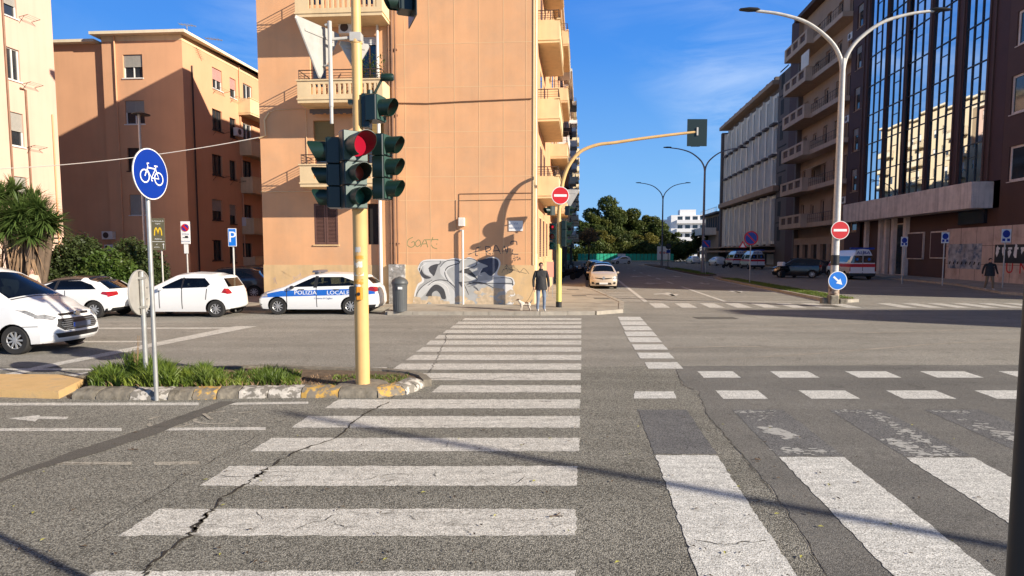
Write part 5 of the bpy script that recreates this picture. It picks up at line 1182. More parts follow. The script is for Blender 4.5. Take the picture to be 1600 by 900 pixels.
# grey bracket tube with the back of a give-way triangle and a small second one
b_ = MB(); xg = lx(519,60).x
b_.tube([(xg,-.12,lx(518,38).z),(xg,-.12,lx(528,170).z)], .032, 10); b_.tube([(xg,-.12,lx(528,170).z),(xg,-.12,lx(528,196).z)], .026, 10)
b_.tube([(xg,-.12,lx(520,66).z),(-.09,-.03,lx(545,60).z)], .024, 8); b_.tube([(xg,-.12,lx(520,42).z),(xg-.07,-.12,lx(520,42).z-.02)], .02, 6); b_.tube([(xg-.02,-.12,lx(520,106).z),(xg-.1,-.10,lx(520,106).z)], .015, 6)
b_.box(-.085,.085,-.085,.085,lx(545,60).z-.06,lx(545,60).z+.07); b_.build('sign_bracket', M['steelw'], tl, smooth=True)
def tri_sign(parent, loc, a, s, m_face='sback', down=True, part='triangle_sign'):
    k = 1 if down else -1; P = [(-s/2, k*s*.29), (s/2, k*s*.29), (0, -k*s*.58)]; b_ = MB()
    def rnd(rr): 
        out = []
        for i in range(3):
            c_ = Vector((P[i][0],0,P[i][1])); n_ = (Vector((P[(i+1)%3][0],0,P[(i+1)%3][1]))-c_).normalized(); p_ = (Vector((P[i-1][0],0,P[i-1][1]))-c_).normalized()
            for t in (0,.3,.7,1): out.append(c_+ p_*rr*(1-t)+n_*rr*t)
        return out
    Q = rnd(.05); n = len(Q); vs = [(q.x,0,q.z) for q in Q] + [(q.x,.004,q.z) for q in Q] + [(q.x*.96,.018,q.z*.96) for q in Q]
    b_.add(vs, [tuple(range(n-1,-1,-1)), tuple(range(2*n,3*n))] + [(i,(i+1)%n,n+(i+1)%n,n+i) for i in range(n)] + [(n+i,n+(i+1)%n,2*n+(i+1)%n,2*n+i) for i in range(n)])
    b_.box(-.3*s,.3*s,.019,.03,s*.12*k-.015,s*.12*k+.015)
    return xf(b_, loc, a).build(part, M[m_face], parent)
tri_sign(tl, (xg-.17,-.14,lx(500,73).z), R(180+62), .96); 
tri_sign(tl, (-.06,.12,lx(535,78).z), R(180+18), .52)
# upper right signal with backing board, hanging from the arm
q = lx(633,-6); hh = signal_head(tl, (q.x+.10,-.0,q.z+.55), R(-70), [(.21,.27),(.21,.27),(.21,.27)], w=.28, front='greend', board=(.62,))
b_ = MB(); b_.tube([(q.x+.12,0,q.z+.5),(q.x+.12,.1,zt+1.4)], .03, 8); b_.build('hanger', M['green'], tl)
# push button box, stickers
q = lx(557,458,-.12); b_ = MB(); b_.bbox(-.145,-.04,-.19,-.04,q.z-.11,q.z+.11,.012); b_.build('button_housing', M['black'], tl)
b_ = MB(); b_.bbox(-.045,.055,-.185,-.10,q.z-.10,q.z+.10,.02); o = b_.build('push_button_box', mat('orange button box', (.65,.25,.02), .4), tl); MB().lathe([(.028,0),(.024,-.02),(0,-.022)], 14, (.005,-.186,q.z-.01), 'y').build('button', M['black'], o)
M['stk'] = mat('torn sticker', (.70,.66,.56), .8, var=.3, vscale=18, col2=(.58,.36,.12), c2scale=12, c2pos=(.5,.55)); M['rust'] = mat('orange scuffed paint', (.62,.28,.04), .7, var=.2, vscale=20, col2=(.66,.40,.13), c2scale=14, c2pos=(.5,.56))
for px, py, h, m_, a0, a1 in ((560,413,.12,'stk',-2.3,-1.1),(562,428,.06,'stk',-2.4,-.9),(558,440,.10,'rust',-2.5,-1.0),(562,402,.07,'rust',-2.2,-.9),(556,390,.10,'steelw',-2.1,-1.3),(560,446,.05,'swhite',-2.2,-1.4)):
    z = lx(px,py).z; b_ = MB(); n = 8; vs = []
    for k in range(n+1):
        a = a0+(a1-a0)*k/n
        for zz in (z-h/2*random.uniform(.6,1), z+h/2*random.uniform(.6,1)): vs.append((math.cos(a)*.1145, math.sin(a)*.1145, zz))
    b_.add(vs, [(2*k,2*k+2,2*k+3,2*k+1) for k in range(n)]); b_.build('sticker', M[m_], tl)
# ---- mast arm pole across the junction
m0 = G(873, 480, .12); md = thing('mast_arm_traffic_light', 'curved yellow mast with no entry disc at the far sidewalk corner', 'traffic light', (m0.x, m0.y, .12), 0)
def mx_(px, py, dy=0): p = atY(px, py, m0.y+dy); return Vector((p.x-m0.x, dy, p.z-.12))
b_ = MB(); zf = mx_(876,383).z; b_.lathe([(.105,0),(.105,zf),(.09,zf+.05)], 18); b_.build('pole', M['yellowg'], md, smooth=True)
b_ = MB(); b_.lathe([(.115,0),(.115,.22)], 18); b_.build('pole_foot', M['black'], md, smooth=True)
path = [(876,372),(876,330),(878,292),(881,278),(886,264),(893,252),(902,241),(914,233),(935,226),(960,223),(1000,217),(1050,210.5),(1090,206)]
P = [mx_(x,y) for x,y in path]; P[0] = Vector((0,0,zf)); P[1] = Vector((0,0,P[1].z)); P = smooth(P,4); b_ = MB(); b_.tube(P, [max(.05,.085-.035*i/len(P)) for i in range(len(P))], 14); b_.build('arm', M['yellow'], md, smooth=True)
q = mx_(1089,207); b_ = MB(); b_.bbox(-.38,.38,-.03,-.0,-.52,.50,.01); xf(b_,(q.x,-.0,q.z),0); hb = b_.build('signal_head', M['greend'], md)
b_ = MB()
for k in range(3): b_.bbox(-.17,.17,.002,.22,-.5+k*.33,-.18+k*.33,.02); v_ = xf(visor((0,0,0),.13,.25),(0,.22,-.34+k*.33),math.pi); b_.add(v_.v, v_.f)
xf(b_,(q.x,0,q.z),0); b_.build('housing', M['green'], hb)
b_ = MB(); b_.box(-.03,.03,-.08,-.031,-.12,.18); xf(b_,(q.x,0,q.z),0); b_.build('clamp', M['steelw'], hb)
q = mx_(876,306); round_sign(md, (q.x-.02,-.13,q.z), R(4), .34, 'noentry')
q = mx_(890,305); tri_sign(md, (q.x+.02,.14,q.z), R(180), .80); b_ = MB(); b_.tube([(0,0,q.z),(q.x,.1,q.z)], .02, 6); b_.build('sign_bracket', M['steelw'], md)
q = mx_(865,349); signal_head(md, (q.x,-.05,q.z), R(-14), [(.2,.34),(.2,.34),(.2,.34)], w=.28, front='greend', lit=None, side='greend')
o_ = kids(md)[-1]
q = mx_(863,356); b_ = MB(); b_.lathe([(.05,0),(.03,-.012),(0,-.014)], 12, (q.x,-.275,mx_(863,355).z), 'y'); b_.build('lit_lens', M['red_on'], kids(md)[-1])
q = mx_(882,345); signal_head(md, (.1,0,q.z), R(75), [(.2,.33),(.2,.33),(.2,.33)], w=.28, front='green')
q = mx_(864,322); signal_head(md, (q.x+.02,0,q.z), R(-60), [(.2,.36)], w=.28, front='green')
q = mx_(886,322); signal_head(md, (q.x-.03,0,q.z), R(60), [(.2,.36)], w=.28, front='green')
# ---- street lamps of the median
def lamp(base, label, h0, hh, thick=1.0, mcol='steelw', half=4.3, a=0.0, grp='twin arm lamps along the median'):
    t = thing('street_lamp', label, 'street lamp', (base.x, base.y, base.z), a, grp)
    b_ = MB(); b_.lathe([(.19*thick,0),(.19*thick,.5),(.15*thick,.6),(.13*thick,h0*.5),(.10*thick,h0)], 18); b_.build('post', M[mcol], t, smooth=True)
    for s in (-1,1):
        pts = smooth([(0,0,h0-.6),(s*.12,0,h0+.05),(s*.55,0,h0+(hh-h0)*.38),(s*1.5,0,h0+(hh-h0)*.75),(s*2.6,0,h0+(hh-h0)*.93),(s*(half-.7),0,hh)], 5)
        b_ = MB(); b_.tube(pts, [max(.05,.09-.04*i/len(pts))*thick for i in range(len(pts))], 10); ao = b_.build('arm', M[mcol], t, smooth=True)
        b_ = MB(); x0 = s*(half-.85); b_.lathe([(.05,0),(.13,.12),(.15,.45),(.09,.8),(0,.86)], 12, (0,0,0), 'x')
        b_.v = [(x0+s*v[0], v[1], hh+.02+v[2]*.55+.03) for v in b_.v]
        if s < 0: b_.f = [f[::-1] for f in b_.f]
        b_.build('lamp_head', M['black'], ao, smooth=True)
    return t
g1_ = G(1302,474,.12)
l1 = lamp(g1_, 'tall pale twin arm lamp with a blue arrow disc low on its post', atY(1325,92,g1_.y).z-.12, atY(1325,17,g1_.y).z-.12, 1.05)
b_ = MB(); b_.lathe([(.2,0),(.21,.25),(.205,.9),(.19,1.1)], 16); b_.build('rusty_sleeve', mat('peeling rusty base', (.42,.33,.25), .9, var=.35, vscale=9, col2=(.18,.10,.06), c2scale=5, c2pos=(.48,.6)), l1, smooth=True)
b_ = MB(); zz = atY(1306,403,g1_.y).z-.12; b_.lathe([(.165,0),(.165,.42)], 16, (0,0,zz-.3)); b_.build('black_band', M['black'], l1, smooth=True)
z = atY(1306,438,g1_.y).z-.12; round_sign(l1, (.02,-.24,z), R(0), .39, 'keepright')
z = atY(1310,360,g1_.y).z-.12; round_sign(l1, (.05,-.22,z), R(0), .38, 'noentry')
b_ = MB(); b_.bbox(-.34,.02,-.42,-.05,0,.36,.04); b_.bbox(.12,.42,-.3,.1,0,.2,.03); b_.bbox(-.55,-.3,-.2,.1,0,.24,.05); b_.build('base_block', M['stone_old'], l1)
M['lampfar'] = mat('grey lamp post', (.20,.20,.21), .5, metal=.3)
g2_ = ST(12.5,63,.12); lamp(g2_, 'grey twin arm lamp, the middle one on the median', 10.9, atY(1097,231,63).z-.12, .95, 'lampfar')
g3_ = ST(12.6,96,.12); lamp(g3_, 'grey twin arm lamp farthest off, before the park trees', 10.9, atY(1035,286,96).z-.12, .95, 'lampfar')
# ---- sign posts
def post(t, x, y, h, r=.03, m='steel'):
    b_ = MB(); b_.tube([(x,y,0),(x,y,h)], r, 14); return b_.build('post', M[m], t, smooth=True)
bs = G(245,626,0); t = thing('bicycle_sign', 'round blue bicycle sign on a grey post in front of the island kerb', 'road sign', (bs.x,bs.y,0))
ztop = atY(236,234,bs.y).z; zc = atY(236,272,bs.y).z; post(t,0,0,ztop-.05,.032); round_sign(t, (.06,0,zc), R(84), .375, 'bicycle')
b_ = MB(); b_.box(-.04,.05,-.04,.04,zc-.13,zc-.09); b_.box(-.04,.05,-.04,.04,zc+.09,zc+.13); b_.build('clamp', M['steel'], t)
gs = G(229,596,.1); t = thing('reversed_round_sign', 'grey back of a round sign on a short post in the island grass', 'road sign', (gs.x,gs.y,.1))
zc = atY(212,457,gs.y).z-.1; ztop = atY(222,424,gs.y).z-.1; post(t,0,0,ztop,.038)
so_ = xf(MB().lathe([(.01,0),(.36,0),(.375,.004),(.375,.03),(.36,.034),(.355,.012),(0,.012)], 40, (0,0,0), 'y'), (-.06,0,zc), R(-84)).build('sign_plate', M['sback'], t, smooth=True)
b_ = MB()
for k in (-1,1): b_.box(-.055,.045,-.05,.05,zc+k*.24-.02,zc+k*.24+.02)
for k in range(8): a = k*.785+.3; b_.box(-.058,-.045,math.cos(a)*.25-.012,math.cos(a)*.25+.012,zc+math.sin(a)*.25-.012,zc+math.sin(a)*.25+.012)
b_.build('clamp', M['steel'], t)
# parking, tow-away and restaurant signs on the far sidewalk
def rect_plate(parent, x0, x1, z0, z1, m, y=-.05, part='sign_plate'):
    return MB().bbox(x0,x1,y-.012,y,z0,z1,.004).build(part, M[m], parent)
ps = G(368,486,.12); Y = ps.y; t = thing('parking_sign', 'blue parking sign with white P on a post behind the white hatchback', 'road sign', (ps.x,ps.y,.12)); a = atY(357,357,Y); c2 = atY(371,385,Y)
xo = a.x-ps.x; x1 = c2.x-ps.x; z0 = c2.z-.12; zz1 = a.z-.12; post(t,(xo+x1)/2,0,zz1,.03,'steelw'); o = rect_plate(t,xo,x1,z0,zz1,'swhite'); MB().box(xo+.02,x1-.02,-.066,-.0625,z0+.02,zz1-.02).build('face', M['sblue2'], o); text_on('P', .55, ((xo+x1)/2,-.069,(z0+zz1)/2), (1,0,0), (0,0,1), o, M['swhite'])
ps = G(295,480,.12); ps.y = 25.5; ps.x = atY(293,440,25.5).x; Y = ps.y; t = thing('tow_away_sign', 'white no parking tow away sign above a slim plate, left of the parking sign', 'road sign', (ps.x,ps.y,.12)); a = atY(283,346,Y); c2 = atY(299,381,Y)
xo = a.x-ps.x; x1 = c2.x-ps.x; z0 = c2.z-.12; zz1 = a.z-.12; xm = (xo+x1)/2; post(t,xm,0,zz1,.03,'steelw'); o = rect_plate(t,xo,x1,z0,zz1,'swhite'); round_sign(t,(xm,-.075,zz1-.26),0,.16,'noparking',part='prohibition_disc')
text_on('ZONA', .10, (xm,-.066,z0+.40), (1,0,0), (0,0,1), o, M['fadedtxt']); text_on('RIMOZIONE', .065, (xm,-.066,z0+.10), (1,0,0), (0,0,1), o, M['fadedtxt'])
b_ = MB(); b_.box(xm-.12,xm+.12,-.067,-.063,z0+.24,z0+.27); b_.box(xm-.02,xm+.10,-.067,-.063,z0+.27,z0+.33); b_.build('tow_symbol', M['black'], o)
z3 = atY(293,396,Y).z-.12; rect_plate(t,xm-.09,xm+.09,z3,z0-.02,'swhite',part='lower_plate')
rs_ = atY(250,440,24.6); t = thing('restaurant_sign', 'olive brown restaurant direction sign with yellow arches between bicycle sign and tow away sign', 'sign', (rs_.x,24.6,.12)); Y = 24.6; a = atY(237,341,Y); c2 = atY(260,391,Y)
xo = a.x-rs_.x; x1 = c2.x-rs_.x; z0 = c2.z-.12; zz1 = a.z-.12; xm = (xo+x1)/2; post(t,xm+.08,0,zz1,.03,'steelw'); o = rect_plate(t,xo,x1,z0,zz1,'sbrown')
hh_ = zz1-z0; zs = z0+hh_*.27; MB().box(xo+.02,x1-.02,-.066,-.063,zs-.008,zs+.008).build('divider', M['swhite'], o)
ar = MB(); zb1 = z0+hh_*.46; ht = hh_*.24
for s in (-1,1): ar.ribbon(smooth([(xm+s*.145,-.067,zb1),(xm+s*.13,-.067,zb1+ht*.6),(xm+s*.075,-.067,zb1+ht),(xm+s*.02,-.067,zb1+ht*.55),(xm,-.067,zb1+ht*.1)],5), .042, (0,1,0))
ar.build('arches_emblem', M['syellow'], o)
text_on('Via Machiavelli, 38', .062, (xm,-.067,zz1-.12), (1,0,0), (0,0,1), o, M['swhite']); text_on('Cagliari', .07, (xm,-.067,zz1-.22), (1,0,0), (0,0,1), o, M['swhite']); text_on('McDrive', .08, (xm,-.067,zs+.10), (1,0,0), (0,0,1), o, M['swhite'])
text_on('al', .075, (xm-.07,-.067,zs-.11), (1,0,0), (0,0,1), o, M['swhite']); text_on('semaforo', .06, (xm-.08,-.067,zs-.22), (1,0,0), (0,0,1), o, M['swhite'])
ar = MB(); ar.box(xm+.185,xm+.205,-.068,-.0645,zs-.28,zs-.12); ar.add([(xm+.155,-.068,zs-.13),(xm+.235,-.068,zs-.13),(xm+.195,-.068,zs-.06)], [(0,1,2)]); ar.build('arrow', M['swhite'], o)
# slim courtyard lamp above the bicycle sign
cl_ = atY(227,400,31); t = thing('courtyard_lamp', 'slim grey courtyard lamp whose flat head shows above the bicycle sign', 'street lamp', (cl_.x,31,0)); z = atY(225,178,31).z
b_ = MB(); b_.tube([(0,0,0),(0,0,z)], .06, 8); b_.build('post', M['steelw'], t, smooth=True); b_ = MB(); b_.lathe([(0,.12),(.2,.05),(.42,-.02),(.40,-.05),(0,-.04)], 18, (.1,0,z)); b_.build('lamp_head', M['black'], t, smooth=True)
# no parking signs on the right sidewalk
for px, py, y0, y1, lab in ((1409,443,370,385,'parking ban sign in front of the brown shutters, left of three'),(1472,446,363,380,'parking ban sign at the end of the marble wall, middle of three'),(1566,450,358,379,'parking ban sign behind the walking man in dark jacket')):
    g_ = G(px,py,.12); t = thing('parking_ban_sign', 'grey post with '+lab, 'road sign', (g_.x,g_.y,.12), 0, 'parking ban signs on the right sidewalk'); z0 = atY(px,y1,g_.y).z-.12; zz1 = atY(px,y0,g_.y).z-.12; w = (zz1-z0)*.36
    post(t,0,0,zz1,.04,'steel'); o = rect_plate(t,-w,w,z0,zz1,'swhite',-.06); r_ = w*.78; b_ = MB(); b_.add([(r_*math.cos(6.28*k/24),-.074,zz1-r_-.06+r_*math.sin(6.28*k/24)) for k in range(24)], [tuple(range(23,-1,-1))]); b_.build('blue_disc', M['sblue'], o)
    b_ = MB(); b_.box(-w*.8,-w*.2,-.074,-.0722,z0+.08,z0+.24); b_.box(w*.2,w*.8,-.074,-.0722,z0+.08,z0+.24); b_.build('symbol', M['sblue'], o)
# median signs
g_ = ST(11.8,42.7,.12); t = thing('no_parking_sign', 'round red and blue no parking sign with a red triangle on the grassy median', 'road sign', (g_.x,g_.y,.12)); z = atY(1171,372,42.7).z-.12; post(t,0,0,z+.4,.035); round_sign(t,(0,-.05,z),R(0),.5,'noparking'); o = tri_sign(t,(-.55,-.0,z-.5),0,.6,'sred',down=False); b_ = MB(); b_.add([(-.72,-.006,z-.63),(-.38,-.006,z-.63),(-.55,-.006,z-.33)], [(0,1,2)]); b_.build('triangle_face', M['swhite'], o)
g_ = ST(12.3,60.5,.12); t = thing('median_plate_sign', 'small blue sign on a thin post beside the middle lamp of the median', 'road sign', (g_.x,g_.y,.12)); z = atY(1105,381,60.5).z-.12; post(t,0,0,z,.035); o = rect_plate(t,-.4,.4,z-.35,z+.35,'sblue',-.06); b_ = MB(); b_.add([(-.3,-.075,z+.25),(-.2,-.075,z+.3),(.3,-.075,z-.25),(.2,-.075,z-.3)], [(3,2,1,0)]); b_.build('stripe', M['sred'], o)
g_ = ST(13.3,94,.12); t = thing('black_round_sign', 'dark round sign seen from behind beside the farthest lamp', 'road sign', (g_.x,g_.y,.12)); z = atY(1041,385,94).z-.12; post(t,0,0,z,.05,'black'); xf(disc(.45,24,.01),(0,-.08,z),0).build('sign_plate', M['black'], t); rect_plate(t,-.3,.3,z-1.0,z-.55,'sblue',-.08,'lower_plate')
g_ = ST(-1,1,0); yb = 150
# big billboard by the trees
bbp = ST(15.0,133,0); t = thing('construction_board', 'white information board with red and blue print before the green hoarding', 'sign', (bbp.x,133,0)); a = atY(1027,385,133); c2 = atY(1047,406,133); x0 = a.x-bbp.x; x1 = c2.x-bbp.x; z0 = c2.z; zz1 = a.z
MB().box(x0,x1,-.1,0,z0,zz1).build('panel', M['swhite'], t); 
for x in (x0+.3,x1-.3): MB().box(x-.06,x+.06,.01,.13,0,z0+.5).build('leg', M['steel'], t)
M['fprint'] = mat('faded red print', (.6,.28,.26), .7); b_ = MB()
for k, x in enumerate((x0+.7,x0+1.5,x0+2.1)): rr = .28; zc = (z0+zz1)/2+.1; b_.add([(x+rr*math.cos(6.28*i/12),-.11,zc+rr*math.sin(6.28*i/12)) for i in range(12)], [tuple(range(11,-1,-1))])
b_.build('print_motif', M['fprint'], t)
# black post right at the picture's edge and the lamp post behind the viewer (they throw the long shadows)
t = thing('black_post', 'slim black post cut off by the right edge of the picture', 'post', (1.392,1.60,0)); b_ = MB(); b_.lathe([(.034,0),(.034,3.4),(.0,3.43)], 24); b_.build('shaft', M['black'], t, smooth=True); MB().lathe([(.08,0),(.08,.02),(.04,.05)], 20).build('base_ring', M['black'], t, smooth=True)
t = thing('roadside_lamp', 'lamp post beyond the right edge whose long shadow crosses the zebra bars', 'street lamp', (19.4,-4.3,0)); b_ = MB(); b_.lathe([(.10,0),(.085,3),(.07,10.9)], 14); b_.build('post', M['steelw'], t, smooth=True)
b_ = MB(); b_.lathe([(0,.12),(.08,.06),(.09,-.05),(0,-.06)], 12, (0,0,10.95)); b_.build('lamp_head', M['black'], t)
# ---- wire across the side street, and cables beyond the frame that streak the junction
def cable(name, label, a, c2, sag, r=.012, m='wpipe'):
    a = Vector(a); c2 = Vector(c2); P = [a.lerp(c2,k/40)+Vector((0,0,-sag*4*(k/40)*(1-k/40))) for k in range(41)]
    b_ = MB(); b_.tube(P, r, 6); return tag(b_.build(name, M[m], None, smooth=True), label, 'cable')
wa_ = FC.world(uL-.02, -.06); wz = FC.hit(414,215)[1]; ea = atY(0,253,26.0); ea2 = atY(-420,246,27)
cable('overhead_cable', 'pale cable sagging across the side street from the corner block to the left', (wa_.x,wa_.y,wz), ea2, .9, .018)
cable('distant_cable', 'thin dark cable strung high beyond the right edge over the junction', (17.5,16.5,5.5), (60,8,8.5), .3, .02, 'black')
# ---- litter bin
bp = G(624,487,.12); t = thing('litter_bin', 'dark grey ribbed litter bin with domed lid behind the patrol car', 'litter bin', (bp.x,bp.y+.15,.12)); zt_ = atY(624,432,bp.y+.15).z-.12
M['bin'] = mat('bin grey', (.075,.08,.082), .5, var=.1, vscale=6)
b_ = MB(); n = 48; prof = [(.25,0),(.25,.06),(.255,.08),(.27,zt_-.34),(.28,zt_-.33),(.28,zt_-.28)]
vs = []; 
for r_, h in prof:
    for k in range(n): a = 6.28319*k/n; rr = r_*(1-.03*(k%2)*(h > .07 and h < zt_-.335)); vs.append((rr*math.cos(a),rr*math.sin(a),h))
b_.add(vs, [(i*n+k,i*n+(k+1)%n,(i+1)*n+(k+1)%n,(i+1)*n+k) for i in range(len(prof)-1) for k in range(n)]); b_.build('body', M['bin'], t)
b_ = MB(); b_.lathe([(.29,zt_-.28),(.31,zt_-.25),(.31,zt_-.23),(.27,zt_-.13),(.18,zt_-.06),(.06,zt_-.02),(.04,zt_),(0,zt_)], 24); b_.build('lid', M['bin'], t, smooth=True)
rect_plate(t,-.02,.14,zt_-.45,zt_-.36,'swhite',-.285,'sticker')
# ---- pink notice board beside the corner
pbp = G(859,470,.12); t = thing('notice_board', 'small salmon pink board standing between the waiting man and the yellow mast', 'notice board', (atY(859,455,29).x,29,.12)); a = atY(854,409,29); c2 = atY(865,433,29); x0 = a.x-t.location.x; x1 = c2.x-t.location.x
MB().box(x0,x1,-.04,0,c2.z-.12,a.z-.12).build('panel', mat('salmon panel', (.66,.30,.24), .6, var=.08), t)
for x in (x0+.04,x1-.04): MB().box(x-.02,x+.02,.002,.04,0,a.z-.3).build('leg', M['steel'], t)
# ================================================================== VEHICLES
def inpoly(X, Y, poly):
    c = np.zeros(X.shape, bool); n = len(poly); j = n-1
    for i in range(n):
        xi, yi = poly[i]; xj, yj = poly[j]
        m_ = ((yi > Y) != (yj > Y)) & (X < (xj-xi)*(Y-yi)/(yj-yi+1e-12)+xi); c ^= m_; j = i
    return c
def interp(x, tab):
    t = sorted(tab); return np.interp(x, [a for a, _ in t], [b for _, b in t])
def smin(x, tab, k=.06):      # softly rounded polyline
    return (interp(x-k, tab)+interp(x+k, tab)+2*interp(x, tab)+interp(x-k/2, tab)+interp(x+k/2, tab))/6
def make_car(name, label, cat, sp, loc, rz, group=None):
    """front towards local +x. One closed skin laid out from side / front / rear outlines, then split into panels"""
    Lh = sp['L']/2; Wd = sp['W']/2; res = sp.get('res', .03)
    nx = int(sp['L']/res); X = np.linspace(-Lh, Lh, nx+1); nc = sp.get('nc', 34); nb = sp.get('nb', 26)
    top = smin(X, sp['top'], sp.get('soft', .06)); belt = smin(X, sp['belt']); belt = np.minimum(belt, top)
    sill = sp.get('sill', .2); bot = np.full_like(X, sill)
    bot = np.maximum(bot, interp(X, sp.get('under', [(-Lh,sill+.08),(-Lh+.35,sill),(Lh-.35,sill),(Lh,sill+.02)])))
    Rw = sp['R']; Ra = Rw+.045
    tum = sp.get('tumble', .32); rr = sp.get('round', .07)
    plan = 1-sp.get('taper', .05)*np.maximum(0,(np.abs(X)-Lh+.9)/.9)**2
    def side_pt(i, c):
        zt_ = top[i]; r = min(rr, (zt_-belt[i])*.5+.03); z = bot[i]+(zt_-bot[i])*c
        y = Wd*plan[i]*(1-.05*max(0,(.55-z)/.35)**2-.012*abs((z-.62)/.3)**2*(z > .62))
        if z > belt[i]: y -= tum*(z-belt[i]) + .25*tum*(z-belt[i])**2
        if z > zt_-r: q = z-(zt_-r); y -= r-math.sqrt(max(0,r*r-q*q))
        return y, z
    cs = [ (k/nc)**.92 for k in range(nc+1)]
    cs = cs[:-1] + [1-(1-cs[-2])*.5, 1-(1-cs[-2])*.2, 1-(1-cs[-2])*.05, 1.0]; nc = len(cs)-1
    V = []; F = []; tagp = []
    idx = {}
    sidey = np.zeros((nx+1, nc+1)); sidez = np.zeros((nx+1, nc+1))
    for i in range(nx+1):
        for k in range(nc+1): sidey[i,k], sidez[i,k] = side_pt(i, cs[k])
    crown = np.where(top > belt+.15, sp.get('crown', .05), .035)
    crown = np.convolve(np.pad(crown,(4,4),'edge'), np.ones(9)/9, 'valid')
    def vid(key, p):
        if key not in idx: idx[key] = len(V); V.append(p)
        return idx[key]
    def sv(i, k, s): return vid(('s',i,k,s), (X[i], s*sidey[i,k], sidez[i,k]))
    def tv(i, j):
        if j == 0: return sv(i, nc, -1)
        if j == nb: return sv(i, nc, 1)
        b_ = -1+2*j/nb; return vid(('t',i,j), (X[i], b_*sidey[i,nc], sidez[i,nc]+crown[i]*(1-b_*b_)))
    def cv(i, j, k):
        if k == nc: return tv(i, j)
        if j == 0: return sv(i, k, -1)
        if j == nb: return sv(i, k, 1)
        b_ = -1+2*j/nb; return vid(('c',i,j,k), (X[i], b_*sidey[i,k], sidez[i,k]+crown[i]*(1-b_*b_)*cs[k]**3))
    for i in range(nx):
        for k in range(nc):
            F.append((sv(i,k,-1),sv(i+1,k,-1),sv(i+1,k+1,-1),sv(i,k+1,-1))); tagp.append(0)
            F.append((sv(i+1,k,1),sv(i,k,1),sv(i,k+1,1),sv(i+1,k+1,1))); tagp.append(0)
        for j in range(nb): F.append((tv(i,j),tv(i+1,j),tv(i+1,j+1),tv(i,j+1))); tagp.append(1)
    for j in range(nb):
        for k in range(nc):
            F.append((cv(nx,j,k),cv(nx,j+1,k),cv(nx,j+1,k+1),cv(nx,j,k+1))); tagp.append(2)
            F.append((cv(0,j+1,k),cv(0,j,k),cv(0,j,k+1),cv(0,j+1,k+1))); tagp.append(3)
    V = np.array(V); U = V.copy()                    # U keeps the unbent coordinates
    fr_len = sp.get('bend', 1.0)
    for s, prof, pk in ((1, sp['fprof'], sp.get('fplan', .22)), (-1, sp['rprof'], sp.get('rplan', .14))):
        xs_ = s*U[:,0]; f = np.clip((xs_-(Lh-fr_len))/fr_len, 0, 1); f = f*f*(3-2*f)
        yy = np.abs(U[:,1])/Wd; V[:,0] -= s*f*(interp(U[:,2], prof) + pk*(yy**2*.5+yy**5*.5))
    # cut the skin along every outline of glass, lamps, stripes and arches so that their borders are clean
    bm = bmesh.new(); bv = [bm.verts.new(v) for v in V]; lay = bm.faces.layers.int.new('part')
    for f, tg in zip(F, tagp):
        try: nf = bm.faces.new([bv[i] for i in f]); nf[lay] = tg
        except ValueError: pass
    arches = [('arch', [0], ('x','z'), [(xw+Ra*math.cos(a), Rw+Ra*math.sin(a)) for a in np.linspace(0, 2*math.pi, 22, endpoint=False)]) for xw in sp['wheels']]
    rules = arches + sp['rules']; AX = {'x':0,'y':1,'z':2}
    fine = sp.get('cut', True)
    if fine:
        for cname, parts, axes, poly in rules:
            for sg in ((1,-1) if '|y|' in axes else (1,)):
                P = [(a*(sg if axes[0] in ('|y|','y') else 1), b*(sg if axes[1] in ('|y|',) else 1)) for a, b in poly]
                i0 = AX[axes[0].strip('|')]; i1 = AX[axes[1].strip('|')]
                for k in range(len(P)):
                    a = P[k]; c = P[(k+1) % len(P)]; lo0, hi0 = min(a[0],c[0])-.001, max(a[0],c[0])+.001; lo1, hi1 = min(a[1],c[1])-.001, max(a[1],c[1])+.001
                    sel = []
                    for f in bm.faces:
                        if f[lay] not in parts: continue
                        vs = f.verts; q0 = [v.co[i0] for v in vs]
                        if max(q0) < lo0 or min(q0) > hi0: continue
                        q1 = [v.co[i1] for v in vs]
                        if max(q1) < lo1 or min(q1) > hi1: continue
                        sel.append(f)
                    if not sel: continue
                    n_ = Vector((0,0,0)); n_[i0] = c[1]-a[1]; n_[i1] = -(c[0]-a[0])
                    if n_.length < 1e-6: continue
                    co = Vector((0,0,0)); co[i0] = a[0]; co[i1] = a[1]
                    geom = list({v for f in sel for v in f.verts}) + list({e for f in sel for e in f.edges}) + sel
                    bmesh.ops.bisect_plane(bm, geom=geom, plane_co=co, plane_no=n_.normalized(), dist=.0004)
    bm.verts.index_update(); V = np.array([tuple(v.co) for v in bm.verts]); F = [tuple(v.index for v in f.verts) for f in bm.faces]; tagp = np.array([f[lay] for f in bm.faces])
    fc = np.array([tuple(f.calc_center_median()) for f in bm.faces]); bm.free()
    cls = np.array(['body']*len(F), dtype=object)
    for cname, parts, axes, poly in rules:
        a = {'x':fc[:,0],'y':fc[:,1],'z':fc[:,2],'|y|':np.abs(fc[:,1])}
        m_ = np.isin(tagp, parts) & inpoly(a[axes[0]], a[axes[1]], poly) & (cls == 'body') ; cls[m_] = cname
    root = thing(name, label, cat, loc, rz, group)
    mats = sp['mats']
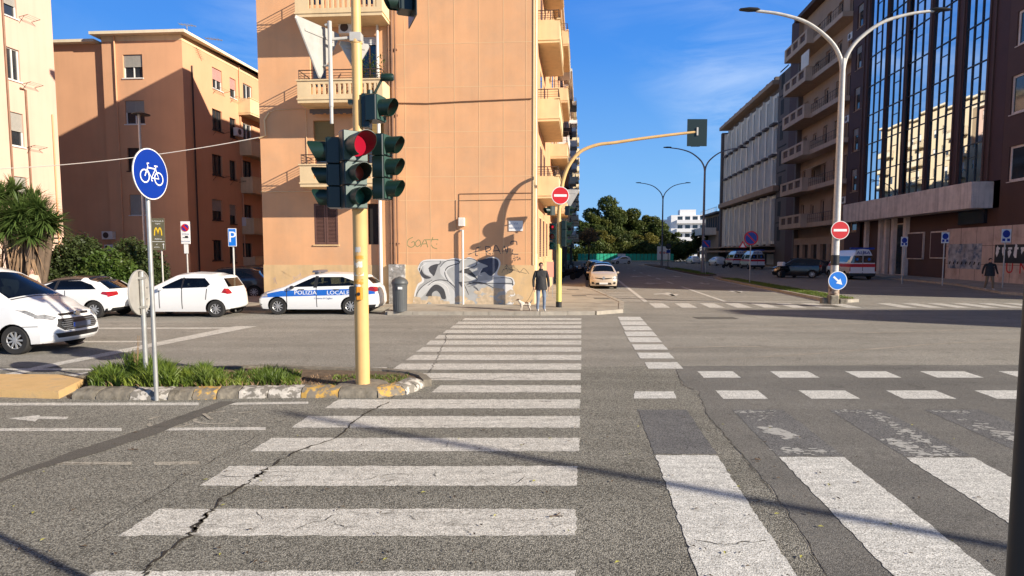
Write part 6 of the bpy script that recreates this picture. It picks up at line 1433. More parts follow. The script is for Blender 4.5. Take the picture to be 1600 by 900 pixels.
    for cname in ['body']+sorted(set(cls)-{'body','arch'}):
        sel = np.where(cls == cname)[0]
        if not len(sel): continue
        nm, mt, inset = mats.get(cname, (cname, cname, 0))
        if cname in ('head','tail','stripe','redstripe','glass'):      # one mesh per lamp, pane and stripe
            par = {}
            def find(a):
                while par.setdefault(a, a) != a: a = par[a]
                return a
            for f in sel:
                r0 = find(F[f][0])
                for v in F[f][1:]: par[find(v)] = r0
            groups = {}
            for f in sel: groups.setdefault(find(F[f][0]), []).append(f)
            big = max(len(g) for g in groups.values()); groups = [g for g in groups.values() if len(g) > .04*big] if True else []
        else: groups = [sel]
        for g in groups:
            used = sorted({v for f in g for v in F[f]}); mp2 = {v:i for i, v in enumerate(used)}
            b_ = MB(); b_.v = [tuple(V[v]) for v in used]; b_.f = [tuple(mp2[v] for v in F[f]) for f in g]
            b_.build(nm, M[mt], root, smooth=True, ang=38)
    # chassis that closes the arches from inside
    b_ = MB(); b_.box(-Lh+.35,Lh-.4,-Wd+.25,Wd-.25,sill+.03,belt.max()*.72); b_.box(-Lh+.2,Lh-.3,-Wd+.12,Wd-.12,sill+.02,sill+.06); b_.build('underbody', M['dark'], root)
    xs0 = sp.get('seatx', Lh-sp['L']*.47)
    for xq in (xs0, xs0-.85):
        for s in (-1,1):
            b_ = MB(); b_.bbox(xq-.14,xq-.02,s*.38-.24,s*.38+.24,.62,belt.max()+.08,.04); b_.bbox(xq-.14,xq-.05,s*.38-.13,s*.38+.13,belt.max()+.11,belt.max()+.30,.03); b_.bbox(xq-.05,xq+.40,s*.38-.24,s*.38+.24,.50,.66,.04); b_.build('seat', M['seat'], root)
    b_ = MB(); b_.bbox(xs0+.55,xs0+.95,-Wd+.22,Wd-.22,.6,belt.max()-.05,.05); b_.build('dashboard', M['seat'], root)
    for xw in sp['wheels']:
        for s in (-1,1):
            wy = s*(Wd-.03-.10); w_ = MB(); 
            w_.lathe([(Rw*.60,-.09),(Rw*.93,-.10),(Rw,-.07),(Rw,.07),(Rw*.93,.10),(Rw*.60,.09)], 36, (xw,wy,Rw), 'y', cap=False); wo_ = w_.build('wheel', M['rubber'], root, smooth=True, ang=30)
            r_ = MB(); yo = wy+s*.072; n = sp.get('spokes', 9); r_.lathe([(Rw*.64,0),(Rw*.60,.012*s),(Rw*.56,0)], 36, (xw,yo,Rw), 'y', cap=False)
            for q in range(n):
                a = 6.28319*q/n; d = Vector((math.cos(a),0,math.sin(a))); p = Vector((xw,yo,Rw))+d*Rw*.35
                r_.obox(p, d, (-d.z,0,d.x), (0,1,0), Rw*.25, Rw*(.055 if n > 7 else .10), .012)
            r_.lathe([(Rw*.16,-.016),(Rw*.15,.016),(0,.018)] if s > 0 else [(0,-.018),(Rw*.15,-.016),(Rw*.16,.016)], 16, (xw,yo,Rw), 'y'); r_.build('rim', M['rim'], wo_)
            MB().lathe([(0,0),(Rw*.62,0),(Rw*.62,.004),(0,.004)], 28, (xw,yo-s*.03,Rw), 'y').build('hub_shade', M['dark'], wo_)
    if 'mirror' in sp:
        mx2, mz = sp['mirror']
        for s in (-1,1):
            b_ = MB(); b_.lathe([(.0,-.10),(.07,-.07),(.085,0),(.07,.07),(0,.09)], 12, (0,0,0), 'y'); b_.v = [(mx2+v[0]*.9, s*(Wd+.06)+v[1], mz+v[2]*.75) for v in b_.v]; b_.build('wing_mirror', M[sp.get('mirm','black')], root, smooth=True)
    for (x, ya, yb, z0, z1, mname, nm) in sp.get('boxes', []):
        MB().bbox(x-.012,x+.012,ya,yb,z0,z1,.003).build(nm, M[mname], root)
    return root
def flip(p): return [(-a, b) for a, b in p]
GL = {'glass':('window_glass','carglass',0),'windshield':('windshield','carglass',0),'head':('headlight','headlamp',0),'tail':('tail_light','tail',0),'grille':('grille','black',0),'seam':('door_seam','carseam',0),'trim':('bumper_trim','black',0),'roof':('roof_panel','carblack',0),'stripe':('blue_stripe','polblue',0),'pillar':('pillar_trim','black',0),'redstripe':('red_stripe','sred',0)}
def seam(x, z0, z1, w=.016, lean=0): return ('seam', [0], ('x','z'), [(x-w,z0),(x+w,z0),(x+w+lean,z1),(x-w+lean,z1)])
# ---- hatchback (white, rear right)  L 3.75
def hatch_spec(glass=True):
    L = 3.75; h = L/2
    return dict(L=L, W=1.70, R=.295, wheels=(h-.72, -h+.57), res=.045, sill=.2, tumble=.30, round=.09, crown=.05,
      top=[(h,.72),(h-.15,.80),(h-.75,.98),(h-.95,1.04),(h-1.75,1.46),(h-2.3,1.52),(h-3.2,1.48),(-h,1.40)],
      belt=[(h,.70),(h-.9,.92),(h-1.2,.94),(-h+.8,1.0),(-h,1.02)],
      fprof=[(.2,.08),(.4,0),(.55,.0),(.72,.08)], rprof=[(.2,.10),(.35,.0),(.6,.02),(.9,.06),(1.0,.12),(1.40,.38),(1.5,.42)], fplan=.28, rplan=.16,
      rules=[('windshield',[1],('x','|y|'),[(h-1.72,-1),(h-1.0,-1),(h-.98,.62),(h-1.68,.56)]),
        ('pillar',[0],('x','z'),[(-.18,1.0),(-.12,1.0),(-.14,1.38),(-.2,1.38)]),
        ('glass',[0],('x','z'),[(h-1.22,.99),(h-1.62,1.20),(h-1.95,1.36),(-.9+.0,1.36),(-1.12,1.15),(-1.02,1.05)]),
        ('glass',[3],('|y|','z'),[(-.1,1.05),(.60,1.05),(.54,1.35),(-.1,1.35)]),
        ('tail',[0,3],('|y|','z'),[(.60,.84),(.9,.84),(.9,1.02),(.62,.98)]) ,
        ('grille',[2],('y','z'),[(-.4,.34),(.4,.34),(.35,.5),(-.35,.5)]),('head',[0,2],('|y|','z'),[(.45,.60),(.8,.62),(.78,.74),(.5,.70)]),
        ('trim',[3],('|y|','z'),[(-.1,.2),(.72,.2),(.68,.30),(-.1,.30)]),
        seam(h-1.25,.32,.96), seam(-.16,.30,1.0), seam(-.98,.62,1.0,lean=-.05),
        ('seam',[3],('|y|','z'),[(.70,.42),(.715,.42),(.70,.85),(.685,.85)])],
      mats=GL, mirror=(h-1.32,1.0), mirm='carwhite', boxes=[(-h+.015,-.26,.26,.50,.62,'plate','number_plate')])
hs_ = hatch_spec()
# the tail lamp wraps the corner: limit it to the rear corner in plan
hs_['rules'] = [r if r[0] != 'tail' else ('tail',[3],('|y|','z'),[(.55,.82),(.9,.80),(.9,1.02),(.64,1.0)]) for r in hs_['rules']]
hs_['rules'].insert(0, ('tail',[0],('x','z'),[(-1.86,.80),(-1.52,.86),(-1.62,1.02),(-1.90,1.04)]))
hs_['mats'] = dict(GL, body=('body','carwhite',0))
p0 = G(346,497); yN = 21.0; xr = (370-800)/FPX*(yN+.6)
make_car('parked_hatchback','white five door hatchback parked behind the bicycle sign, tail to the right','car',hs_,(xr+1.875,yN+.85,0) if False else (xr-1.875+.05,yN+.85,0),math.pi,'cars parked along the side street kerb')
# ---- patrol estate car
h = 4.57/2
pol = dict(L=4.57, W=1.79, R=.31, wheels=(h-.86, -h+1.07-.0), res=.045, sill=.2, tumble=.30, round=.09,
  top=[(h,.68),(h-.12,.78),(h-.5,.88),(h-1.05,1.0),(h-1.95,1.42),(h-2.6,1.49),(-h+.9,1.46),(-h+.0,1.38)],
  belt=[(h,.66),(h-1.0,.92),(-h+1.0,1.0),(-h,1.04)],
  fprof=[(.2,.10),(.4,0),(.55,.0),(.72,.10)], rprof=[(.2,.12),(.4,.0),(.65,.01),(.95,.08),(1.05,.16),(1.38,.55),(1.5,.62)], fplan=.30, rplan=.16, bend=1.25,
  rules=[('windshield',[1],('x','|y|'),[(h-1.92,-1),(h-1.12,-1),(h-1.10,.66),(h-1.88,.58)]),
    ('pillar',[0],('x','z'),[(-.02,.98),(.12,.98),(.08,1.40),(-.04,1.40)]),
    ('glass',[0],('x','z'),[(h-1.38,1.0),(h-1.75,1.18),(h-2.15,1.36),(-.9,1.37),(-1.35,1.22),(-1.48,1.06)]),
    ('glass',[3],('|y|','z'),[(-.1,1.12),(.62,1.12),(.56,1.34),(-.1,1.34)]),
    ('tail',[0],('x','z'),[(-2.3,.80),(-1.78,.90),(-1.92,1.02),(-2.3,1.04)]), ('tail',[3],('|y|','z'),[(.5,.86),(.95,.82),(.95,1.04),(.55,1.0)]),
    ('head',[0],('x','z'),[(h+.1,.62),(h-.52,.66),(h-.45,.80),(h+.1,.76)]), ('head',[2],('|y|','z'),[(.45,.60),(.95,.62),(.95,.76),(.5,.70)]),
    ('grille',[2],('|y|','z'),[(-.1,.34),(.5,.34),(.42,.56),(-.1,.56)]), ('trim',[0],('x','z'),[(h+.1,.34),(h-.30,.36),(h-.12,.52),(h+.1,.54)]),
    ('trim',[0],('x','z'),[(-2.3,.2),(-1.7,.24),(-1.85,.36),(-2.3,.38)]),
    ('seam',[0],('x','z'),[(h-1.22,.30),(h-1.19,.30),(h-1.19,.96),(h-1.22,.96)]), ('seam',[0],('x','z'),[(-.015,.28),(.015,.28),(.025,1.0),(-.0,1.0)]),
    ('stripe',[0],('x','z'),[(h-.25,.62),(h-.50,.77),(h-1.0,.87),(-1.9,.96),(-2.25,.96),(-2.25,.78),(-1.9,.74),(h-1.0,.66)])],
  mats=dict(GL, body=('body','carwhite',0)), mirror=(h-1.42,1.0), mirm='black', boxes=[])
yN = 21.9; xf_ = (400-800)/FPX*(yN+.3)
pc = make_car('patrol_car','white patrol car with blue stripe and lettering parked behind the yellow pole','car',pol,(xf_+h,yN+.9,0),math.pi,'cars parked along the side street kerb')
Wd = .895
M['pw'] = mat('white lettering', (.8,.8,.8), .5)
for txt, x, s in (('POLIZIA',.40,.20),('LOCALE',-.78,.20)):
    text_on(txt, s, (x,Wd+.001,.735+.065), (-1,0,0), (0,0,1), pc, M['pw'], stretch=1.12, depth=.004)
text_on('Comune di Cagliari', .085, (-.25,Wd+.006,.60), (-1,0,0), (0,0,1), pc, M['fadedtxt'], depth=.002)
b_ = MB(); b_.bbox(-.15,.10,-.55,.55,1.52,1.60,.03); b_.box(-.1,.05,-.4,-.3,1.46,1.52); b_.box(-.1,.05,.3,.4,1.46,1.52); b_.v = [(v[0]+.15,v[1],v[2]) for v in b_.v]; b_.build('light_bar', M['lampbar'], pc)
b_ = MB(); 
for x in (.55,-.72): b_.bbox(x-.11,x+.11,Wd-.01,Wd+.02,.905,.93,.005)
b_.build('door_handle', M['black'], pc)
# ---- compact white car with black roof
h = 3.95/2
a1 = dict(L=3.95, W=1.74, R=.30, wheels=(h-.8, -h+.68), res=.045, sill=.2, tumble=.34, round=.09,
  top=[(h,.70),(h-.2,.80),(h-.9,.93),(h-1.05,1.0),(h-1.85,1.37),(h-2.4,1.42),(-h+.9,1.38),(-h,1.26)],
  belt=[(h,.68),(h-1.0,.88),(-h+.9,.96),(-h,.97)],
  fprof=[(.2,.08),(.4,0),(.55,0),(.72,.08)], rprof=[(.2,.12),(.4,0),(.6,.0),(.85,.06),(.97,.14),(1.26,.60),(1.4,.75)], fplan=.28, rplan=.20, bend=1.2,
  rules=[('windshield',[1],('x','|y|'),[(h-1.8,-1),(h-1.1,-1),(h-1.08,.66),(h-1.75,.56)]),
    ('pillar',[0],('x','z'),[(-.05,.96),(.05,.96),(.0,1.3),(-.1,1.3)]),
    ('glass',[0],('x','z'),[(h-1.3,.97),(h-1.9,1.27),(-.8,1.29),(-1.2,1.16),(-1.4,1.0)]),
    ('glass',[3],('|y|','z'),[(-.1,1.0),(.62,1.0),(.54,1.25),(-.1,1.25)]),
    ('roof',[1],('x','|y|'),[(h-1.75,-1),(h-1.75,1),(-h-.5,1),(-h-.5,-1)]), ('roof',[0],('x','z'),[(h-1.1,1.02),(h-1.9,1.26),(-.8,1.30),(-1.0,1.6),(h-1.6,1.6)]), ('roof',[3],('|y|','z'),[(-.1,1.24),(1,1.24),(1,1.6),(-.1,1.6)]),
    ('tail',[0],('x','z'),[(-2.1,.70),(-1.55,.84),(-1.6,.92),(-2.1,.92)]), ('tail',[3],('|y|','z'),[(.42,.80),(.9,.72),(.9,.92),(.42,.92)]),
    ('trim',[3],('|y|','z'),[(-.1,.2),(.75,.2),(.70,.36),(-.1,.36)]), ('trim',[0],('x','z'),[(-2.1,.2),(-1.62,.24),(-1.7,.34),(-2.1,.36)]),
    seam(h-1.25,.3,.92), seam(-.35,.3,.96)],
  mats=dict(GL, body=('body','carwhite',0)), mirror=(h-1.4,.98), mirm='carwhite', boxes=[(-h+.13,-.26,.26,.70,.81,'plate','number_plate')])
yN = 20.6; xr = (193-800)/FPX*(yN+.8)
make_car('parked_compact','white compact car with black roof half hidden behind the white van','car',a1,(xr-h+.1,yN+.87,0),math.pi,'cars parked along the side street kerb')
# ---- white van in front (facing right)
h = 4.42/2
van = dict(L=4.42, W=1.84, R=.32, wheels=(h-.88, -h+.88), res=.035, nc=44, nb=50, sill=.22, tumble=.16, round=.10, crown=.05, soft=.05,
  top=[(h,.86),(h-.12,.93),(h-.5,1.05),(h-.95,1.16),(h-1.12,1.22),(h-1.95,1.78),(h-2.4,1.91),(-h+.4,1.96),(-h,1.90)],
  belt=[(h,.80),(h-.6,.98),(h-1.2,1.10),(-h,1.14)],
  fprof=[(.2,.14),(.30,.04),(.42,.0),(.55,.02),(.70,.06),(.86,.18),(.95,.25)], rprof=[(.2,.08),(.4,.0),(.9,.0),(1.8,.12)], fplan=.34, rplan=.1, bend=1.1,
  rules=[('windshield',[1],('x','|y|'),[(h-1.96,-1),(h-1.16,-1),(h-1.12,.70),(h-1.88,.66)]),
    ('windshield',[0],('x','z'),[(h-1.30,1.20),(h-1.98,1.62),(h-1.98,1.72),(h-1.22,1.26)]),
    ('glass',[0],('x','z'),[(h-1.36,1.12),(h-1.98,1.56),(h-2.6,1.62),(h-2.6,1.14)]), ('glass',[0],('x','z'),[(h-2.7,1.14),(h-2.7,1.62),(-h+.4,1.62),(-h+.4,1.16)]),
    ('head',[2],('|y|','z'),[(.50,.80),(.62,.74),(.98,.83),(.98,.95),(.80,.93)]), ('head',[0],('x','z'),[(h+.2,.78),(h-.46,.84),(h-.86,1.0),(h-.60,.97),(h+.2,.92)]),
    ('grille',[2],('|y|','z'),[(-.1,.50),(.46,.50),(.60,.60),(.52,.76),(-.1,.76)]),
    ('trim',[2],('|y|','z'),[(-.1,.34),(.58,.34),(.66,.45),(-.1,.45)]), ('trim',[2],('|y|','z'),[(-.1,.82),(.42,.82),(.46,.87),(-.1,.88)]),
    ('seam',[0],('x','z'),[(h-1.30,.34),(h-1.275,.34),(h-1.275,1.1),(h-1.30,1.1)]), ('seam',[0],('x','z'),[(h-.98,.60),(h-.28,.62),(h-.28,.634),(h-.98,.614)]),
    ('seam',[1],('x','|y|'),[(h-1.14,-1),(h-1.10,-1),(h-1.04,.72),(h-1.08,.72)])],
  mats=dict(GL, body=('body','carwhite',0)), mirror=(h-1.42,1.18), mirm='carwhite', boxes=[], spokes=9)
vx = (150-800)/FPX; yV = 13.3
van_o = make_car('white_van','white van with black grille driving in from the left edge','van',van,(-10.02-h,yV+.92,0),R(-3))
b_ = MB()
for k in range(5): z = .53+k*.045; w = .44+.1*math.sin(k*.8); b_.box(h-.03-.015*k,h-.015-.015*k,-w,w,z,z+.014)
b_.build('grille_bar', M['cargrey'], van_o)
b_ = MB(); b_.bbox(h-.02,h-.0,-.26,.26,.555,.66,.004); b_.build('number_plate', mat('shaded plate', (.12,.14,.2), .5), van_o); b_ = MB(); b_.box(h+.001,h+.004,-.26,-.22,.56,.655); b_.build('plate_band', M['sblue'], van_o)
b_ = MB(); b_.lathe([(.065,0),(.05,.02),(0,.022)], 20, (h-.12,0,.85), 'x'); b_.v = [(v[0],v[1]*1.6,v[2]) for v in b_.v]; b_.build('badge', M['chrome'], van_o, smooth=True)
for s in (-1,1):
    b_ = MB(); b_.lathe([(.07,0),(.06,.02),(0,.01)], 18, (h-.19,s*.66,.40), 'x'); b_.build('fog_lamp', M['headlamp'], van_o, smooth=True)
M['dash'] = mat('tan dashboard things', (.45,.24,.07), .8, var=.4, vscale=5)
# ---- parked supermini facing us on the avenue, beige
h = 4.06/2
clio = dict(L=4.06, W=1.75, R=.31, wheels=(h-.8, -h+.7), res=.06, nc=30, nb=40, sill=.18, tumble=.34, round=.09,
  top=[(h,.74),(h-.15,.82),(h-.6,.94),(h-1.0,1.02),(h-1.85,1.40),(h-2.4,1.45),(-h+.8,1.42),(-h,1.30)],
  belt=[(h,.72),(h-1.0,.90),(-h,1.0)], fprof=[(.2,.08),(.4,0),(.55,0),(.74,.08)], rprof=[(.2,.1),(.4,0),(.9,.08),(1.3,.4)], fplan=.30, rplan=.2,
  rules=[('windshield',[1],('x','|y|'),[(h-1.85,-1),(h-1.05,-1),(h-1.02,.68),(h-1.8,.58)]), ('glass',[0],('x','z'),[(h-1.3,1.0),(h-1.95,1.32),(-.8,1.35),(-1.3,1.1)]),
    ('head',[2],('|y|','z'),[(.50,.60),(.95,.58),(.95,.78),(.60,.74)]), ('head',[0],('x','z'),[(h+.1,.60),(h-.5,.66),(h-.6,.80),(h+.1,.76)]),
    ('grille',[2],('|y|','z'),[(-.1,.60),(.18,.60),(.52,.66),(.52,.71),(.15,.68),(-.1,.68)]), ('trim',[2],('|y|','z'),[(-.1,.27),(.50,.27),(.44,.40),(-.1,.40)]), ('trim',[2],('|y|','z'),[(.56,.32),(.72,.30),(.74,.44),(.60,.44)])],
  mats=dict(GL, body=('body','carbeige',0)), mirror=(h-1.45,.98), mirm='carbeige', boxes=[(h-.0,-.26,.26,.30,.41,'plate','number_plate')])
AV = math.atan2(-DV.y, -DV.x)
lat = 1.35; c0 = ST(lat, 37.3+h)
ck1 = make_car('parked_supermini','pale gold supermini with raised badge facing us at the near end of the parked row','car',clio,(c0.x,c0.y,0),AV,'cars parked along the avenue')
b_ = MB(); b_.add([(h+.01,0,.56),(h+.01,.09,.68),(h+.01,0,.80),(h+.01,-.09,.68)], [(0,1,2,3)]); b_.build('badge', M['chrome'], ck1)
dk = dict(clio); dk['mats'] = dict(GL, body=('body','cardark',0)); dk['mirm'] = 'cardark'; dk['res'] = .09; dk['nc'] = 18; dk['nb'] = 20; dk['top'] = [(a, b*1.04 if b > 1 else b) for a, b in clio['top']]
c0 = ST(1.5, 43.3+h); c1_ = make_car('parked_dark_car','dark blue car right behind the pale gold supermini','car',dk,(c0.x,c0.y,0),AV,'cars parked along the avenue')
c0 = ST(1.2, 48.9+h); dup(c1_, (c0.x,c0.y,0), AV, 'dark blue car, third in the parked row on the avenue'); c0 = ST(1.1, 55.5+h); dup(c1_, (c0.x,c0.y,0), AV, 'dark car farthest back of the parked row on the avenue')
# far white car crossing by the green hoarding, silver cars on the right
wc = dict(dk); wc['mats'] = dict(GL, body=('body','carwhite',0)); wc['mirm'] = 'carwhite'
c0 = ST(8.6,112); make_car('far_white_car','small white car in the sunshine before the green hoarding','car',wc,(c0.x+.0,c0.y+8,0),R(200))
c0 = ST(23.5,106); wr_ = make_car('parked_pale_car','pale car parked at the right kerb beside the middle lamp post','car',wc,(c0.x,c0.y,0),-AV)
c0 = ST(22.6,124); dup(wr_, (c0.x,c0.y,0), -AV, 'pale car farthest away on the right side of the avenue')
bs_ = dict(dk); bs_['mats'] = dict(GL, body=('body','carblack',0)); bs_['top'] = [(a, b+.28 if b > 1.1 else b+.12) for a, b in clio['top']]; bs_['belt'] = [(a, b+.1) for a, b in clio['belt']]; bs_['R'] = .36; bs_['W'] = 1.85; bs_['rprof'] = [(.2,.05),(.9,0),(1.6,.12)]; bs_['bend'] = .7
p = G(1252,435); jp = make_car('black_suv','black off road car parked at an angle right of the white motorcycle','car',bs_,(p.x+.3,p.y+1.6,0),R(150))
p = G(1275,431); make_car('dark_estate_car','dark car beyond the black off road car','car',dk,(p.x+1.2,p.y+3.4,0),R(120))
# cars in the dark yard on the left
for i, (px, y) in enumerate(((352,30),(372,32.5),(392,35))):
    p = atY(px,440,y)
    o_ = dup(c1_, (p.x,y,0), R(180+20), ('nearest of three dark cars in the shaded yard','middle one of three dark cars in the shaded yard','farthest of three dark cars in the shaded yard')[i], 'dark cars in the shaded courtyard')
# ---- ambulances
h = 5.6/2
amb = dict(L=5.6, W=2.05, R=.34, wheels=(h-.95,-h+1.0), res=.05, nc=50, nb=40, sill=.25, tumble=.05, round=.10, crown=.04, taper=.02,
  top=[(h,1.0),(h-.3,1.15),(h-.75,1.3),(h-1.4,2.0),(h-2.0,2.45),(-h,2.5)], belt=[(h,.9),(h-.9,1.2),(-h,1.3)],
  fprof=[(.2,.05),(.5,0),(1,.1)], rprof=[(.2,0),(1.2,0),(2.5,.04)], fplan=.3, rplan=.02,
  rules=[('windshield',[1],('x','|y|'),[(h-1.6,-1),(h-.8,-1),(h-.8,.85),(h-1.6,.85)]), ('glass',[0],('x','z'),[(h-1.1,1.3),(h-1.6,1.9),(h-2.3,1.9),(h-2.3,1.3)]), ('glass',[0],('x','z'),[(h-2.7,1.45),(h-2.7,1.95),(-h+.5,1.95),(-h+.5,1.45)]),
    ('glass',[3],('|y|','z'),[(.04,1.40),(.90,1.40),(.88,2.0),(.04,2.0)]), ('redstripe',[0,3],('x' if False else '|y|','z'),[(-.1,1.05),(1.2,1.05),(1.2,1.32),(-.1,1.32)]),
    ('trim',[3,0],('|y|','z'),[(-.1,.1),(1.2,.1),(1.2,.55),(-.1,.55)]), ('seam',[3],('|y|','z'),[(-.02,.5),(.02,.5),(.02,2.4),(-.02,2.4)]),
    ('tail',[3],('|y|','z'),[(.93,.7),(1.1,.7),(1.1,1.04),(.93,1.04)])],
  mats=dict(GL, body=('body','carwhite',0)), mirror=(h-1.2,1.5), mirm='black', boxes=[(-h-.01,-.3,.3,.62,.74,'plate','number_plate')])
py_ = 50.0; p = atY(1350,430,py_); AM = math.atan2(DV.y, DV.x)
am = make_car('ambulance','white ambulance with a red stripe, rear doors towards us, right behind the nearest street lamp','ambulance',amb,(p.x+.3,py_+h,0),AM-R(2),'ambulances parked along the avenue')
text_on('ALBA', .34, (-h-.03,0,2.22), (0,-1,0), (0,0,1), am, M['sblue'], stretch=1.3, depth=.01)
b_ = MB(); b_.bbox(-h+.1,-h+.5,-.9,.9,2.5,2.66,.03); b_.build('light_bar', M['sblue'], am)
for s in (-1,1):
    b_ = MB()
    for k in range(3): a = math.pi*k/3; b_.obox((-h-.012,s*.46,1.7), (0,math.cos(a),math.sin(a)), (0,-math.sin(a),math.cos(a)), (1,0,0), .12, .03, .003)
    b_.build('star_emblem', M['sblue2'], am)
p = atY(1187,420,82); dup(am, (p.x,82+h,0), AM, 'white ambulance in front of the white panelled office block'); p = atY(1163,415,92); dup(am, (p.x,93+h,0), AM, 'ambulance half hidden on the left of another, farther down the avenue')
# ---- motorcycles / scooters
def scooter(label, loc, rz, col='carwhite', grp=None, name='parked_scooter'):
    t = thing(name, label, 'scooter', loc, rz, grp); 
    for x in (-.62,.62):
        b_ = MB(); b_.lathe([(.12,-.05),(.24,-.055),(.27,0),(.24,.055),(.12,.05)], 20, (x,0,.27), 'y'); w = b_.build('wheel', M['rubber'], t, smooth=True); MB().lathe([(.13,-.02),(.03,-.05),(.03,.05),(.13,.02)], 14, (x,0,.27), 'y').build('rim', M['rim'], w)
    b_ = MB(); b_.tube([(.62,0,.3),(.52,0,.62),(.40,0,.98)], [.04,.035,.03], 8); b_.tube([(.40,-.33,1.02),(.42,0,1.0),(.40,.33,1.02)], .018, 6); b_.build('fork', M['black'], t)
    sec = [(-.80,.62,.10,.05),(-.62,.66,.16,.12),(-.3,.60,.18,.16),(0,.42,.17,.14),(.15,.32,.15,.06),(.32,.42,.16,.12),(.42,.70,.17,.20),(.50,.88,.12,.12),(.55,.98,.05,.03)]
    vs = []; n = 12
    for x, z, w, hh in sec:
        for k in range(n): a = 6.28319*k/n; vs.append((x+.02*math.sin(a), w*math.cos(a), z+hh*math.sin(a)))
    b_ = MB(); b_.add(vs, [(i*n+k,(i+1)*n+k,(i+1)*n+(k+1)%n,i*n+(k+1)%n) for i in range(len(sec)-1) for k in range(n)]+[tuple(range(n)),tuple((len(sec)-1)*n+k for k in range(n-1,-1,-1))]); b_.build('body', M[col], t, smooth=True)
    b_ = MB(); b_.bbox(-.72,.0,-.15,.15,.76,.84,.04); b_.build('seat', M['black'], t); b_ = MB(); b_.bbox(-.98,-.66,-.2,.2,.80,1.06,.06); b_.build('top_box', M[col], t)
    b_ = MB(); b_.add([(.50,-.16,.98),(.50,.16,.98),(.36,.15,1.28),(.36,-.15,1.28)], [(0,1,2,3),(3,2,1,0)]); b_.build('windscreen', M['carglass'], t); return t
p = G(1232,434); s1 = scooter('white faired motorcycle at the left end of the dark cars, under the balconies', (p.x,p.y,0), R(35), 'carwhite', 'two wheelers parked on the avenue'); s1.scale = (1.5,1.5,1.35)
p = G(1136,419); scooter('small pale scooter at the left end of the ambulances', (p.x,p.y,0), R(200), 'carwhite', 'two wheelers parked on the avenue')
for i, (px, py) in enumerate(((883,437),(890,435),(896,431),(902,428))):
    p = G(px,py,.12); scooter(('dark scooter','grey scooter','silver scooter','small dark scooter')[i]+' parked on the shaded sidewalk, '+('nearest to the yellow mast','second from the yellow mast','third from the yellow mast','farthest from the yellow mast')[i], (p.x,p.y,.12), R(160+10*i), ('cardark','cargrey','cargrey','carblack')[i], 'two wheelers on the shaded sidewalk')
# ================================================================== VEGETATION
def leaves(n, sampler, size, mb_=None, up=.3, long_=1.6, r_=None):
    """n leaf quads; sampler gives points"""
    r_ = r_ or rng
    P = sampler(n); N_ = r_.normal(size=(n,3)); N_[:,2] = np.abs(N_[:,2])+up; N_ /= np.linalg.norm(N_,axis=1)[:,None]
    T = np.cross(N_, r_.normal(size=(n,3))); T /= np.linalg.norm(T,axis=1)[:,None]; B = np.cross(N_,T)
    s = size*r_.uniform(.6,1.35,(n,1)); T = T*s*long_/2; B = B*s/2
    vs = np.stack([P-T, P-T*.1+B, P+T, P-T*.1-B], 1).reshape(-1,3)
    mb_ = mb_ or MB(); k = len(mb_.v); mb_.v += [tuple(v) for v in vs]; mb_.f += [(k+4*i,k+4*i+1,k+4*i+2,k+4*i+3) for i in range(n)]
    return mb_
def blobs(bl, shell=.55):
    """bl: (x,y,z,rx,ry,rz); points in the outer shells of lumpy blobs"""
    w = np.array([b_[3]*b_[4]*b_[5] for b_ in bl])**.7; w /= w.sum(); B_ = np.array(bl)
    def f(n):
        i = rng.choice(len(bl), n, p=w); d = rng.normal(size=(n,3)); d /= np.linalg.norm(d,axis=1)[:,None]
        ph = np.sin(d[:,0]*7+i*1.7)*np.cos(d[:,1]*6+i)*np.sin(d[:,2]*8+i*2.3)
        r = (shell+(1-shell)*rng.random(n)**.6)*(1+.22*ph); return B_[i,:3]+d*B_[i,3:6]*r[:,None]
    return f
def clumpy(cx, cy, cz, rx, ry, rz, n, s, seed):
    r_ = np.random.default_rng(seed); out = []
    for k in range(n):
        d = r_.normal(size=3); d /= np.linalg.norm(d); q = r_.uniform(.45,.95)
        if d[2] < -.5: d[2] *= .3
        sz = s*r_.uniform(.6,1.25); out.append((cx+d[0]*rx*q, cy+d[1]*ry*q, cz+d[2]*rz*q, sz, sz, sz*.8))
    out.append((cx,cy,cz,rx*.55,ry*.55,rz*.55)); return out
def limbs(t, h, r, base=(0,0), n=6, spread=2.5, top=None, seed=0, m='bark'):
    r_ = random.Random(seed); b_ = MB(); top = top or h
    b_.tube([(base[0],base[1],0),(base[0]+.1,base[1],h*.5),(base[0],base[1]+.1,h)], [r*1.3,r,r*.8], 10)
    for k in range(n):
        a = 6.28*k/n+r_.uniform(-.4,.4); s = spread*r_.uniform(.6,1); b_.tube([(base[0],base[1],h*.92),(base[0]+math.cos(a)*s*.4,base[1]+math.sin(a)*s*.4,h+(top-h)*.4),(base[0]+math.cos(a)*s,base[1]+math.sin(a)*s,top)], [r*.6,r*.4,r*.12], 7)
    return b_.build('trunk', M[m], t, smooth=True)
def tree(name, label, x, y, h, rx, rz, n, leaf, m, seed, trunk_h=None, s=None, grp=None, nb_=26, tr=.35, z0=0):
    t = thing(name, label, 'tree', (x,y,z0), 0, grp); cz = h-rz; limbs(t, trunk_h or max(1.5,cz-rz*.6), tr, spread=rx*.55, top=cz+rz*.2, seed=seed)
    bl = clumpy(0,0,cz,rx,rx*.9,rz,nb_,s or rx*.34,seed); leaves(n, blobs(bl), leaf*.82).build('crown', M[m], t); return t
def treepx(name, label, px, pytop, Y, wpx, bot, n, m, seed, leaf=.5, grp='park trees at the end of the avenue', **k):
    a = atY(px, pytop, Y); zb = atY(px, bot, Y).z; rx = wpx/2*Y/FPX; h = a.z; rz = (h-max(zb,1))/2
    return tree(name, label, a.x, Y, h, rx, rz, int(n*3.0), leaf*.66, m, seed, grp=grp, **k)
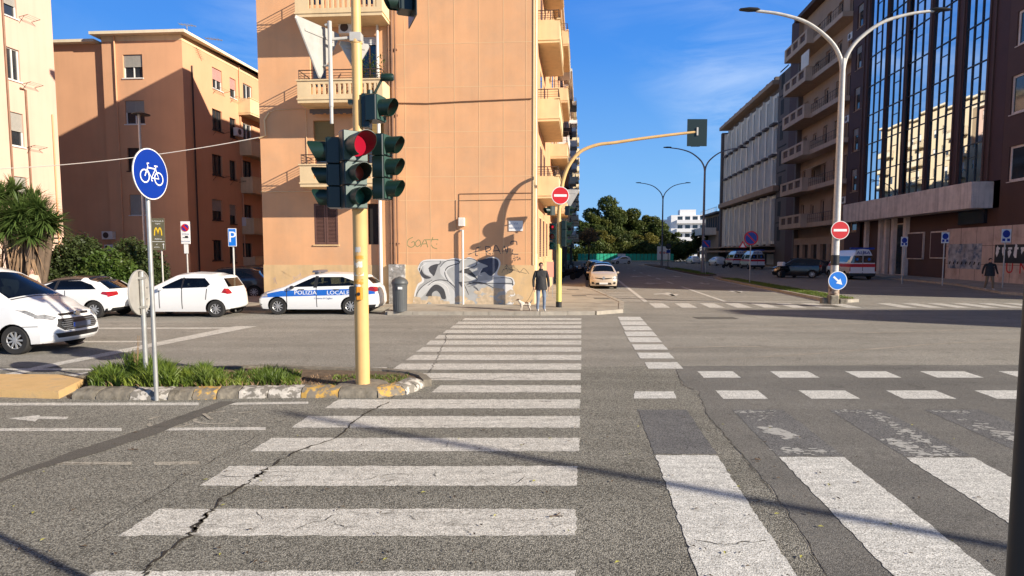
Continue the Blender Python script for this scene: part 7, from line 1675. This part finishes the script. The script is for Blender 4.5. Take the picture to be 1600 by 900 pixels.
treepx('park_tree','huge dark ficus, the tallest crown of the park, behind the white car',948,316,172,74,406,12150,'leaf_ficus',1,.62)
treepx('park_tree','dark ficus standing against the left row of flats',915,334,166,56,406,8100,'leaf_ficus',2,.6)
treepx('park_tree','broad dark ficus right of the tallest crown',990,322,178,66,406,9450,'leaf_ficus',3,.62)
treepx('park_tree','rounded ficus directly behind the farthest street lamp',1022,338,176,56,406,8100,'leaf_ficus',4,.6)
treepx('park_tree','small shady ficus at the right end of the park, next to the white flats',1048,352,168,30,406,3510,'leaf_ficus',5,.6)
treepx('park_tree','yellowing lower tree in front of the tallest dark crown',938,360,158,40,408,3600,'leaf_yel',6,.5)
treepx('park_tree','olive lower tree in the middle before the dark crowns',975,356,160,46,408,3600,'leaf_ficus',7,.5)
treepx('park_tree','olive lower tree just left of the construction board',1010,362,158,36,408,3000,'leaf_yel',8,.5)
treepx('park_tree','low bushy tree in front of the white flats',1075,378,150,40,410,3000,'leaf_ficus',9,.45)
treepx('park_tree','tree whose crown overlaps the balconies of the white flats',1092,350,146,26,400,2400,'leaf_ficus',10,.42)
treepx('tan_tree','small tan leafed street tree beside the left row, before the dark crowns',920,356,120,34,384,1500,'leaf_tan',11,.34,grp=None,tr=.16)
# dark undergrowth behind the hoarding
t = thing('park_undergrowth','dense dark shrubs filling in behind the green hoarding','shrub',(ST(9,153).x,153,0)); ub_ = [(ST(l_,153).x-ST(9,153).x+random.uniform(-1,1),random.uniform(-1,3),random.uniform(1.2,3.2),2.6,2,2.4) for l_ in np.arange(-4,27,1.15)]
leaves(22000, blobs(ub_,.5), .36).build('foliage', M['leaf_ficus'], t); MB().tube([(0,0,0),(0,0,2)],.2,6).build('stems', M['bark'], t)
# green hoarding
t0 = ST(-1,148); t1 = ST(22,146); b_ = MB(); n = 26; hw = atY(1000,396.5,147).z
t = thing('green_hoarding','long green site hoarding in front of the park trees','fence',(t0.x,t0.y,0),math.atan2(t1.y-t0.y,t1.x-t0.x)); Ln = (t1-t0).length
for k in range(n): MB().box(Ln*k/n+.05,Ln*(k+1)/n-.05,-.03+.02*(k%2),.03+.02*(k%2),.15,hw).build('panel', M['fence_green'], t)
MB().box(0,Ln,-.4,-.1,0,.35).build('footing', M['kerb_pale'], t)
b_ = MB(); b_.box(Ln*.42,Ln*.50,-.12,-.05,.2,hw); b_.build('white_panel', M['swhite'], t)
# hedges left
def hedge(label, bl, n, leaf, m, name='hedge_bush', base=(0,0)):
    t = thing(name, label, 'shrub', (base[0],base[1],0)); B2 = [(b_[0]-base[0],b_[1]-base[1],*b_[2:]) for b_ in bl]; leaves(n, blobs(B2,.6), leaf, up=.2).build('foliage', M[m], t)
    s_ = MB()
    for k in range(7): q = random.choice(B2); s_.tube([(random.uniform(-.5,.5),random.uniform(-.3,.3),0),(q[0]*.6,q[1]*.6,q[2]*.6),(q[0],q[1],q[2])], [.05,.035,.01], 5)
    s_.build('stems', M['bark'], t); return t
def bpx(px, py, Y, rpx, rzpx=None, ry=.9): p = atY(px,py,Y); r_ = rpx*Y/FPX; return (p.x,Y,p.z,r_,ry,(rzpx or rpx)*Y/FPX)
hedge('tall dark green bush to the right of the yucca, over the compact car', [bpx(125,402,25.2,36),bpx(100,415,25.2,30),bpx(92,425,25.2,24),bpx(140,420,25.2,34),bpx(112,432,25.2,36),bpx(128,392,25.2,22),bpx(75,438,25.2,18)], 11000, .085, 'leaf_hedge2', base=(atY(115,440,25.2).x,25.2))
hedge('bright green rounded bush between compact car and round sign back', [bpx(168,420,24.8,32),bpx(190,430,24.8,28),bpx(150,432,24.8,28),bpx(178,442,24.8,30),bpx(200,445,24.8,18)], 9000, .085, 'leaf_hedge', base=(atY(175,440,24.8).x,24.8))
hedge('loose olive bush behind the bicycle sign post', [bpx(205,392,26,20),bpx(222,410,26,28),bpx(238,425,26,22),bpx(200,410,26,18),bpx(235,440,26,24)], 6000, .085, 'leaf_hedge2', base=(atY(222,440,26).x,26))
hedge('clipped low shrub right of the white hatchback', [bpx(368,450,24.5,9,13,.4),bpx(366,462,24.5,9,14,.4)], 1800, .05, 'leaf_hedge', base=(atY(368,460,24.5).x,24.5))
# yucca with dead leaf skirts
M['yb'] = M['leaf_yucca']
yk0 = atY(35,440,23.5); yk = thing('yucca_plant','big many headed yucca with spiky green blades and dry brown skirts at the left edge','plant',(yk0.x,23.5,0))
def blade_head(c, n, ln, mb_, dmb, seed, wid=.05, dry=1.0):
    r_ = random.Random(seed)
    for k in range(n):
        a = r_.uniform(0,6.283); e = math.asin(r_.uniform(-.55,.98)); l_ = ln*r_.uniform(.7,1.1); d = Vector((math.cos(a)*math.cos(e),math.sin(a)*math.cos(e),math.sin(e)))
        w_ = d.cross(Vector((r_.uniform(-.3,.3),r_.uniform(-.3,.3),1))).normalized()*wid/2; P = []
        for q in range(5):
            t_ = q/4; P.append(c+d*l_*t_+Vector((0,0,-.22*l_*t_*t_)))
        vs = []
        for q, p in enumerate(P): ww = (.6,1,.9,.6,.03)[q]; vs += [p-w_*ww, p+w_*ww]
        mb_.add(vs, [(2*q,2*q+1,2*q+3,2*q+2) for q in range(4)])
    for k in range(int(n*.22*dry)):
        a = r_.uniform(0,6.283); l_ = ln*r_.uniform(.9,1.5); d = Vector((math.cos(a)*.32,math.sin(a)*.32,-1)); s0 = c+Vector((0,0,-r_.uniform(.5,1.1))); w_ = Vector((-math.sin(a),math.cos(a),0))*wid*.45
        o_ = Vector((math.cos(a),math.sin(a),0))*.22; p1 = s0+o_; p2 = p1+d*l_*.5; p3 = p1+d*l_
        dmb.add([s0-w_,s0+w_,p1-w_,p1+w_,p2-w_*.9,p2+w_*.9,p3-w_*.1,p3+w_*.1], [(0,1,3,2),(2,3,5,4),(4,5,7,6)])
g_ = MB(); dg = MB(); tk = MB()
for i, (px, py, n, ln, Yh) in enumerate(((34,335,230,1.15,23.2),(2,312,170,1.0,23.6),(70,345,170,.95,23.3),(-22,360,150,1.1,23.2),(22,300,130,.85,23.9),(52,312,110,.8,24.0),(82,350,100,.85,23.7),(8,362,120,.95,22.9),(48,368,120,.8,22.9),(60,325,150,.85,23.3),(20,345,160,.9,23.0))):
    p = atY(px,py,Yh); c_ = Vector((p.x-yk0.x,p.y-23.5,p.z)); blade_head(c_, int(n*1.5), ln*1.08, g_, dg, 40+i, .06, (.55 if i in (0,3,7) else .03)); tk.tube([(c_.x*.35,c_.y*.4,0),(c_.x*.7,c_.y*.7,c_.z*.5),c_], [.2,.15,.1], 8)
g_.build('blades', M['leaf_yucca'], yk); dg.build('dry_skirt', M['dry'], yk); tk.build('trunk', M['bark'], yk, smooth=True)
# grass on the island and the median
def tuft(mb_, x, y, z, h, w, lean, r_=random):
    a = r_.uniform(0,6.283); lx_ = math.cos(a)*lean*h; ly_ = math.sin(a)*lean*h; b2 = r_.uniform(0,6.283); wx = math.cos(b2)*w/2; wy = math.sin(b2)*w/2
    mb_.add([(x-wx,y-wy,z),(x+wx,y+wy,z),(x+lx_*.35+wx*.8,y+ly_*.35+wy*.8,z+h*.6),(x+lx_*.35-wx*.8,y+ly_*.35-wy*.8,z+h*.6),(x+lx_,y+ly_,z+h)], [(0,1,2,3),(3,2,4)])
gm_ = MB(); 
def patch(x0, x1, y0, y1, n, h, w=.018, lean=.5, dens=None):
    for _ in range(n):
        px = random.uniform(x0,x1); py = random.uniform(y0,y1); p = G(px,py,.08); hh = h(px)*random.uniform(.45,1.1) if callable(h) else h*random.uniform(.45,1.1)
        tuft(gm_, p.x, p.y, .08, hh, w*random.uniform(.7,1.4), lean*random.uniform(.3,1.2))
hA = lambda x: (.5+.85*abs(math.sin(x*.113)*math.sin(x*.041+1)))*hA0(x)
hA0 = lambda x: .10+.22*math.exp(-((x-225)/70)**2)+.09*math.exp(-((x-320)/60)**2)
patch(138,380,586,606,5600,hA,.020,.7); patch(150,345,586,596,2600,hA,.02,.6); patch(345,470,585,604,2600,lambda x: .05+.17*math.exp(-((x-425)/38)**2),.016,.6)
patch(520,560,588,594,160,.06,.012,.7); patch(575,640,587,600,420,.06,.012,.8); patch(520,600,595,603,160,.05,.012,.8); patch(140,560,602,606,300,.05,.012,.8)
for k in range(2): patch(205-10*k,222+5*k,580,594,160,.42,.02,.35)
stuff(gm_.build('island_grass', M['grass']), 'short bright green grass growing over the traffic island', 'grass')
gm_ = MB()
for _ in range(6000):
    Y = random.uniform(28,50) ; la = random.uniform(11.5,12.7); p = ST(la,Y); tuft(gm_, p.x, p.y, .11, random.uniform(.05,.12), .03, .7)
for _ in range(2500):
    Y = random.uniform(60,84) ; la = random.uniform(11.6,13.2); p = ST(la,Y); tuft(gm_, p.x, p.y, .11, random.uniform(.06,.14), .05, .7)
stuff(gm_.build('median_grass', M['grass']), 'low green grass on the narrow median of the avenue', 'grass')
gm_ = MB(); patch(150,470,586,606,900,.12,.016,.9); patch(470,640,588,604,500,.05,.012,.9); leafy_ = gm_
stuff(gm_.build('dry_grass', M['dry']), 'dry straw coloured blades mixed into the island grass', 'dry grass')
# tall weed on the island
wp_ = G(212,590,.1); t = thing('tall_weed','tall thin seeding weed beside the reversed round sign','plant',(wp_.x,wp_.y,.09)); st_ = MB(); lf_ = MB()
for k in range(5):
    a = random.uniform(0,6.28); top_ = Vector((math.cos(a)*.12,math.sin(a)*.08,random.uniform(.45,.78))); st_.tube([(0,0,0),top_*.5+Vector((.01,0,0)),top_], [.006,.005,.003], 5)
    for q in range(9): c_ = top_*random.uniform(.5,1); d = Vector((random.gauss(0,1),random.gauss(0,1),.4)).normalized()*.035; n_ = Vector((-d.y,d.x,0))*.4; lf_.add([c_,c_+d*.5+n_,c_+d,c_+d*.5-n_], [(0,1,2,3)])
st_.add(lf_.v, lf_.f); st_.build('stem', M['leaf_tan'], t)
# fallen leaves and twigs on the road
lt = MB(); lt2 = MB()
for _ in range(150):
    px = random.uniform(0,1560); py = 640+260*random.random()**1.2; p = G(px,py,.018); r_ = random.uniform(.012,.03); a = random.uniform(0,6.28); d = Vector((math.cos(a),math.sin(a),0))*r_; n_ = Vector((-d.y,d.x,0))*.45
    (lt if random.random() < .75 else lt2).add([p-d,p+n_+Vector((0,0,.006)),p+d,p-n_+Vector((0,0,.004))], [(0,1,2,3)])
stuff(lt.build('fallen_leaves', mat('dead leaves', (.09,.06,.035), .8, var=.5, vscale=9)), 'small dark dead leaves scattered over the asphalt', 'leaves'); stuff(lt2.build('fallen_leaves', mat('yellow green leaves', (.35,.33,.07), .6, var=.3, vscale=9)), 'small yellow green leaves scattered over the asphalt', 'leaves')
# ================================================================== PEOPLE AND DOG
def skinned(name, joints, edges, root_i, classify, mats, parent=None, sub=1, smooth=True):
    """one continuous surface grown over a skeleton, then coloured by region"""
    me = bpy.data.meshes.new('sk'); me.from_pydata([j[0] for j in joints], edges, []); o = bpy.data.objects.new('sk', me); COL.objects.link(o)
    md_ = o.modifiers.new('s', 'SKIN'); md_.use_smooth_shade = True; me.skin_vertices if me.skin_vertices else None
    sv_ = me.skin_vertices[0].data if len(me.skin_vertices) else None
    if sv_ is None:
        bm = bmesh.new(); bm.from_mesh(me); bm.verts.layers.skin.verify(); bm.to_mesh(me); bm.free(); sv_ = me.skin_vertices[0].data
    for i, j in enumerate(joints): sv_[i].radius = j[1] if hasattr(j[1], '__len__') else (j[1], j[1]); sv_[i].use_root = (i == root_i)
    s2 = o.modifiers.new('u', 'SUBSURF'); s2.levels = 2; s2.render_levels = 2
    bpy.context.view_layer.update(); ev = o.evaluated_get(bpy.context.evaluated_depsgraph_get()); m2 = bpy.data.meshes.new_from_object(ev)
    bpy.data.objects.remove(o); m2.name = name; m2.materials.clear()
    for m_ in mats: m2.materials.append(m_)
    for p in m2.polygons: p.material_index = classify(p.center); p.use_smooth = True
    r = bpy.data.objects.new(name, m2); COL.objects.link(r)
    if parent: r.parent = parent
    return r
M['skin'] = mat('skin', (.52,.30,.21), .6); M['hair'] = mat('dark hair', (.02,.014,.011), .8); M['jacket'] = mat('black jacket', (.016,.016,.018), .75, bump=1.0, bscale=9, var=.5, vscale=7); M['jeans'] = mat('faded jeans', (.16,.20,.27), .85, var=.3, vscale=6); M['shoe'] = mat('pale shoes', (.5,.48,.45), .7)
M['khaki'] = mat('khaki trousers', (.20,.14,.085), .85); M['shoed'] = mat('dark shoe', (.05,.05,.05), .7)
def person(label, loc, rz, jacket, trousers, shoes, stride=0.0, arm='pocket', H=1.76, wide=1.0, hair_m='hair', headturn=0.0):
    """stands at loc facing local -y"""
    k = H/1.76; s = stride
    J = [((0,0,.98*k),(.155*wide,.12)), ((0,0,1.18*k),(.15*wide,.115)), ((0,-.01,1.38*k),(.155*wide,.12)), ((0,0,1.475*k),(.10,.085)), ((0,-.005,1.54*k),(.058,.06)), ((0,-.02,1.60*k),(.066,.075)), ((0,-.02,1.68*k),(.075,.092)), ((0,-.01,1.735*k),(.05,.06)),
         ((.178*wide,0,1.425*k),.068), ((.245*wide,.02,1.14*k),.055), ((.25*wide,-.06 if arm=='pocket' else -.12,.93*k),.048), ((.24*wide,-.09 if arm=='pocket' else -.16,.85*k),.035),
         ((-.178*wide,0,1.425*k),.068), ((-.245*wide,.02,1.14*k),.055), ((-.25*wide,-.05 if arm=='pocket' else .06,.93*k),.048), ((-.24*wide,-.08 if arm=='pocket' else .04,.85*k),.035),
         ((.095,0,.90*k),.105), ((.12,-.04-s*.5,.50*k),.072), ((.12,.02-s,.10),.052), ((.125,-.10-s,.045),(.045,.04)), ((.13,-.17-s,.035),(.035,.028)),
         ((-.095,0,.90*k),.105), ((-.11,-.02+s*.3,.50*k),.072), ((-.12,.02+s,.10),.052), ((-.125,-.10+s,.045),(.045,.04)), ((-.13,-.17+s,.035),(.035,.028))]
    E = [(0,1),(1,2),(2,3),(3,4),(4,5),(5,6),(6,7),(2,8),(8,9),(9,10),(10,11),(2,12),(12,13),(13,14),(14,15),(0,16),(16,17),(17,18),(18,19),(19,20),(0,21),(21,22),(22,23),(23,24),(24,25)]
    def cl(c):
        z = c.z/k
        if z > 1.52: return 0
        if abs(c.x) > .20*wide and z < .89: return 0
        if z > .86: return 1
        if c.z > .095: return 2
        return 3
    t = thing('person', label, 'person', loc, rz)
    skinned('body', J, E, 0, cl, [M['skin'], M[jacket], M[trousers], M[shoes]], t)
    # coat skirt follows the hips; collar; hair; face
    b_ = MB(); n = 28; vs = []
    for z, rx, ry in ((.78,.195,.15),(.90,.188,.15),(1.02,.178,.143),(1.16,.172,.135),(1.28,.155,.115)):
        for q in range(n): a = 6.28319*q/n; f = 1+.03*math.sin(5*a+z*9); vs.append((rx*wide*math.cos(a)*f, ry*math.sin(a)*f, z*k))
    b_.add(vs, [(i*n+q,i*n+(q+1)%n,(i+1)*n+(q+1)%n,(i+1)*n+q) for i in range(4) for q in range(n)]); b_.build('jacket', M[jacket], t, smooth=True)
    b_ = MB(); b_.lathe([(.085,1.46*k),(.078,1.53*k),(.085,1.545*k),(.07,1.50*k)], 18); b_.build('collar', M[jacket], t, smooth=True)
    b_ = MB(); vs = []; fs = []; n1, n2 = 16, 9
    for i in range(n2+1):
        th = (math.pi*.62)*i/n2
        for q in range(n1): a = 6.28319*q/n1; fr2 = max(0,-math.sin(a)); th2 = th*(1-.45*fr2); vs.append((.088*math.sin(th2)*math.cos(a)*1.0, -.005+.105*math.sin(th2)*math.sin(a)+.012, (1.675*k)+.108*math.cos(th2)))
    b_.add(vs, [(i*n1+q,(i+1)*n1+q,(i+1)*n1+(q+1)%n1,i*n1+(q+1)%n1) for i in range(n2) for q in range(n1)]); b_.build('hair', M[hair_m], t, smooth=True)
    b_ = MB(); zc = 1.64*k
    b_.add([(-.014,-.095,zc-.015),(.014,-.095,zc-.015),(0,-.128,zc-.018),(0,-.100,zc+.03)], [(0,2,3),(2,1,3),(0,1,2)])
    for s2 in (-1,1): b_.lathe([(.0,-.008),(.02,0),(.0,.012)], 8, (s2*.078,-.01,zc), 'x')
    b_.build('nose_and_ears', M['skin'], t)
    b_ = MB()
    for s2 in (-1,1): b_.box(s2*.03-.012,s2*.03+.012,-.108,-.10,zc+.028,zc+.036); b_.box(s2*.03-.016,s2*.03+.016,-.108,-.10,zc+.046,zc+.052)
    b_.box(-.022,.022,-.108,-.099,zc-.052,zc-.045); b_.build('eyes_and_mouth', M['hair'], t)
    for s2 in (-1,1):        # hands: palm and five bent fingers each
        hb_ = MB(); hx = s2*.24*wide; hy = (-.10 if arm=='pocket' else (-.17 if s2 > 0 else .05)); hz = .84*k
        hb_.bbox(hx-.018,hx+.018,hy-.04,hy+.04,hz-.07,hz+.02,.01)
        for f in range(4): fy = hy-.03+f*.02; l_ = (.065,.078,.072,.055)[f]; hb_.tube([(hx,fy,hz-.065),(hx-s2*.006,fy,hz-.065-l_*.5),(hx-s2*.025,fy-.004,hz-.065-l_)], [.010,.009,.006], 6)
        hb_.tube([(hx,hy-.035,hz-.01),(hx-s2*.008,hy-.065,hz-.035),(hx-s2*.015,hy-.07,hz-.07)], [.012,.010,.007], 6); hb_.build('hand', M['skin'], t, smooth=True)
    return t
p = G(845,489,.0); pm = person('man in a dark jacket and faded jeans waiting at the kerb with a small dog', (G(846,488,.12).x,22.05,.12), R(8), 'jacket', 'jeans', 'shoe', H=1.76, wide=1.12)
p = G(1545,453,.12); person('burly man in a dark jacket and khaki trousers walking past the marble wall', (p.x,p.y,.12), R(-12), 'jacket', 'khaki', 'shoe', stride=.17, arm='swing', H=1.8, wide=1.35)
p = atY(50,440,22.8); pw_ = person('woman with reddish brown hair behind the bonnet of the white van', (p.x,p.y,.12), R(60), 'pinkw', 'jeans', 'shoed', H=1.52, hair_m='bark')
M['dogw'] = mat('white dog fur', (.60,.52,.42), .9, bump=.6, bscale=40); M['dogb'] = mat('brown dog patches', (.12,.07,.045), .9, bump=.6, bscale=40)
p = G(821,488.5,.12); dgt = thing('small_dog', 'small white and brown dog standing at the kerb beside the waiting man', 'dog', (p.x,22.1,.12), R(195))
J = [((-.15,0,.27),(.055,.06)),((0,0,.27),(.06,.065)),((.14,0,.28),(.062,.08)),((.22,0,.36),(.042,.045)),((.26,0,.42),(.045,.045)),((.33,0,.405),(.026,.024)),((.37,0,.40),(.016,.015)),
     ((.14,.05,.18),.03),((.14,.055,.10),.019),((.14,.055,.02),.018),((.14,-.05,.18),.03),((.15,-.055,.10),.019),((.15,-.055,.02),.018),
     ((-.16,.05,.20),.042),((-.12,.055,.15),.026),((-.19,.055,.09),.017),((-.18,.055,.02),.018),((-.16,-.05,.20),.042),((-.12,-.055,.15),.026),((-.19,-.055,.09),.017),((-.18,-.055,.02),.018),
     ((-.22,0,.32),.018),((-.28,0,.42),.012)]
E = [(0,1),(1,2),(2,3),(3,4),(4,5),(5,6),(2,7),(7,8),(8,9),(2,10),(10,11),(11,12),(0,13),(13,14),(14,15),(15,16),(0,17),(17,18),(18,19),(19,20),(0,21),(21,22)]
skinned('body', J, E, 1, lambda c: 1 if (c.x > .22 and c.z > .40) or (-.12 < c.x < .03 and c.z > .27) else 0, [M['dogw'], M['dogb']], dgt)
b_ = MB()
for s in (-1,1): b_.add([(.24,s*.035,.455),(.27,s*.04,.45),(.25,s*.065,.40)], [(0,1,2),(2,1,0)])
b_.build('ears', M['dogb'], dgt)
b_ = MB(); hp = Vector((pm.location.x-.24*1.12, pm.location.y-.08, .97)); dp = Vector((p.x,22.1,.44)); P = [dp.lerp(hp,k/10)+Vector((0,0,-.10*4*(k/10)*(1-k/10))) for k in range(11)]; b_.tube(P, .006, 5); tag(b_.build('dog_lead', M['black']), 'thin dark lead between the waiting man and his small dog', 'lead')
